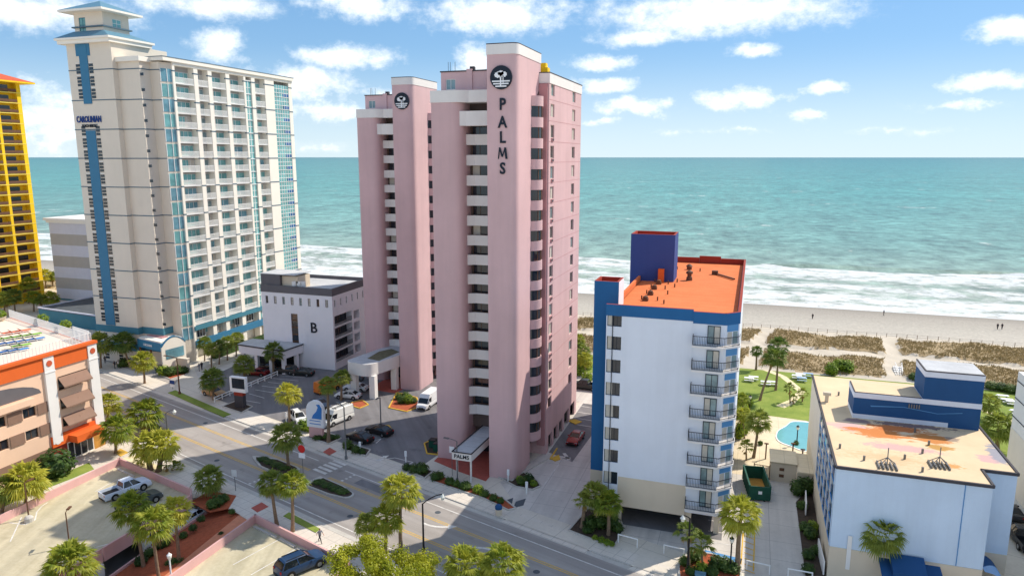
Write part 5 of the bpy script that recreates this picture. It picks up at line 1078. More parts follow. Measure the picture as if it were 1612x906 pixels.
for row, (c, lab, px0, y0, n) in enumerate((('lounge_orange', 'orange', 38, 522, 3), ('lounge_green', 'green', 55, 528, 5), ('lounge_blue', 'blue', 60, 535, 5), ('lounge_green', 'green', 38, 545, 2), ('lounge_blue', 'blue', 34, 552, 4))):
    for k in range(n):
        p = P(px0 - 15.0 * k, y0 + 2.2 * k, 15.95)
        if p.x < -119: continue
        q = put('sun_lounger', lm[c], None, (p.x, p.y, 15.9), rz=2.9); q.scale = (1.1, .95, 1.0)
        tag(q, {0: 'orange sun lounger', 1: 'green sun lounger in the full row', 2: 'blue sun lounger in the full row', 3: 'green sun lounger of the short row by the side rail', 4: 'blue sun lounger hard by the side rail'}[row] + ' on the peach hotel terrace', 'lounger', f'{lab} sun loungers of terrace row {row + 1}')

# ------------------------------------------------------------------ parking decks and the sunken garden between them
def wall_run(name, pts, z0, z1, w, m, parent, cap=None):
    for a, b in zip(pts, pts[1:]):
        A = Vector(a); B2 = Vector(b); d_ = (B2 - A).normalized(); n_ = Vector((-d_.y, d_.x)) * w
        q = MB(); q.prism([a, b, tuple(B2 + n_), tuple(A + n_)], z0, z1); q.build(name, m, parent)
mat('deck_pink', (216, 172, 168), .85, .06, .5, .2, 12, stain=.14)
o = thing('parking_deck', (-74, 58, .1), 'concrete parking deck with pink parapets beside the peach hotel', 'parking deck')
d1 = [(-82.3, 30), (-64.9, 30), (-64.9, 66.0), (-66.1, 67.3), (-82.9, 71.7)]
mb = MB(); mb.prism(d1, -.25, .3); mb.build('deck_slab', 'deck_concrete', o)
wall_run('parapet', [(-64.7, 30), (-64.7, 52.8)], -.3, 1.3, .22, 'deck_pink', o); wall_run('parapet', [(-64.7, 53.0), (-64.7, 66.0), (-66.0, 67.4), (-82.9, 71.9)], -.3, 1.3, .22, 'deck_pink', o); wall_run('parapet', [(-82.7, 71.9), (-82.3, 30)], -.3, 1.3, .22, 'deck_pink', o)
for y in (38, 45, 52.2, 58.4): MB().box(-65.2, -64.4, y - .4, y + .4, -2.7, -.3).build('column', 'white', o)
MB().box(-82, -81.8, 30, 70, -2.7, -.3).build('back_wall', 'dark_in', o)
for (a, b) in ((Vector((-81.6, 70.4)), Vector((-77.6, 69.3))), (Vector((-76.8, 69.1)), Vector((-73.4, 68.2)))):
    m_ = MB(); m_.beam((*a, .38), (*b, .38), .3, .16); m_.build('wheel_stop', 'kerb', o)
def stripe(name, a, b, w, z, m, parent=None, label=None):
    A = Vector((a[0], a[1])); B2 = Vector((b[0], b[1])); d_ = (B2 - A).normalized(); n_ = Vector((-d_.y, d_.x)) * w / 2
    q = MB(); q.face([(*(A - n_), z), (*(B2 - n_), z), (*(B2 + n_), z), (*(A + n_), z)]); ob = q.build(name, m, parent)
    if parent is None: struct(ob)
    return ob
for (a, b) in (((150, 773), (186, 753)), ((137, 864), (172, 855)), ((16, 852), (34, 813))): stripe('bay_line', P(*a, .3), P(*b, .3), .14, .306, 'paint_white', o)
isl = [P(*q, .3) for q in ((15, 822), (40, 825), (55, 818), (58, 805), (66, 796), (75, 790))]
for a, b in zip(isl, isl[1:]): stripe('kerb_line', a, b, .16, .31, 'paint_white', o)
o2 = thing('parking_deck', (-45, 55, .1), 'concrete parking deck with pink parapets beside the round broadleaf tree', 'parking deck')
d2 = [(-53.8, 30), (-38.2, 30), (-38.2, 59.2), (-53.8, 64.2)]
mb = MB(); mb.prism(d2, -2.7, .3); mb.build('deck_slab', 'deck_concrete', o2)
wall_run('parapet', [(-38.0, 30), (-38.0, 59.4), (-54.0, 64.5), (-54.0, 30)], -.3, 1.3, .22, 'deck_pink', o2)
for (a, b) in (((400, 828), (435, 845)), ((441, 847), (464, 860)), ((469, 863), (487, 872)), ((508, 878), (524, 888))): m_ = MB(); m_.beam(P(*a, .38), P(*b, .38), .3, .16); m_.build('wheel_stop', 'kerb', o2)
for (a, b) in (((367, 888), (440, 848)), ((395, 904), (469, 861)), ((425, 925), (505, 880))): stripe('bay_line', P(*a, .3), P(*b, .3), .12, .306, 'paint_white', o2)
# lower garage floor, garden slope, retaining wall
mb = MB(); mb.face([(-83, 30, -2.65), (-54, 30, -2.65), (-54, 70, -2.65), (-83, 72, -2.65)]); struct(mb.build('garage_floor', 'asphalt_dark'))
mb = MB()
for a, b in zip(PIT[2:], PIT[3:]): mb.face([(*a, .1), (*b, .1), (*b, -2.7), (*a, -2.7)])
struct(mb.build('pit_wall', 'concrete'))
def gz(y): return .08 - max(0, 67 - y) * .085
mb = MB(); ysg = [30, 40, 50, 56, 60, 64, 66.5]
def zl(y): return min(gz(y) - .25, -1.3)
for y0, y1 in zip(ysg, ysg[1:]):
    mb.face([(-63.1, y0, zl(y0)), (-57.4, y0, gz(y0)), (-57.4, y1, gz(y1)), (-63.1, y1, zl(y1))], 0); mb.face([(-57.4, y0, gz(y0) + .01), (-54.2, y0, gz(y0) + .01), (-54.2, y1 - (1.8 if y1 > 66 else 0), gz(y1) + .01), (-57.4, y1, gz(y1) + .01)], 1)
mb.face([(-63.1, 66.5, -1.3), (-57.4, 66.5, gz(66.5)), (-57.2, 66.6, .104), (-59.5, 68.6, .104)], 0); mb.face([(-63.1, 66.5, -1.3), (-59.5, 68.6, .104), (-62.4, 69.3, .104), (-63.1, 69.2, -1.0)], 0)
struct(mb.build('garden_bed', ['mulch', 'terra_path']))
mb = MB(); ysr = ysg[:-1] + [66.5, 69.2]
for y0, y1 in zip(ysr, ysr[1:]):
    a0, a1 = (zl(y0) + .3, zl(y1) + .3)
    mb.face([(-63.3, y0, -2.7), (-63.3, y1, -2.7), (-63.3, y1, a1), (-63.3, y0, a0)][::-1]); mb.face([(-63.3, y0, a0), (-63.3, y1, a1), (-63.08, y1, a1), (-63.08, y0, a0)][::-1]); mb.face([(-63.08, y0, a0 - .7), (-63.08, y1, a1 - .7), (-63.08, y1, a1), (-63.08, y0, a0)])
tag(mb.build('retaining_wall', 'deck_pink'), 'low pink retaining wall along the sunken mulch garden', 'wall')

# ------------------------------------------------------------------ road markings, islands, beds
def line(s0, s1, t, w, m, name='road_line'):
    q = MB(); q.face([S(s0, t - w / 2, .008), S(s1, t - w / 2, .008), S(s1, t + w / 2, .008), S(s0, t + w / 2, .008)]); return struct(q.build(name, m))
for (a, b) in ((-160, -56), (-52, 3), (8.6, 120)): line(a, b, 0, .16, 'paint_white')
for (a, b) in ((-160, 2.8), (8.2, 120)): line(a, b, -10.5, .16, 'paint_white')
for t_ in (-2.65, -2.95, -6.65, -6.95):
    for (a, b) in ((-160, 4.5), (8.5, 120)): line(a, b, t_, .11, 'paint_yellow')
def st(x, y): p = P(x, y, 0); v = Vector((p.x, p.y)) - O_S; return v.dot(DS), v.dot(NS)
for t_ in (-10.3, -9.4, -8.5, -7.6): line(4.2, 6.9, t_, .5, 'paint_white', 'crosswalk_bar')
for t_ in (-2.2, -1.3, -.4, .5, 1.3): line(4.6, 7.3, t_, .5, 'paint_white', 'crosswalk_bar')
for s_ in (10.5,):
    for t_ in (-2.3, -1.6, -.9, -.2): line(s_, s_ + .4, t_, .3, 'paint_white', 'yield_mark')
for s_ in (1.2,):
    for t_ in (-10.2, -9.5, -8.8, -8.1): line(s_, s_ + .4, t_, .3, 'paint_white', 'yield_mark')
def turn_arrow(s0, t0, sg):
    q = MB(); pts_ = [(0, .0), (.9, -.05), (1.7, -.28), (2.4, -.65), (2.95, -1.1)]; w = .17; L_ = []; R_ = []
    c = [Vector(p) for p in pts_]
    for i, p in enumerate(c):
        d_ = (c[min(i + 1, 4)] - c[max(i - 1, 0)]).normalized(); n_ = Vector((-d_.y, d_.x)) * w; L_.append(p + n_); R_.append(p - n_)
    tr = lambda p: S(s0 - sg * p.x, t0 + sg * p.y, .009)
    for i in range(4): q.face([tr(R_[i]), tr(R_[i + 1]), tr(L_[i + 1]), tr(L_[i])])
    d_ = (c[4] - c[3]).normalized(); n_ = Vector((-d_.y, d_.x)); q.face([tr(c[4] - n_ * .55), tr(c[4] + d_ * 1.1), tr(c[4] + n_ * .55)]); struct(q.build('turn_arrow', 'paint_white'))
a = st(694, 832); turn_arrow(a[0] - 2.6, -4.2, -1); a = st(778, 866); turn_arrow(a[0] + .4, -4.0, 1)
def arrow_px(p0, p1, w=.35, z=.135):
    a = P(*p0, z); b = P(*p1, z); d_ = (b - a).normalized(); n_ = Vector((-d_.y, d_.x, 0)); q = MB(); e = b - d_ * .9
    q.face([a - n_ * w / 2, e - n_ * w / 2, e + n_ * w / 2, a + n_ * w / 2]); q.face([e - n_ * w * 1.4, b, e + n_ * w * 1.4]); struct(q.build('lane_arrow', 'paint_white'))
arrow_px((604, 722), (590, 724)); arrow_px((600, 720), (613, 716))
# lot lines
for (a, b) in (((330, 632), (352, 640)), ((382, 629), (410, 634)), ((392, 619), (416, 626)), ((402, 613), (433, 618)), ((412, 607), (445, 611)), ((422, 601), (457, 605)), ((430, 595), (470, 599)), ((436, 590), (480, 594))): stripe('bay_line', P(*a, .124), P(*b, .124), .14, .133, 'paint_white')
for (a, b) in (((548, 700), (582, 707)), ((560, 676), (545, 690)), ((587, 694), (600, 690)), ((600, 690), (592, 697)), ((607, 722), (622, 720)), ((622, 720), (650, 727)), ((650, 727), (635, 735)), ((635, 735), (607, 724))): stripe('bay_line', P(*a, .124), P(*b, .124), .14, .133, 'paint_white')
stripe('bay_line', P(857, 762), P(880, 730), .16, .133, 'paint_white')
for (a, b) in (((880, 718), (898, 721)), ((888, 713), (896, 724))): stripe('bay_line', P(*a), P(*b), .5, .133, 'paint_white')
for k in range(5): stripe('bay_line', P(909, 628 + 10 * k), P(934, 632 + 10 * k), .14, .131, 'paint_white')
for k in range(7):
    stripe('bay_line', P(1171 + 1 * k * .2, 842 + 9 * k), P(1187 + .2 * k, 848 + 9 * k), .14, .13, 'paint_yellow')
stripe('bay_line', P(1170, 838), P(1165, 906), .14, .134, 'paint_yellow'); stripe('bay_line', P(1188, 838), P(1186, 898), .14, .134, 'paint_yellow')
for k in range(4): stripe('bay_line', P(1115, 818 + 17 * k), P(1155, 824 + 17 * k), .13, .13, 'paint_white')
stripe('bay_line', P(1206, 768), P(1222, 776), .35, .133, 'paint_white')
for k in range(4): stripe('bay_line', P(1152, 748 + 9 * k), P(1172, 758 + 9 * k), .12, .13, 'paint_white')
mb = MB(); mb.prism([tuple(P(*q).xy) for q in ((1110, 865), (1168, 879), (1166, 889), (1108, 875))], .125, .134); struct(mb.build('ramp_paint', 'midblue'))
for q4 in (((796, 787), (808, 783), (806, 792), (794, 796)), ((812, 789), (828, 784), (824, 795), (808, 799))):
    mb = MB(); mb.prism([tuple(P(*q).xy) for q in q4], .12, .13); struct(mb.build('drain_cover', 'dark_roof'))
for q4 in (((395, 799), (412, 790), (423, 797), (405, 806)), ((508, 711), (519, 704), (530, 710), (519, 716))):
    mb = MB(); mb.prism([tuple(P(*q).xy) for q in q4], .108, .128); struct(mb.build('tactile_paving', 'brick_red'))
def island(s0, s1, tc, hw):
    n = 6; pts_ = []
    for k in range(n + 1): a_ = -pi / 2 + pi * k / n; pts_.append(S(s1 - hw + hw * cos(a_) * 1.0, tc + hw * sin(a_)))
    pts_ += [S(s0 + hw * 2.5, tc + hw), S(s0 + .6, tc + .35), S(s0, tc), S(s0 + .6, tc - .35), S(s0 + hw * 2.5, tc - hw)]
    c_ = Vector((sum(p[0] for p in pts_) / len(pts_), sum(p[1] for p in pts_) / len(pts_)))
    q = MB(); q.prism(pts_, -.03, .15); struct(q.build('traffic_island', 'kerb')); ins = [tuple(c_ + (Vector(p) - c_) * .86) for p in pts_]
    q = MB(); q.prism(ins, .14, .17); struct(q.build('island_soil', 'soil')); return ins
island(-6.0, 4.0, -4.8, 1.5)
def island_r(s0, s1, tc, hw):
    n = 6; pts_ = [S(s0, tc - hw), S(s1 - hw * 2.2, tc - hw * .9)] + [S(s1 - hw * .7 + hw * .7 * cos(-pi / 2 + pi * k / n), tc + hw * .6 * sin(-pi / 2 + pi * k / n)) for k in range(n + 1)] + [S(s1 - hw * 2.2, tc + hw * .9), S(s0, tc + hw)]
    c_ = Vector((sum(p[0] for p in pts_) / len(pts_), sum(p[1] for p in pts_) / len(pts_)))
    q = MB(); q.prism(pts_, -.03, .15); struct(q.build('traffic_island', 'kerb')); ins = [tuple(c_ + (Vector(p) - c_) * .86) for p in pts_]
    q = MB(); q.prism(ins, .14, .17); struct(q.build('island_soil', 'soil')); return ins
island_r(7.4, 15.5, -4.8, 1.5)
for (s_, t_) in ((-24, -1.4), (-9, -8.6), (19, -8.2), (27, -1.2), (44, -4.6), (-38, -5.0)):
    p_ = S(s_, t_); q = MB(); q.lathe([(.02, .012), (.36, .012), (.38, .0)], (p_[0], p_[1], 0), 14); struct(q.build('manhole_cover', 'dark_roof'))
for (s0, s1, t0, t1) in ((-34, -29.5, -9.8, -7.6), (12.5, 18, -1.9, -.4), (36, 41, -10.0, -8.0)):
    q = MB(); q.face([S(s0, t0, .005), S(s1, t0, .005), S(s1, t1, .005), S(s0, t1, .005)]); struct(q.build('road_patch', 'asphalt_dark'))
def bed(pxs, m='soil', z=.12, kerbm=None, h=.1, name='planting_bed'):
    pts_ = [tuple(P(*q).xy) for q in pxs]
    if kerbm:
        q = MB()
        for a, b in zip(pts_, pts_[1:] + pts_[:1]): q.beam((*a, z + h / 2), (*b, z + h / 2), .2, h + .06)
        struct(q.build('bed_kerb', kerbm))
    q = MB(); q.prism(pts_, z - .06, z + .04); struct(q.build(name, m)); return pts_
bed([(640, 738), (652, 733), (682, 742), (668, 753)], 'soil', .13, 'kerb')
bed([(676, 756), (690, 747), (735, 766), (790, 783), (812, 800), (800, 803), (760, 784), (718, 770)], 'mulch', .13, 'kerb')
bed([(783, 750), (806, 757), (822, 742), (846, 757), (851, 765), (838, 771), (812, 766)], 'soil', .13, 'kerb')
bed([(895, 835), (926, 800), (975, 812), (982, 835), (966, 862)], 'soil', .13, 'kerb')
bed([(1068, 892), (1085, 868), (1120, 872), (1166, 890), (1166, 912), (1070, 912)], 'mulch', .13, 'kerb')
mb = MB(); mb.prism([(-37.6, 45), (-20, 45), (-20, 53.2), (-37.6, 58.8)], .06, .16); struct(mb.build('planting_bed', 'soil'))
bed([(1253, 790), (1280, 760), (1300, 906), (1268, 906)], 'soil', .13)
bed([(484, 689), (505, 678), (533, 687), (537, 690), (517, 699), (508, 696)], 'soil', .14, 'kerb')
bed([(540, 707), (556, 700), (583, 708), (576, 718)], 'soil', .14, 'kerb')
bed([(575, 676), (590, 670), (612, 670), (618, 678), (605, 684)], 'mulch', .14, 'paint_yellow')
bed([(612, 642), (625, 618), (656, 626), (662, 640), (640, 648)], 'mulch', .14, 'paint_yellow')
bed([(668, 698), (686, 690), (690, 716), (672, 714)], 'soil', .14, 'paint_yellow')
bed([(545, 636), (570, 630), (580, 637), (566, 643)], 'mulch', .14, 'paint_yellow')
bed([(264, 618), (276, 614), (364, 652), (352, 656)], 'lawn', .13)
bed([(446, 812), (455, 806), (504, 832), (497, 838)], 'lawn', .13)
bed([(247, 588), (268, 578), (300, 582), (292, 590), (268, 597)], 'mulch', .13, 'kerb')
bed([(350, 640), (370, 632), (398, 640), (380, 650)], 'soil', .14, 'kerb')
bed([(100, 745), (140, 728), (148, 738), (115, 752), (30, 785), (0, 800), (0, 770), (60, 745)], 'lawn', .13)
bed([(192, 722), (215, 715), (270, 745), (250, 752)], 'walk_sand', .13)
bed([(180, 712), (190, 706), (202, 712), (190, 718)], 'paint_yellow', .13)
bed([(300, 790), (330, 772), (372, 780), (360, 800), (330, 806)], 'mulch', .13)
# yellow kerbs at the alley
for pts_ in (((866, 722), (874, 726), (882, 723), (880, 716)), ((893, 662), (905, 660), (916, 664), (906, 668))):
    q = MB(); q.prism([tuple(P(*w_).xy) for w_ in pts_], .1, .24); struct(q.build('kerb', 'paint_yellow'))
for (a, b) in (((866, 722), (877, 705)), ((820, 745), (862, 722))): q = MB(); q.beam(P(*a, .17), P(*b, .17), .2, .16); struct(q.build('kerb', 'paint_yellow' if a[0] > 850 else 'kerb'))

# ------------------------------------------------------------------ vegetation
def palm_crown(seed, leafm, n=52, droop=1.05, upright=0.0, dry=3):
    rg = random.Random(seed); mb = MB()
    for i in range(n + dry):
        isdry = i >= n
        az = i * 2.39996 + rg.uniform(-.3, .3); f = i / n
        el = radians(82 - 118 * f ** .85 * droop + upright + rg.uniform(-9, 9)) if not isdry else radians(rg.uniform(-75, -55))
        d = Vector((cos(az) * cos(el), sin(az) * cos(el), sin(el))); side = Vector((-sin(az), cos(az), 0)); side = (side + Vector((0, 0, rg.uniform(-.35, .35)))).normalized(); up = side.cross(d) * -1
        if up.z < 0 and el < 1.4: up = -up
        pet = rg.uniform(.40, .64); fan = rg.uniform(.46, .60) * (1.15 if not isdry else .8); b = d * pet
        w = side * .012; mb.face([tuple(-w), tuple(w), tuple(b + w), tuple(b - w)], 1 if isdry else 0)
        nb = 13; sp = radians(rg.uniform(62, 80))
        for k in range(nb):
            a = -sp + 2 * sp * (k + .5) / nb; ln = fan * (1 - .28 * (abs(a) / sp) ** 2) * rg.uniform(.88, 1.1)
            dr = (d * cos(a) + side * sin(a)); hw = ln * .062; pw = (side * cos(a) - d * sin(a)) * hw; fold = up * (hw * .5 * (1 if k % 2 else -1))
            mid = b + dr * ln * .58 + up * .02; tip = b + dr * ln + Vector((0, 0, -1)) * ln * rg.uniform(.12, .5)
            m = 1 if isdry else 0
            mb.face([tuple(b), tuple(mid + pw + fold), tuple(tip), tuple(mid - pw - fold)], m)
    return mb.mesh('crown', [leafm, 'palm_dry'])
CROWN = {('g', i): palm_crown(11 + i, 'palm_leaf') for i in range(3)}
CROWN.update({('b', i): palm_crown(31 + i, 'palm_bright') for i in range(3)})
CROWN.update({('s', i): palm_crown(51 + i, 'palm_leaf', n=22, droop=.9, upright=8) for i in range(2)})
vcount = 0
def palm(label, base, crown, rpx, kind='g', group=None, z=.1, tr=.17, name='palm_tree', shag=False):
    """base and crown centre as photo pixels; the crown stands at the trunk's own distance"""
    global vcount; vcount += 1
    b = P(*base, z); r = ray(*crown); fwd = Vector((-sin(YAW), cos(YAW), 0)); k = b.dot(fwd) / r.dot(fwd); c = Vector((r.x * k, r.y * k, CAM_H + r.z * k))
    R = rpx * .95 / F_PX * (Vector((0, 0, CAM_H)) - c).length
    if c.z < b.z + R * .5: c.z = b.z + R * .5
    t = thing(name, b, label, 'palm', group)
    mb = MB(); nseg = 7; prev = None; ring = 9
    top = c + Vector((0, 0, -R * .12)); i0 = 0
    for s in range(nseg + 1):
        f = s / nseg; p = b.lerp(top, f); bow = 4 * f * (1 - f) * .04 * (top - b).length * (1 if vcount % 2 else -1) * (.6 if abs(c.x - b.x) < .6 else 1.0); p.x += bow * .5
        rr = tr * (1.35 - .5 * f + (.25 if s == 0 else 0) + (.35 if s == nseg and shag else 0)); mb.v += [(p.x + rr * cos(2 * pi * q / ring), p.y + rr * sin(2 * pi * q / ring), p.z - (.05 if s == 0 else 0)) for q in range(ring)]
    for s in range(nseg):
        for q in range(ring): mb.f.append((s * ring + q, s * ring + (q + 1) % ring, (s + 1) * ring + (q + 1) % ring, (s + 1) * ring + q)); mb.m.append(0)
    mb.build('trunk', 'trunk', t, True, angle=60)
    nv = 2 if kind == 's' else 3
    put('crown', CROWN[(kind, vcount % nv)], t, c, rz=vcount * 1.7, scale=(R, R, R * .95))
    return t
palm('palm in deep shade right beside the peach hotel corner', (158.6, 579), (157, 541), 19)
palm('slender curved palm against the cream tower wall', (206, 578), (193, 539), 18)
palm('lone sunlit palm on the pavement by the hotel canopy', (227.7, 603), (225, 569), 18, 'b')
palm('shaded palm beside the tan car in the lot', (336.7, 629), (334, 597), 20)
palm('shaded palm behind the digital sign and red car', (385, 600), (383, 573), 17)
palm('dark palm in front of the white porch', (430.5, 590), (430, 553), 17)
palm('tall sunlit palm beside the white crossover', (456, 666), (453, 620), 20, 'b')
palm('palm growing from the traffic island by the crossing', (454.5, 735), (450, 686), 26)
for lab, b, c, r in (('row palm standing closest to the cream resort tower, beside the peach hotel', (167, 668), (171, 636), 18), ('short palm by the peach hotel glass doors', (182, 713), (184, 676), 24), ('palm in front of the dark moving car', (227, 681), (227, 651), 26)): palm(lab, b, c, r, 'b')
palm('thick-trunked palm of the pair by the deck corner, on the peach hotel side', (237, 740), (233, 702), 25, 'b', tr=.3); palm('thick-trunked palm of the pair by the deck corner, on the street side', (249, 742), (255, 700), 25, 'b', tr=.3)
for b, c, r in (((222, 732), (222, 723), 11), ((262, 742), (262, 729), 13), ((270, 740), (280, 735), 10)): palm('small fan palm under the thick-trunked pair', b, c, r, 's', 'small palms under the pair', tr=.09)
palm('bushy palm beside the mulch bed and crosswalk sign', (330, 780), (329, 754), 23, 'g', tr=.25)
palm('darker slim palm by the pink deck wall and crosswalk', (436, 826), (427, 760), 22); palm('bright palm beside the darker one at the pink deck wall', (460.6, 836), (459, 762), 24, 'b')
palm('tall full palm rising behind the round broadleaf tree', (631, 862), (631, 773), 33, 'b'); palm('mid-height palm with shaggy trunk behind the broadleaf tree', (606, 868), (608, 816), 27, 'b', shag=True); palm('short palm at the edge of the broadleaf tree', (574, 866), (576, 824), 19)
palm('sunlit palm by the near kerb, on the broadleaf tree side', (738, 960), (733, 892), 36, 'b'); palm('sunlit palm by the near kerb, on the lowrise side', (793, 960), (792, 890), 38, 'b')
def deckpalm(lab, b, c, r): palm(lab, b, c, r, 'b', z=-1.2, tr=.15)
deckpalm('garden palm with its crown over the dark deck car', (226, 890), (207, 800), 27); deckpalm('garden palm between the two others beside the parking deck', (251, 915), (240, 825), 29); deckpalm('garden palm leaning beside the garage opening', (282, 886), (274, 803), 23)
palm('palm behind the deck parapet by the lamp post', (40, 798), (41, 757), 28, 'b'); palm('leaning palm beside the round clipped bush lawn', (2, 806), (9, 770), 22)
palm('bright palm rising over the parking deck floor', (112, 955), (110, 890), 36, 'b', z=-.5)
palm('white-trunked palm in the bed beside the blue stair tower', (916, 830), (920, 789), 17, 's', tr=.2); palm('palm against the beige base of the blue hotel', (940, 830), (938, 779), 24, 'g'); palm('palm leaning over the shrubs at the garage entrance', (957.6, 842), (958, 791), 23, 'b')
palm('large palm by the yellow hatched bay', (1161, 900), (1166, 811), 32, 'b', tr=.22)
for b, c, r in (((1085, 893), (1082, 838), 19), ((1107, 893), (1104, 856), 22)): palm('slim feathery palm in the bed at the garage rails', b, c, r, 's', 'slim palms in the bed', tr=.1)
palm('palm beside the pool terrace and green skip', (1186, 720), (1194, 663), 21); palm('low palm at the rear of the green skip', (1175, 724), (1175, 703), 13, 's', tr=.1)
palm('straight palm of the pair on the lawn', (1221, 614), (1225, 545), 17, 'g'); palm('leaning palm of the pair on the lawn', (1196, 630), (1219, 563), 19, 'g')
palm('young palm at the dune edge behind the blue hotel', (1190, 582), (1191, 552), 10, 'g')
palm('small palm on the lawn edge by the footpath bend', (1244, 634), (1243, 611), 10, 's', tr=.1); palm('small palm in the lawn circle beside the footpath', (1263, 632), (1263, 619), 10, 's', tr=.1); palm('little planter palm beside the lawn lamp', (1249, 636), (1249, 626), 7, 's', tr=.1)
palm('round-headed palm standing before the pale blue wall', (1379, 920), (1390, 841), 30, 'g', tr=.2)
palm('palm on the lawn beside the low-rise roof step', (1570, 708), (1572, 672), 24, 'g', tr=.25); palm('leafy palm close to the navy stair block', (1558, 660), (1557, 634), 16, 'g')
for i, (b, c, r) in enumerate((((24, 492), (22, 466), 12), ((45, 478), (44, 447), 11), ((58, 456), (57, 431), 9), ((72, 455), (71, 433), 10), ((84, 454), (82, 436), 9), ((53, 490), (53, 468), 11), ((66, 492), (66, 472), 9), ((80, 491), (80, 469), 11), ((8, 497), (6, 470), 13))):
    palm(('dark' if i % 2 == 0 else 'bright') + ' palm in the grove ' + ('on the sand side of' if 2 <= i <= 4 else 'in front of' if i in (0, 1, 8) else 'by the annex wall near') + ' the yellow tower', b, c, r, 'b' if i % 2 else 'g', 'palms by the yellow tower')
palm('bare-trunked palm in the sign bed by the drive', (517, 697), (515, 606), 16, 'g', tr=.2); palm('palm beside the white sedans by the columns', (537, 630), (539, 594), 15, 'g')
for i, (b, c, r) in enumerate((((912, 582), (914, 552), 17), ((922, 590), (921, 566), 14), ((907, 574), (912, 534), 10))): palm('palm in the green gap between the pink tower and the blue hotel', b, c, r, 'b' if i else 'g', 'palms in the gap')
palm('slim palm just behind the blue hotel by the terrace', (1172, 690), (1170, 652), 14, 'b', tr=.1); palm('palm in the green strip beside the terrace lamp', (1172, 668), (1168, 628), 12, 'b', tr=.1)

def leafball(seed, m, n=360, size=.16, flat=1.0, box=False, clumps=0):
    rg = random.Random(seed); mb = MB(); cl = []
    for _ in range(clumps): cl.append((Vector((rg.gauss(0, 1), rg.gauss(0, 1), rg.gauss(0, 1))).normalized() * rg.uniform(.35, .75), rg.uniform(.25, .45)))
    for _ in range(n):
        d = Vector((rg.gauss(0, 1), rg.gauss(0, 1), rg.gauss(0, 1))).normalized()
        if cl: c, r = rg.choice(cl); p = c + d * r * rg.uniform(.55, 1.05)
        elif box:
            p = Vector((rg.uniform(-1, 1), rg.uniform(-1, 1), rg.uniform(-1, 1))); ax = rg.randrange(3); p[ax] = math.copysign(rg.uniform(.85, 1.02), p[ax]); d = Vector((0, 0, 0)); d[ax] = math.copysign(1, p[ax])
        else: p = d * rg.uniform(.72, 1.0) * (1 + .12 * sin(d.x * 7 + seed) * sin(d.y * 6) + .1 * sin(d.z * 9))
        nrm = (d + Vector((rg.uniform(-.8, .8), rg.uniform(-.8, .8), rg.uniform(-.3, .9)))).normalized(); a = nrm.orthogonal().normalized(); b = nrm.cross(a); th = rg.uniform(0, 2 * pi); a, b = a * cos(th) + b * sin(th), b * cos(th) - a * sin(th)
        s = size * rg.uniform(.7, 1.3); mb.face([tuple(p - a * s * .55), tuple(p + b * s), tuple(p + a * s * .55), tuple(p - b * s)])
    return mb.mesh('foliage', m)
BUSH = {(k, i): leafball(70 + i, m, 420, .17) for k, m in (('d', 'shrub_leaf'), ('l', 'lime_leaf')) for i in range(3)}
BUSH[('h', 0)] = leafball(90, 'shrub_leaf', 1500, .10, box=True)
def core_mesh(): return MB().lathe([(.02, -.8), (.5, -.7), (.78, -.3), (.8, .1), (.6, .5), (.02, .75)], n=10).mesh('core', 'shrub_leaf', smooth=True)
CORE = core_mesh()
bcount = 0
def bush(label, px, rpx, h=None, kind='d', group=None, z=.12, name='shrub', wide=1.0):
    global bcount; bcount += 1
    b = P(*px, z); R = rpx / F_PX * (Vector((0, 0, CAM_H)) - b).length; H = (h or R * .8)
    if group and label.startswith(('shrub', 'small round shrub')): label = ('lime ' if kind == 'l' else 'large dark ' if rpx >= 10 else 'small dark ' if rpx <= 6 else 'dark ') + label.replace('small round', 'round')
    t = thing(name, b, label, 'shrub', group); put('foliage', BUSH[(kind, bcount % 3)], t, b + Vector((0, 0, H * .85)), rz=bcount * 1.3, scale=(R * wide, R, H)); put('stems', CORE, t, b + Vector((0, 0, H * .85)), scale=(R * .9 * wide, R * .9, H * .92))
    return t
bush('large round clipped bush beside the peach hotel wall', (88, 748), 25, 1.9)
for i, (x, y, r) in enumerate(((652, 743, 9), (664, 744, 11), (640, 739, 7))): bush('dark shrub in the kerbed bed at the drive mouth', (x, y), r, None, 'd', 'shrubs at the drive mouth')
for i, (x, y, r) in enumerate(((686, 755, 9), (692, 753, 8), (708, 762, 8), (718, 765, 7), (733, 770, 9), (764, 781, 7), (777, 787, 7), (788, 791, 6), (726, 768, 6))): bush('dark shrub in the mulch strip along the lettered tower pavement', (x, y), r, None, 'd', 'shrubs in the mulch strip')
bush('pale lime round shrub in the mulch strip by the bin', (753, 775), 9, None, 'l'); bush('tawny ornamental grass clump in the mulch strip', (759, 780), 5, None, 'l')
for (x, y, r, k) in ((822, 762, 8, 'd'), (832, 758, 9, 'd'), (840, 764, 6, 'l'), (818, 757, 6, 'l')): bush('shrub in the kerbed bed at the rounded pylon corner', (x, y), r, None, k, 'shrubs at the pylon corner')
for (x, y, r, k) in ((930, 830, 13, 'd'), (944, 828, 14, 'd'), (962, 830, 14, 'd'), (925, 838, 8, 'd'), (972, 836, 9, 'd')): bush('dark dense shrub against the beige base of the blue hotel', (x, y), r, None, k, 'shrubs against the blue hotel')
for (x, y, r) in ((937, 849, 5), (947, 853, 6), (956, 857, 6), (963, 859, 5)): bush('low lime plant edging the bed in front of the blue hotel', (x, y), r, None, 'l', 'lime edging plants')
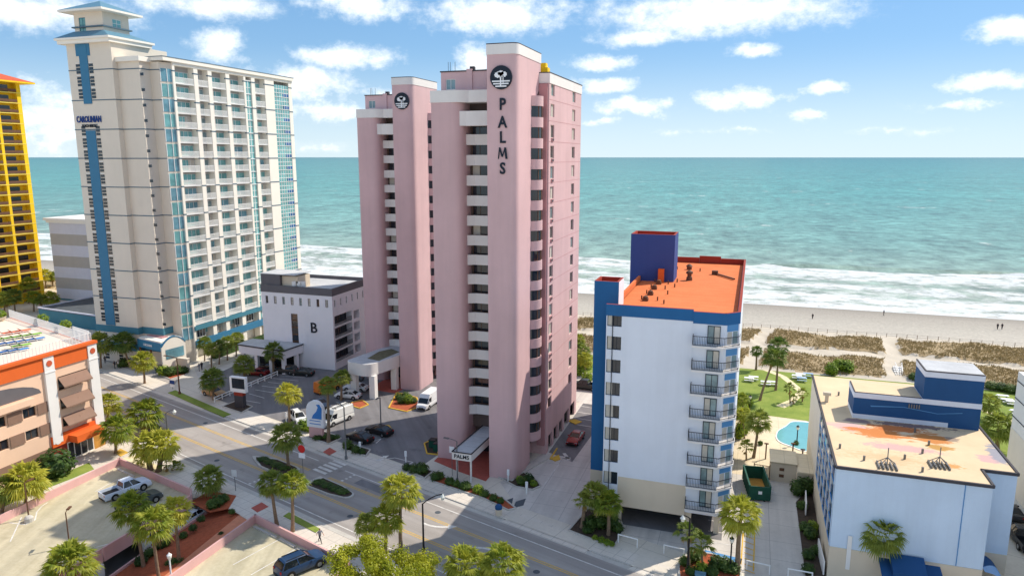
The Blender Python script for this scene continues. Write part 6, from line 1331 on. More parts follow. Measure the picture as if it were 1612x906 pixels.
for (x, y, r, k) in ((1094, 882, 11, 'd'), (1078, 888, 9, 'd'), (1104, 900, 10, 'l'), (1088, 904, 9, 'd'), (1127, 892, 12, 'd'), (1140, 897, 13, 'd'), (1152, 900, 12, 'd'), (1120, 905, 10, 'd')): bush('shrub in the bed around the garage lamp posts', (x, y), r, None, k, 'shrubs around the lamp posts')
for (x, y, r) in ((1257, 778, 13), (1270, 776, 12)): bush('dark shrub at the corner of the pool house', (x, y), r, 1.2, 'd', 'shrubs at the pool house')
for (x, y, r, k) in ((1263, 800, 8, 'd'), (1268, 835, 9, 'd'), (1275, 845, 10, 'd'), (1279, 832, 8, 'l'), (1272, 878, 9, 'd'), (1284, 870, 8, 'd'), (1272, 900, 9, 'd')): bush('shrub in the bed along the blue glazed wall', (x, y), r, None, k, 'shrubs along the glazed wall')
for (x, y, r) in ((500, 691, 8), (512, 689, 8), (522, 690, 7), (530, 690, 6)): bush('low ground-cover plant in the hotel sign bed', (x, y), r, .35, 'd', 'plants in the sign bed')
for (x, y, r, k) in ((478, 676, 11, 'l'), (487, 678, 9, 'l')): bush('bright yellow-green shrub beside the oval hotel sign', (x, y), r, None, k, 'bright shrubs beside the oval sign')
for (x, y, r) in ((548, 706, 9), (561, 712, 8), (570, 714, 6)): bush('dark shrub in the bed by the black sedans', (x, y), r, None, 'd', 'shrubs by the black sedans')
for (x, y, r, k) in ((633, 634, 8, 'd'), (643, 634, 9, 'l'), (628, 628, 7, 'd'), (651, 634, 6, 'd'), (638, 628, 8, 'd')): bush('shrub in the yellow-kerbed bed under the far pink tower', (x, y), r, None, k, 'shrubs under the far tower')
for (x, y, r) in ((595, 676, 6), (605, 677, 7), (585, 676, 5)): bush('low plant on the yellow-kerbed island by the lot lamp', (x, y), r, .4, 'l', 'plants on the lot island')
for (x, y, r, k) in ((258, 590, 9, 'l'), (268, 591, 9, 'd'), (280, 588, 8, 'd'), (290, 587, 7, 'd'), (252, 586, 6, 'd')): bush('planting at the foot of the curved gable sign', (x, y), r, None, k, 'planting at the gable sign')
for (x, y) in ((194, 577), (199, 576)): bush('dark shrub at the foot of the cream tower', (x, y), 8, None, 'd', 'shrubs at the cream tower')
for (x, y, r) in ((335, 799, 9), (343, 795, 10), (352, 789, 8)): bush('dark shrub beside the bushy palm', (x, y), r, None, 'd', 'shrubs beside the bushy palm')
for (x, y, r, zz) in ((289, 846, 6, -1.0), (304, 834, 6, -.6), (317, 820, 6, -.3), (222, 888, 9, -1.4), (236, 875, 8, -1.2), (252, 862, 7, -1.2), (262, 858, 6, -1.1), (270, 893, 9, -1.6), (283, 890, 8, -1.5), (365, 808, 5, 0), (348, 842, 4, -.6)): bush('small round shrub in the sunken mulch garden', (x, y), r, None, 'd', 'shrubs in the sunken garden', z=zz)
for s_ in (-3.4, -1.8, -.2, 1.4, 9.0, 10.6, 12.2, 13.6):
    p = S(s_, -4.8, .16); t = thing('ground_cover_plant', p, 'low dark ground-cover plant on the planted traffic island', 'plant', 'plants on the traffic islands'); put('foliage', BUSH[('d', 1)], t, Vector(p) + Vector((0, 0, .15)), scale=(1.0, .8, .25)); put('stems', CORE, t, Vector(p) + Vector((0, 0, .15)), scale=(.9, .7, .2))
for (x, y, r) in ((1175, 640, 10), (1168, 655, 10), (1176, 672, 9), (1170, 682, 10), (1163, 690, 8)): bush('leafy green plant along the blue hotel terrace side', (x, y), r, 1.3, 'l', 'plants along the terrace side')
for (x, y, r) in ((910, 590, 12), (920, 580, 13), (925, 600, 10), (908, 570, 8)): bush('bright shrub in the gap behind the parked black pickup', (x, y), r, None, 'l', 'shrubs in the gap')
for (x, y, r) in ((1320, 584, 12), (1332, 586, 12), (1308, 590, 9)): bush('bright green shrub by the dunes behind the low-rise', (x, y), r, 1.4, 'l', 'shrubs by the dunes')
for (x, y, r) in ((1440, 598, 9), (1452, 600, 9), (1560, 612, 9), (1575, 614, 9), (1590, 617, 9), (1605, 619, 9)): bush('dark dune shrub at the back edge of the lawn', (x, y), r, .8, 'd', 'dune shrubs')
for x in (1197, 1290, 1253): bush('low planting on the pool terrace', (x, 700 + (x % 7)), 4, .4, 'd', 'plants on the pool terrace')
for i in range(9):
    y = 121.5 + 2.6 * i; t = thing('hedge', (-108.6, y, .12), 'clipped hedge block along the drive of the cream tower', 'hedge', 'hedge blocks along the drive'); put('foliage', BUSH[('h', 0)], t, (-108.6, y, .75), scale=(.7, 1.35, .65)); MB().box(-109.2, -108.0, y - 1.25, y + 1.25, .1, 1.3).build('stems', 'shrub_leaf', t)
for (x, y) in ((333, 572), (345, 567), (358, 561), (322, 562), (372, 555)): palm('palm in front of the cream tower balcony side', (x, y + 6), (x, y - 22), 12, 'g', 'palms along the balcony side', tr=.12)
def broadleaf():
    b = Vector((-31.2, 54.6, .1)); t = thing('broadleaf_tree', b, 'round yellow-green broadleaf tree at the corner of the parking deck', 'tree')
    rg = random.Random(8); mb = MB(); mb.tube(b, b + Vector((0, 0, 2.4)), .28, .2, 9); ends = []
    for i in range(9):
        a = i * 2.4; e = b + Vector((cos(a) * rg.uniform(1.6, 3.6), sin(a) * rg.uniform(1.4, 3.0), rg.uniform(3.4, 5.4))); mb.tube(b + Vector((0, 0, rg.uniform(1.7, 2.4))), e, .12, .04, 6); ends.append(e)
    mb.build('trunk', 'trunk', t)
    mb = MB(); cl = []
    for i in range(62):
        a = rg.uniform(0, 2 * pi); r = sqrt(rg.random()); cl.append((b + Vector((cos(a) * r * 5.0, sin(a) * r * 3.8, rg.uniform(2.9, 5.6) + (1 - r) * 1.0)), rg.uniform(.6, 1.15)))
    for (p0, R) in cl:
        for _ in range(330):
            d = Vector((rg.gauss(0, 1), rg.gauss(0, 1), rg.gauss(0, .75))).normalized(); p = p0 + d * R * rg.uniform(.5, 1.05); nrm = (d + Vector((rg.uniform(-.9, .9), rg.uniform(-.9, .9), rg.uniform(-.2, 1)))).normalized(); a_ = nrm.orthogonal().normalized(); b_ = nrm.cross(a_); s = rg.uniform(.08, .15)
            mb.face([tuple(p - a_ * s * .6), tuple(p + b_ * s), tuple(p + a_ * s * .6), tuple(p - b_ * s)])
    mb.build('crown', 'tree_leaf', t)
broadleaf()

# ------------------------------------------------------------------ vehicles
def paint(name, rgb, metal=.15):
    if name not in MATS:
        m = mat(name, rgb, .35, .04, 1.0, spec=.35, metal=0); m.node_tree.nodes['Principled BSDF'].inputs['Coat Weight'].default_value = .2
    return name
mat('tail_light', (170, 24, 24), .3, .02); mat('head_light', (226, 230, 232), .15, .02); glass('car_glass', (24, 30, 36), .05, .2)
mat('trim', (30, 31, 33), .6, .05)
CAR = {  # length, half width, stations (x, top z) of the lower body, cabin (rear base, rear roof, front roof, front base, roof z), wheel radius, wheel x
    'sedan': (4.75, .92, ((0, .72), (.12, .95), (.9, 1.0), (3.2, .98), (4.2, .86), (4.62, .72), (4.75, .5)), (.55, 1.35, 2.5, 3.35, 1.45), .33, (.95, 3.8)),
    'suv': (4.8, .96, ((0, .8), (.1, 1.08), (.8, 1.12), (3.4, 1.1), (4.35, 1.0), (4.7, .85), (4.8, .55)), (.15, .55, 2.7, 3.55, 1.74), .37, (.95, 3.85)),
    'pickup': (5.9, 1.0, ((0, .72), (.05, .74), (2.2, .74), (2.25, 1.15), (4.4, 1.17), (5.5, 1.1), (5.8, .95), (5.9, .6)), (2.3, 2.5, 3.8, 4.6, 1.92), .4, (1.2, 4.75)),
    'van': (5.9, 1.02, ((0, 1.0), (.05, 1.2), (4.4, 1.2), (5.3, 1.12), (5.75, .95), (5.9, .6)), (.05, .18, 4.3, 5.25, 2.6), .36, (1.2, 4.7)),
}
def car_meshes(kind, col):
    L_, hw, stn, (rb, rr, fr, fb, zr), wr, wx = CAR[kind]; z0 = .26; out = {}
    def cab_w(z, zb): return hw * (.93 - .24 * (z - zb) / (zr - zb)) if kind != 'van' else hw * (.99 - .12 * (z - zb) / (zr - zb))
    mb = MB(); rings = []
    for (x, zt) in stn:
        taper = 1 - .10 * max(0, (x - L_ + .9) / .9) ** 2 - .07 * max(0, (.6 - x) / .6) ** 2; w = hw * taper
        half = [(w * .86, z0), (w * .97, z0 + .12), (w, z0 + .34 if zt > .7 else z0 + .2), (w * .985, zt - .12 if zt > .65 else zt - .03), (w * .93, zt)]
        ring = [(x, y, z) for y, z in half] + [(x, 0, zt + .035)] + [(x, -y, z) for y, z in half[::-1]]; rings.append(ring)
    n = len(rings[0])
    for r in rings: mb.v += r
    for i in range(len(rings) - 1):
        for k in range(n): a, b = i * n + k, i * n + (k + 1) % n; mb.f.append((a, b, b + n, a + n)); mb.m.append(0)
    mb.f.append(tuple(range(n))); mb.m.append(0); mb.f.append(tuple((len(rings) - 1) * n + n - 1 - k for k in range(n))); mb.m.append(0)
    if kind == 'pickup':
        for s in (-1, 1): mb.box(.05, 2.3, s * hw - (.08 if s > 0 else -.0), s * hw + (0 if s > 0 else .08), .7, 1.16, 0)
        mb.box(0, .08, -hw * .95, hw * .95, .7, 1.16, 0)
    out['body'] = mb.mesh('body', [col], smooth=True, angle=40)
    def top_at(x):
        for (xa, za), (xb, zb) in zip(stn, stn[1:]):
            if xa <= x <= xb: return za + (zb - za) * (x - xa) / (xb - xa)
        return stn[-1][1]
    zb0, zb1 = top_at(rb), top_at(fb); mb = MB(); wr_, wf = hw * .66 if kind != 'van' else hw * .87, hw * .67 if kind != 'van' else hw * .86; wb = hw * .92 if kind != 'van' else hw * .985
    base = [(rb, wb, zb0), (fb, wb * .96, zb1), (fb, -wb * .96, zb1), (rb, -wb, zb0)]; top = [(rr, wr_, zr - .06), (fr, wf, zr - .05), (fr, -wf, zr - .05), (rr, -wr_, zr - .06)]
    g_ = MB(); cabm = 0
    quads = ((base[0], base[1], top[1], top[0]), (base[1], base[2], top[2], top[1]), (base[2], base[3], top[3], top[2]), (base[3], base[0], top[0], top[3]))
    for q in quads: g_.face(q[::-1], 0)
    out['windows'] = g_.mesh('windows', ['car_glass'])
    r_ = MB()
    ro = [(rr - .08, wr_ * 1.02, zr - .09), (fr + .06, wf * 1.02, zr - .09), (fr + .06, -wf * 1.02, zr - .09), (rr - .08, -wr_ * 1.02, zr - .09)]; mid = (rr + fr) / 2
    ru = [(rr + .08, wr_ * .86, zr - .01), (mid, wr_ * .88, zr + .015), (fr - .12, wf * .86, zr - .01), (fr - .12, -wf * .86, zr - .01), (mid, -wr_ * .88, zr + .015), (rr + .08, -wr_ * .86, zr - .01)]
    r_.face(ru[::-1]); r_.face([ro[0], ro[1], ru[2], ru[1], ru[0]][::-1]); r_.face([ro[1], ro[2], ru[3], ru[2]][::-1]); r_.face([ro[2], ro[3], ru[5], ru[4], ru[3]][::-1]); r_.face([ro[3], ro[0], ru[0], ru[5]][::-1])
    for a, b in zip(base, top): r_.beam((a[0], a[1] * .995, a[2]), (b[0], b[1] * 1.005, b[2]), .09, .09)
    if kind == 'van':
        for s in (-1, 1):
            y0, y1 = s * wb * 1.003, s * wr_ * 1.012; r_.face([(rb, y0, zb0), (fb - 1.35, y0, zb0), (fb - 1.75, y1, zr - .1), (rr, y1, zr - .1)] if s < 0 else [(rb, y0, zb0), (rr, y1, zr - .1), (fb - 1.75, y1, zr - .1), (fb - 1.35, y0, zb0)])
            r_.face([(fb - 1.75, y0 + (y1 - y0) * .55, 1.95), (fb - .5, y0 * .985 + (y1 - y0) * .55, 1.95), (fr, y1, zr - .1), (fb - 1.75, y1 * 1.001, zr - .1)])
        r_.face([(rb - .01, wb, zb0), (rb - .01, -wb, zb0), (rr - .01, -wr_, zr - .1), (rr - .01, wr_, zr - .1)])
        r_.face([(fr + .02, wf, zr - .06), (fr + .02, -wf, zr - .06), (fr + (fb - fr) * .42 + .02, -wf * 1.04, zr - .06 - (zr - zb1) * .42), (fr + (fb - fr) * .42 + .02, wf * 1.04, zr - .06 - (zr - zb1) * .42)])
    else:
        xm0 = rb + (fb - rb) * .5; xm1 = rr + (fr - rr) * .55
        for s in (-1, 1): r_.beam((xm0, s * wb * .99, (zb0 + zb1) / 2), (xm1, s * wr_ * 1.01, zr - .07), .09, .05)
    out['roof'] = r_.mesh('roof', [col])
    w_ = MB(); w_.tube((0, -.11, 0), (0, .11, 0), wr, n=16); out['wheel'] = w_.mesh('wheel', ['rubber']); w_ = MB(); w_.tube((0, -.118, 0), (0, .118, 0), wr * .62, n=12); out['rim'] = w_.mesh('rim', ['alloy'])
    a_ = MB(); a_.tube((0, -.02, 0), (0, .02, 0), wr * 1.22, n=18); out['wheel_arch'] = a_.mesh('wheel_arch', ['trim'])
    h_ = MB(); h_.box(-.05, .05, -.2, .2, -.08, .08); out['headlight'] = h_.mesh('headlight', ['head_light'])
    t_ = MB(); t_.box(-.04, .04, -.14, .14, -.11, .11); out['taillight'] = t_.mesh('taillight', ['tail_light'])
    b_ = MB(); b_.box(L_ - .1, L_ + .03, -hw * .72, hw * .72, z0 + .02, z0 + .26); out['front_bumper'] = b_.mesh('front_bumper', ['trim'])
    b_ = MB(); b_.box(-.04, .08, -hw * .8, hw * .8, z0, z0 + .2); out['rear_bumper'] = b_.mesh('rear_bumper', ['trim'])
    b_ = MB(); b_.box(L_ - .2, L_ + .01, -hw * .42, hw * .42, z0 + .3, z0 + .42); out['grille'] = b_.mesh('grille', ['trim'])
    m_ = MB(); m_.box(-.08, .08, -.1, .1, -.07, .07); out['mirror'] = m_.mesh('mirror', [col])
    if kind == 'pickup': q = MB(); q.box(.1, 2.22, -hw + .09, hw - .09, .76, .79); out['bed_floor'] = q.mesh('bed_floor', ['trim'])
    if kind == 'suv':
        q = MB()
        for s in (-1, 1): q.beam((rr + .2, s * wr_ * .84, zr + .05), (fr - .2, s * wr_ * .84, zr + .05), .05, .05)
        out['roof_rail'] = q.mesh('roof_rail', ['trim'])
    return out
CM = {}
def vehicle(label, name, kind, rgb, px, heading, z=.13, at=None, cat='car', group=None, sc=1.0):
    key = (kind, rgb)
    if key not in CM: CM[key] = car_meshes(kind, paint('paint_%d_%d_%d' % rgb, rgb))
    M_ = CM[key]; L_, hw, stn, cab, wr, wx = CAR[kind]; c = Vector(at) if at else P(*px, z); a = radians(heading)
    t = thing(name, (c.x - cos(a) * L_ / 2 * sc, c.y - sin(a) * L_ / 2 * sc, c.z), label, cat, group, rz=a); t.scale = (sc, sc, sc)
    for k in ('body', 'windows', 'roof', 'front_bumper', 'rear_bumper', 'grille', 'bed_floor', 'roof_rail'):
        if k in M_: put(k, M_[k], t, local=True)
    for x in wx:
        for s in (-1, 1):
            put('rim', M_['rim'], put('wheel', M_['wheel'], t, (x, s * (hw - .1), wr), local=True), local=True); put('wheel_arch', M_['wheel_arch'], t, (x, s * (hw - .012), wr + .03), local=True)
    zt = stn[-2][1] - .12
    for s in (-1, 1):
        put('headlight', M_['headlight'], t, (L_ - .13, s * hw * .7, zt), local=True); put('taillight', M_['taillight'], t, (.04, s * hw * .74, stn[1][1] - .18 if kind != 'pickup' else .95), local=True); put('mirror', M_['mirror'], t, (cab[3] - .45, s * (hw + .06), 1.05 if kind != 'van' else 1.4), local=True)
    return t
WHT = (228, 230, 232); BLK = (26, 27, 30); RED = (140, 18, 24)
vehicle('dark red sedan parked in the alley beside the lettered pink tower', 'parked_car', 'sedan', RED, (906, 694), -93)
vehicle('black pickup parked behind the blue hotel', 'pickup_truck', 'pickup', BLK, (922, 612), 176, cat='pickup')
vehicle('white high-roof van parked between the two pink towers', 'van', 'van', WHT, (675, 638), -91, cat='van')
vehicle('black sedan parked beside the shrub bed', 'parked_car', 'sedan', BLK, (566, 693), 166); vehicle('black sedan parked beside the yellow-kerbed island', 'parked_car', 'sedan', (30, 30, 34), (597, 682), 166)
vehicle('white crossover parked by the oval hotel sign', 'parked_car', 'suv', WHT, (470, 663), -38); vehicle('dark blue car parked behind the oval hotel sign', 'parked_car', 'sedan', (34, 46, 66), (505, 640), -30)
truck = vehicle('white service van with ladder rack behind the hotel sign bed', 'service_van', 'van', (232, 232, 226), (531, 664), -105, cat='van')
m_ = MB()
for x in (.6, 2.2, 3.8): m_.box(x - .04, x + .04, -.8, .8, 2.72, 2.78); m_.box(x - .03, x + .03, -.8, -.74, 2.55, 2.75); m_.box(x - .03, x + .03, .74, .8, 2.55, 2.75)
m_.beam((.2, .3, 2.82), (4.2, .3, 2.82), .07, .07); m_.beam((.2, .65, 2.82), (4.2, .65, 2.82), .07, .07); put('ladder_rack', m_.mesh('ladder_rack', 'trim'), truck, local=True)
vehicle('orange van with white roof in the shaded lot', 'van', 'van', (214, 120, 44), (516, 615), 75, cat='van', sc=.9)
vehicle('white sedan parked nearest the canopy columns', 'parked_car', 'sedan', WHT, (548, 626), 186); vehicle('white sedan parked behind another white sedan', 'parked_car', 'sedan', (222, 224, 228), (560, 614), 186)
vehicle('grey crossover at the back of the lot by the beige loggias', 'parked_car', 'suv', (112, 116, 122), (553, 598), 196)
vehicle('dark red sedan at the porch palm', 'parked_car', 'sedan', (120, 22, 28), (405, 590), 186); vehicle('black sedan behind the red one at the porch', 'parked_car', 'sedan', BLK, (424, 581), 186)
vehicle('dark grey crossover parked under the porch', 'parked_car', 'suv', (70, 68, 66), (450, 587), 187); vehicle('dark green sedan next to the grey crossover at the porch', 'parked_car', 'sedan', (34, 44, 44), (476, 590), 187)
vehicle('tan car parked beside a shaded palm', 'parked_car', 'suv', (176, 140, 100), (337, 622), -10, sc=.95)
a = st(238, 683); vehicle('dark car with blue windscreen driving along the street', 'moving_car', 'sedan', (40, 52, 66), None, -17.5, 0, at=S(a[0], -8.8, .02))
vehicle('white pickup parked on the concrete deck', 'pickup_truck', 'pickup', (214, 224, 238), None, 72, at=(-74.6, 65.2, .31), cat='pickup'); vehicle('dark grey crossover beside the white pickup on the deck', 'parked_car', 'suv', (74, 82, 84), None, 72, at=(-70.4, 63.3, .31), sc=1.08)
vehicle('white car half hidden under the parking deck edge', 'parked_car', 'sedan', (216, 226, 232), None, 88, at=(-64.45, 66.0, -1.95)); vehicle('pale car lower down beside the retaining wall', 'parked_car', 'sedan', (206, 214, 222), None, 88, at=(-64.5, 61.0, -2.1))
vehicle('dark blue crossover with roof rails on the deck by the tree', 'parked_car', 'suv', (34, 60, 92), None, 62, at=(-42.9, 57.7, .31), sc=1.1)
vehicle('black pickup beside the pale blue wall step', 'pickup_truck', 'pickup', (34, 34, 38), None, 92, at=(31.0, 88.5, .12), cat='pickup'); vehicle('dark car further back beside the stairs', 'parked_car', 'sedan', (44, 44, 48), None, 92, at=(31.8, 95.5, .12))

# ------------------------------------------------------------------ roll-off skip
t = thing('roll_off_skip', (2.5, 92.5, .12), 'open green roll-off skip with rusty floor beside the blue hotel', 'skip', rz=0)
a_, b_ = P(1166, 738), P(1182, 782); c = Vector((2.6, 93.0, 0)); hw, hl = 1.25, 3.1; t.rotation_euler.z = radians(8)
def skip_box(x0, x1, y0, y1, z0, z1, m, nm): put(nm, MB().box(x0, x1, y0, y1, z0, z1).mesh(nm, m), t, local=True)
skip_box(-hw, hw, -hl, hl, .2, .3, 'rust_floor', 'floor')
for s in (-1, 1): skip_box(s * hw - .06, s * hw + .06, -hl, hl, .2, 2.0, 'dumpster', 'side_wall')
for s in (-1, 1): skip_box(-hw, hw, s * hl - .06, s * hl + .06, .2, 2.0, 'dumpster', 'end_wall')
for s in (-1, 1):
    for k in range(7): y = -hl + .4 + k * .9; skip_box(s * (hw + .1) - .05, s * (hw + .1) + .05, y - .06, y + .06, .25, 2.0, 'dumpster', 'rib')
    skip_box(s * hw - .1, s * hw + .1, -hl, hl, 2.0, 2.1, 'dumpster', 'rim'); skip_box(s * .6 - .1, s * .6 + .1, -hl, hl, 0, .2, 'trim', 'runner')
skip_box(-.2, .25, -hl - .075, -hl - .062, 1.0, 1.4, 'letter_white', 'sticker')

# ------------------------------------------------------------------ pool house, gate, rails, lamps, signs, bins
o = thing('pool_house', (6.5, 96, .12), 'small beige flat-roofed pool house with two dark vents', 'building')
mb = MB(); mb.box(4.3, 7.5, 96.2, 100.5, .1, 2.7); mb.box(7.5, 9.4, 94.4, 100.5, .1, 2.5); mb.build('wall', 'beige', o); mb = MB(); mb.box(4.15, 7.6, 96.0, 100.6, 2.703, 2.9); mb.box(7.61, 9.5, 94.2, 100.6, 2.503, 2.7); mb.build('roof', 'pool_deck', o)
for z in (1.9, 1.0): MB().box(5.4, 6.0, 96.13, 96.199, z - .2, z + .2).build('vent', 'bronze', o)
MB().box(8.2, 8.6, 94.33, 94.399, 1.7, 1.9).build('vent', 'trim', o)
t = thing('terrace_gate', (3.4, 96.5, .12), 'dark metal gate between the pool house and the green skip', 'gate'); m_ = MB(); railing(m_, [(2.2, 96.6), (4.2, 96.4)], 1.9, .2, .02, 0, .07, .1); m_.build('bars', 'bronze', t)
for x in (2.2, 4.2): MB().box(x - .06, x + .06, 96.4, 96.55, .1, 2.2).build('post', 'bronze', t)
for (x, y) in ((1229, 742), (1205, 722), (1247, 722), (1262, 732)):
    p = P(x, y); t = thing('planter_post', p, 'brown post standing by the pool house wall', 'post', 'posts by the pool house'); MB().box(p.x - .09, p.x + .09, p.y - .09, p.y + .09, .1, 2.4).box(p.x - .3, p.x + .3, p.y - .12, p.y + .12, 2.4, 2.55).build('shaft', 'bronze', t)
def barrier(label, a, b, h=1.0, m='rail_white'):
    A, B2 = P(*a), P(*b); t = thing('height_barrier', A, label, 'barrier', 'white pipe barriers')
    m_ = MB(); m_.tube(A + Vector((0, 0, h)), B2 + Vector((0, 0, h)), .07); m_.build('rail', m, t)
    for q in (A, B2): MB().tube(q, q + Vector((0, 0, h + .05)), .07).build('post', m, t)
barrier('white pipe barrier at the garage entrance beside the shrub bed', (973, 853), (1003, 861)); barrier('white pipe barrier at the garage entrance beside the tall lamp', (1045, 870), (1076, 877)); barrier('white pipe barrier beside the yellow hatched bay', (1175, 895), (1211, 903)); barrier('white pipe barrier towards the glazed wall bed', (1240, 908), (1278, 915))
def lamp_acorn(label, px, top, m='black'):
    p = P(*px); z = hgt(top, p.x, p.y); t = thing('street_lamp', p, label, 'lamp'); mb = MB(); mb.lathe([(.2, 0), (.2, .3), (.09, .5), (.07, z - .6), (.12, z - .55), (.12, z - .5)], (p.x, p.y, .1), 10); mb.build('post', m, t, True)
    MB().lathe([(.1, z - .5), (.22, z - .3), (.24, z - .1), (.05, z + .18)], (p.x, p.y, .1), 12).build('globe', 'lamp_glass', t, True); MB().lathe([(.26, z + .0), (.12, z + .12), (.02, z + .28)], (p.x, p.y, .1), 12).build('cap', m, t, True)
lamp_acorn('short acorn-globe lamp in the bed by the yellow hatched bay', (1149, 901), 848); lamp_acorn('globe lamp beside the swimming pool', (1254, 700), 672); lamp_acorn('globe lamp on the lawn edge behind the blue hotel', (1180, 645), 624); lamp_acorn('small white-topped garden light by the mulch slope', (270, 912), 874, 'rail_white')
def pole_lamp(label, px, top, arm, m='black', r=.09, head='cobra'):
    p = P(*px); z = hgt(top, p.x, p.y); t = thing('street_lamp', p, label, 'lamp'); mb = MB(); mb.lathe([(r * 2.4, .1), (r * 2.4, .5), (r * 1.3, .7), (r, z)], (p.x, p.y, 0), 10); mb.build('post', m, t, True)
    e = Vector((p.x + arm[0], p.y + arm[1], z + arm[2])); mb = MB(); n = 6; pr = Vector((p.x, p.y, z - .05))
    for k in range(1, n + 1): f = k / n; q = Vector((p.x + arm[0] * f, p.y + arm[1] * f, z + arm[2] * sin(f * pi / 2))); mb.tube(pr, q, r * .7, n=6); pr = q
    mb.build('arm', m, t)
    if head == 'cobra': mb = MB(); d_ = Vector((arm[0], arm[1], 0)).normalized(); mb.beam(e, e + d_ * .75, .28, .14); mb.build('lamp_head', m, t)
    else: mb = MB(); mb.lathe([(.05, .05), (.14, -.1), (.3, -.32), (.22, -.4), (.16, -.65), (.02, -.72)], tuple(e), 10); mb.build('lamp_head', 'lamp_glass', t, True)
pole_lamp('curved dark street lamp reaching over the road by the broadleaf tree', (667, 868), 792, (2.0, .9, 1.0), head='bell')
pole_lamp('street lamp with a hanging light beside the moving car', (267, 717), 650, (1.1, .5, .5), 'steel', head='bell')
pole_lamp('tall dark lamp standing in the bed by the garage rails', (1082, 902), 815, (-.7, -.2, .3), 'black', head='bell')
pole_lamp('green-grey lamp post at the drive kerb beside the black sedans', (545, 722), 640, (-1.0, .5, .2), 'steel'); pole_lamp('white-headed lamp on the yellow-kerbed lot island', (600, 678), 625, (.0, -.5, .1), 'steel')
pole_lamp('slim lamp with a sign in front of the lettered tower', (720, 757), 694, (-1.2, .1, .2), 'steel', .07); pole_lamp('brown signal pole on the grass strip by the hotel forecourt', (283, 620), 563, (-2.4, .2, .1), 'bronze', .1)
pole_lamp('lamp post on the white-lined deck corner', (46, 818), 760, (.0, .4, .1), 'bronze', .07); pole_lamp('thin lamp pole in the middle of the parking deck', (110, 862), 806, (-.2, .4, .1), 'bronze', .06)
MB_ = MB; p = P(109, 863, .3); tag(MB().box(p.x - .1, p.x + 1.1, p.y - .4, p.y + .4, .3, 1.1).build('utility_box', 'charcoal'), 'dark grey utility box at the foot of the deck lamp pole', 'box')
p = P(46, 820, .3); tag(MB().lathe([(.5, 0), (.5, .5), (.3, .7), (.02, .72)], (p.x, p.y, .3), 12).build('pole_base', 'kerb'), 'round concrete base under the deck corner lamp', 'base')
def sign_post(label, px, top, w, h, m, back='steel', face=None, disc=False, m2=None, name='road_sign'):
    p = P(*px); z = hgt(top, p.x, p.y); t = thing(name, p, label, 'sign'); MB().tube((p.x, p.y, .1), (p.x, p.y, z), .04).build('post', back, t)
    d_ = Vector((sin(YAW) * .0, -1, 0)) if face is None else Vector(face).normalized(); s_ = Vector((-d_.y, d_.x, 0)); q = Vector((p.x, p.y, z - h / 2)) + d_ * .06; mb = MB()
    if disc: mb.tube(q, q + d_ * .03, w / 2, n=20)
    else: mb.beam(q - s_ * w / 2, q + s_ * w / 2, .04, h)
    mb.build('panel', m, t)
    if m2: mb = MB(); q2 = q + Vector((0, 0, -h * .95)) + d_ * .01; mb.beam(q2 - s_ * w * .45, q2 + s_ * w * .45, .03, h * .7); mb.build('plate', m2, t)
    return t
t = sign_post('red round sign over a white plate on the traffic island', (478, 757), 700, 1.1, 1.0, 'sign_red', disc=True, m2='letter_white')
sign_post('white crosswalk sign on the near pavement by the bushy palm', (371, 772), 739, .75, .9, 'letter_white'); sign_post('dark blue street sign by the grass strip', (272, 612), 598, 1.1, .7, 'letter_blue', m2='letter_white')
sign_post('white square sign on the front of the lettered tower pier', (712, 748), 702, .7, .9, 'letter_white', name='wall_sign')
for (px, lab) in (((800, 757), 'white slatted marker post beside the lettered pylon front'), ((829, 777), 'white slatted marker post in the pylon corner bed'), ((451, 664), 'white marker post beside the white crossover'), ((639, 727), 'white marker post on the hatched drive box'), ((567, 712), 'white marker post beside the black sedan')):
    p = P(*px); t = thing('marker_post', p, lab, 'post'); MB().box(p.x - .09, p.x + .09, p.y - .06, p.y + .06, .1, 1.0).build('stem', 'rail_white', t); MB().box(p.x - .16, p.x + .16, p.y - .08, p.y + .08, 1.0, 1.8).build('panel', 'letter_white', t)
p = P(785, 810); t = thing('litter_bin', p, 'round litter bin with dark blue lid on the pavement', 'bin'); MB().lathe([(.02, .1), (.36, .1), (.4, .8), (.38, .95)], (p.x, p.y, 0), 14).build('body', 'beige', t, True); MB().lathe([(.44, .95), (.46, 1.25), (.3, 1.45), (.02, 1.48)], (p.x, p.y, 0), 14).build('lid', 'navy', t, True)
for (x, y) in ((682, 703), (689, 709)):
    p = P(x, y, .14); t = thing('waste_bin', p, 'dark green wheeled bin beside the pink pier', 'bin', 'wheeled bins beside the pier'); MB().box(p.x - .5, p.x + .5, p.y - .5, p.y + .5, .2, 1.3).build('body', 'dumpster', t); MB().box(p.x - .55, p.x + .55, p.y - .55, p.y + .55, 1.3, 1.4).build('lid', 'trim', t)
# oval hotel sign
p = P(499, 688, .14); t = thing('hotel_sign', p, 'tall white rounded hotel sign with a blue wave on a brick-toned base', 'sign')
MB().box(p.x - 1.2, p.x + 1.2, p.y - .25, p.y + .25, .1, 1.9).build('base', 'deck_pink', t)
out_ = [(p.x - 1.5, 1.9), (p.x + 1.5, 1.9), (p.x + 1.55, 4.6)] + [(p.x + 1.5 * cos(k * pi / 10), 4.7 + 1.5 * sin(k * pi / 10)) for k in range(11)] + [(p.x - 1.55, 4.6)]
m_ = MB(); m_.face([(x, p.y - .28, z) for x, z in out_]); m_.face([(x, p.y + .28, z) for x, z in out_][::-1])
for a, b in zip(out_, out_[1:] + out_[:1]): m_.face([(a[0], p.y - .28, a[1]), (a[0], p.y + .28, a[1]), (b[0], p.y + .28, b[1]), (b[0], p.y - .28, b[1])])
m_.build('panel', 'letter_white', t)
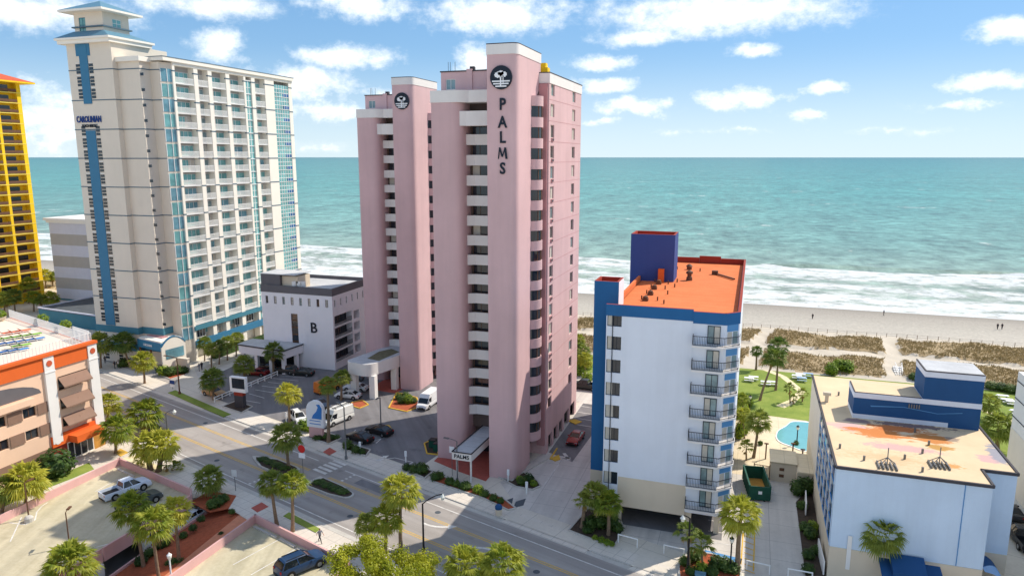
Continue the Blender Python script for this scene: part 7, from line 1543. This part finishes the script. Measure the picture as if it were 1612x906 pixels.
wv = [(p.x - .6, 3.3), (p.x + 1.2, 3.3), (p.x + 1.3, 5.1), (p.x + .9, 5.7), (p.x + .3, 5.6), (p.x + .6, 5.2), (p.x + .3, 4.5), (p.x - .3, 3.9)]
m_ = MB(); m_.face([(x, p.y - .30, z) for x, z in wv]); m_.build('wave_mark', 'sign_blue', t)
for z in (2.4, 2.9): MB().box(p.x - 1.0, p.x + 1.0, p.y - .30, p.y - .281, z, z + .12).build('text_line', 'sign_blue', t)
# digital sign at the lot
p = P(379, 640, .14); t = thing('digital_sign', p, 'white framed digital sign on a dark red and grey pedestal', 'sign')
MB().box(p.x - .9, p.x + .9, p.y - .4, p.y + .4, .1, 2.3).build('pedestal', 'charcoal', t); MB().box(p.x - .91, p.x + .91, p.y - .41, p.y + .41, 2.3, 2.9).build('pedestal_band', 'red_brown', t); MB().box(p.x - 1.7, p.x + 1.5, p.y - .35, p.y + .35, 2.9, 5.6).build('frame', 'letter_white', t); MB().box(p.x - 1.2, p.x + 1.4, p.y - .40, p.y - .351, 3.6, 5.4).build('screen', 'glass_dark', t)
# white board fence along the B lot
t = thing('board_fence', P(345, 635), 'long low white fence edging the shaded lot by the digital sign', 'fence'); A, B2 = P(338, 633), P(437, 591); m_ = MB(); m_.beam(A + Vector((0, 0, .9)), B2 + Vector((0, 0, .9)), .12, .16); m_.beam(A + Vector((0, 0, .45)), B2 + Vector((0, 0, .45)), .1, .14); m_.build('rail', 'rail_white', t)
for k in range(10): q = A.lerp(B2, k / 9); MB().box(q.x - .08, q.x + .08, q.y - .08, q.y + .08, .1, 1.1).build('post', 'rail_white', t)
# utility cabinet, white panels along the glazed wall, dune fence, lawn tables
p = P(1102, 912); tag(MB().box(p.x - .5, p.x + .5, p.y - .3, p.y + .3, .1, .8).box(p.x - .55, p.x + .55, p.y - .35, p.y + .35, .8, .88).build('utility_cabinet', 'teal_roof'), 'pale green utility cabinet in the bed at the kerb', 'cabinet')
for (a, b, lab) in (((1267, 790), (1268, 812), 'white screen panel by the pool house end of the glazed wall'), ((1287, 868), (1296, 906), 'white screen panel towards the street end of the glazed wall')):
    A, B2 = P(*a), P(*b); m_ = MB(); m_.beam(A + Vector((0, 0, .9)), B2 + Vector((0, 0, .9)), .12, 1.5); tag(m_.build('screen_panel', 'white'), lab, 'panel')
t = thing('sand_fence', (25, 187, .2), 'thin wire sand fence along the beach side of the dunes', 'fence'); m_ = MB()
for k in range(70): x = -60 + 2.2 * k; MB().box(x - .05, x + .05, 187 + .3 * sin(x * .2) - .05, 187 + .3 * sin(x * .2) + .05, .1, 1.2).build('post', 'trunk', t)
for k in range(69):
    x = -60 + 2.2 * k; a = (x, 187 + .3 * sin(x * .2)); b = (x + 2.2, 187 + .3 * sin((x + 2.2) * .2)); m_.beam((*a, 1.1), (*b, 1.1), .03, .03); m_.beam((*a, .6), (*b, .6), .03, .03)
m_.build('wire', 'trunk', t)
mat('table_blue', (150, 178, 206), .7, .05)
def table(label, px, m='letter_white'):
    p = P(*px); t = thing('picnic_table', p, label, 'table', 'tables on the lawn'); MB().box(-.9, .9, -.4, .4, .72, .78).mesh('x', m); put('table_top', shared('tt' + m, lambda: MB().box(-.9, .9, -.4, .4, .72, .78).mesh('table_top', m)), t, (p.x, p.y, .1))
    for s in (-.75, .75): put('bench', shared('tb' + m, lambda: MB().box(-.9, .9, -.15, .15, .42, .47).mesh('bench', m)), t, (p.x, p.y + s, .1))
    for s in (-.6, .6): put('leg', shared('tl', lambda: MB().beam((0, -.7, .0), (0, .3, .72), .07, .07).beam((0, .7, .0), (0, -.3, .72), .07, .07).beam((0, -.8, .42), (0, .8, .42), .06, .06).mesh('leg', 'steel')), t, (p.x + s, p.y, .1))
for q in ((1179, 600), (1186, 598), (1205, 606), (1216, 606), (1254, 596), (1260, 594)): table('white picnic table on the lawn behind the blue hotel', q)
for q in ((1272, 593), (1262, 600)): table('pale blue picnic table at the lawn edge near the low-rise roof', q, 'table_blue')
for q in ((1585, 634), (1592, 637), (1600, 652), (1578, 628)): table('white picnic table on the lawn behind the navy stair block', q)
t = thing('dune_steps', (30, 150, .1), 'white timber steps leading over the dune to the beach', 'steps')
for s in (0, 1.5):
    A, B2 = P(1414 + s * 4, 592), P(1408 + s * 7, 582); m_ = MB(); m_.beam(A + Vector((0, 0, 1.1)), B2 + Vector((0, 0, 1.6)), .1, .12); m_.beam(A + Vector((0, 0, .5)), B2 + Vector((0, 0, 1.0)), .08, .1); m_.build('handrail', 'rail_white', t)
for k in range(5): A = P(1416, 593).lerp(P(1412, 583), k / 4); MB().box(A.x - .8, A.x + .8, A.y - .4, A.y + .4, .1, .3 + .15 * k).build('step', 'rail_white', t)
# planters on the roof terrace
for i, (x, y) in enumerate(((68, 512), (104, 522), (2, 505))):
    p = P(x, y, 15.9); t = thing('roof_planter', p, 'stone bowl planter with lime foliage on the peach hotel terrace', 'planter', 'planters on the roof terrace'); MB().lathe([(.3, 0), (.7, .4), (.8, .7), (.6, .7), (.02, .68)], tuple(p), 12).build('bowl', 'beige', t, True); put('foliage', BUSH[('l', i % 3)], t, p + Vector((0, 0, 1.2)), scale=(.9, .9, .7))

# ------------------------------------------------------------------ people
def person_mesh(name, pose, top, legs, hair):
    J = {'pelvis': (0, 0, .92), 'spine': (0, .02, 1.15), 'chest': (0, .03, 1.36), 'neck': (0, .03, 1.5), 'head': (0, .05, 1.62), 'crown': (0, .05, 1.72)}
    st_ = pose
    for s, sg in (('l', 1), ('r', -1)):
        f = st_ * sg; J['hip' + s] = (.1 * sg, 0, .9); J['knee' + s] = (.1 * sg, f * .28 + .03, .5); J['ank' + s] = (.1 * sg, f * .42 - (.1 if f < 0 else 0), .1); J['toe' + s] = (.1 * sg, f * .42 + .14, .05)
        J['sh' + s] = (.19 * sg, .03, 1.42); J['elb' + s] = (.25 * sg, -f * .2, 1.16); J['wr' + s] = (.25 * sg, -f * .34 + .1, .95); J['hand' + s] = (.25 * sg, -f * .38 + .13, .86)
    E = [('pelvis', 'spine'), ('spine', 'chest'), ('chest', 'neck'), ('neck', 'head'), ('head', 'crown')] + [e for s in 'lr' for e in (('pelvis', 'hip' + s), ('hip' + s, 'knee' + s), ('knee' + s, 'ank' + s), ('ank' + s, 'toe' + s), ('chest', 'sh' + s), ('sh' + s, 'elb' + s), ('elb' + s, 'wr' + s), ('wr' + s, 'hand' + s))]
    Rr = {'pelvis': .15, 'spine': .14, 'chest': .16, 'neck': .06, 'head': .1, 'crown': .085, 'hip': .1, 'knee': .065, 'ank': .045, 'toe': .04, 'sh': .075, 'elb': .05, 'wr': .035, 'hand': .04}
    ks = list(J); me = bpy.data.meshes.new(name); me.from_pydata([J[k] for k in ks], [(ks.index(a), ks.index(b)) for a, b in E], [])
    ob = bpy.data.objects.new(name, me); C.objects.link(ob); sk = ob.modifiers.new('skin', 'SKIN'); sb = ob.modifiers.new('sub', 'SUBSURF'); sb.levels = 1
    for i, k in enumerate(ks): r = Rr[k] if k in Rr else Rr[k[:-1]]; me.skin_vertices[0].data[i].radius = (r, r)
    me.skin_vertices[0].data[0].use_root = True
    dg = bpy.context.evaluated_depsgraph_get(); out = bpy.data.meshes.new_from_object(ob.evaluated_get(dg)); bpy.data.objects.remove(ob)
    out.materials.clear()
    for m in ('skin', top, legs, hair, 'trim'): out.materials.append(MATS[m])
    for pl in out.polygons:
        c = pl.center; z = c.z; pl.use_smooth = True
        pl.material_index = 3 if z > 1.66 or (z > 1.56 and c.y < .02) else 0 if z > 1.5 else 1 if z > .95 and (abs(c.x) < .2 or z > 1.15) else 0 if abs(c.x) > .19 and z > .75 else 2 if z > .12 else 4
    return out
mat('cloth_white', (222, 222, 220), .9, .05); mat('cloth_dark', (40, 42, 50), .9, .1); mat('cloth_grey', (120, 124, 132), .9, .1); mat('cloth_blue', (70, 96, 140), .9, .1); mat('cloth_hivis', (178, 196, 60), .9, .08); mat('hair_dark', (44, 34, 28), .7, .1)
PM = [person_mesh('body', .9, 'cloth_grey', 'cloth_dark', 'hair_dark'), person_mesh('body', .2, 'cloth_dark', 'cloth_dark', 'hair_dark'), person_mesh('body', .6, 'cloth_white', 'cloth_dark', 'hair_dark'), person_mesh('body', .3, 'cloth_grey', 'cloth_grey', 'hair_dark')]
def person(label, px, v, rz, z=.112, group=None):
    p = P(*px, z); q = put('person', PM[v], None, p, rz=rz); tag(q, label, 'person', group)
person('person in a grey top striding along the pavement by the deck wall', (504, 853), 0, radians(-110)); person('person in dark clothes standing by the cream tower', (166, 572), 1, 1.0); person('person in dark clothes next to one in a white shirt', (181, 580), 1, 2.0); person('person in a white shirt by the cream tower shrubs', (187, 579), 2, 2.2)
person('person in grey standing at the planter wall corner', (314, 584), 3, 1.5); person('person in dark clothes behind the grey-clad one', (318, 582), 1, 1.2)
person('lone dark-clad person on the dry sand beyond the blue hotel', (1279, 503), 1, .5, -.0); person('lone dark-clad person at the edge of the surf', (1391, 497), 1, 1.0, -.0)
for q in ((1570, 519), (1577, 519)): person('one of two dark-clad people close together on the sand', q, 1, .3, .1, 'two people on the sand')
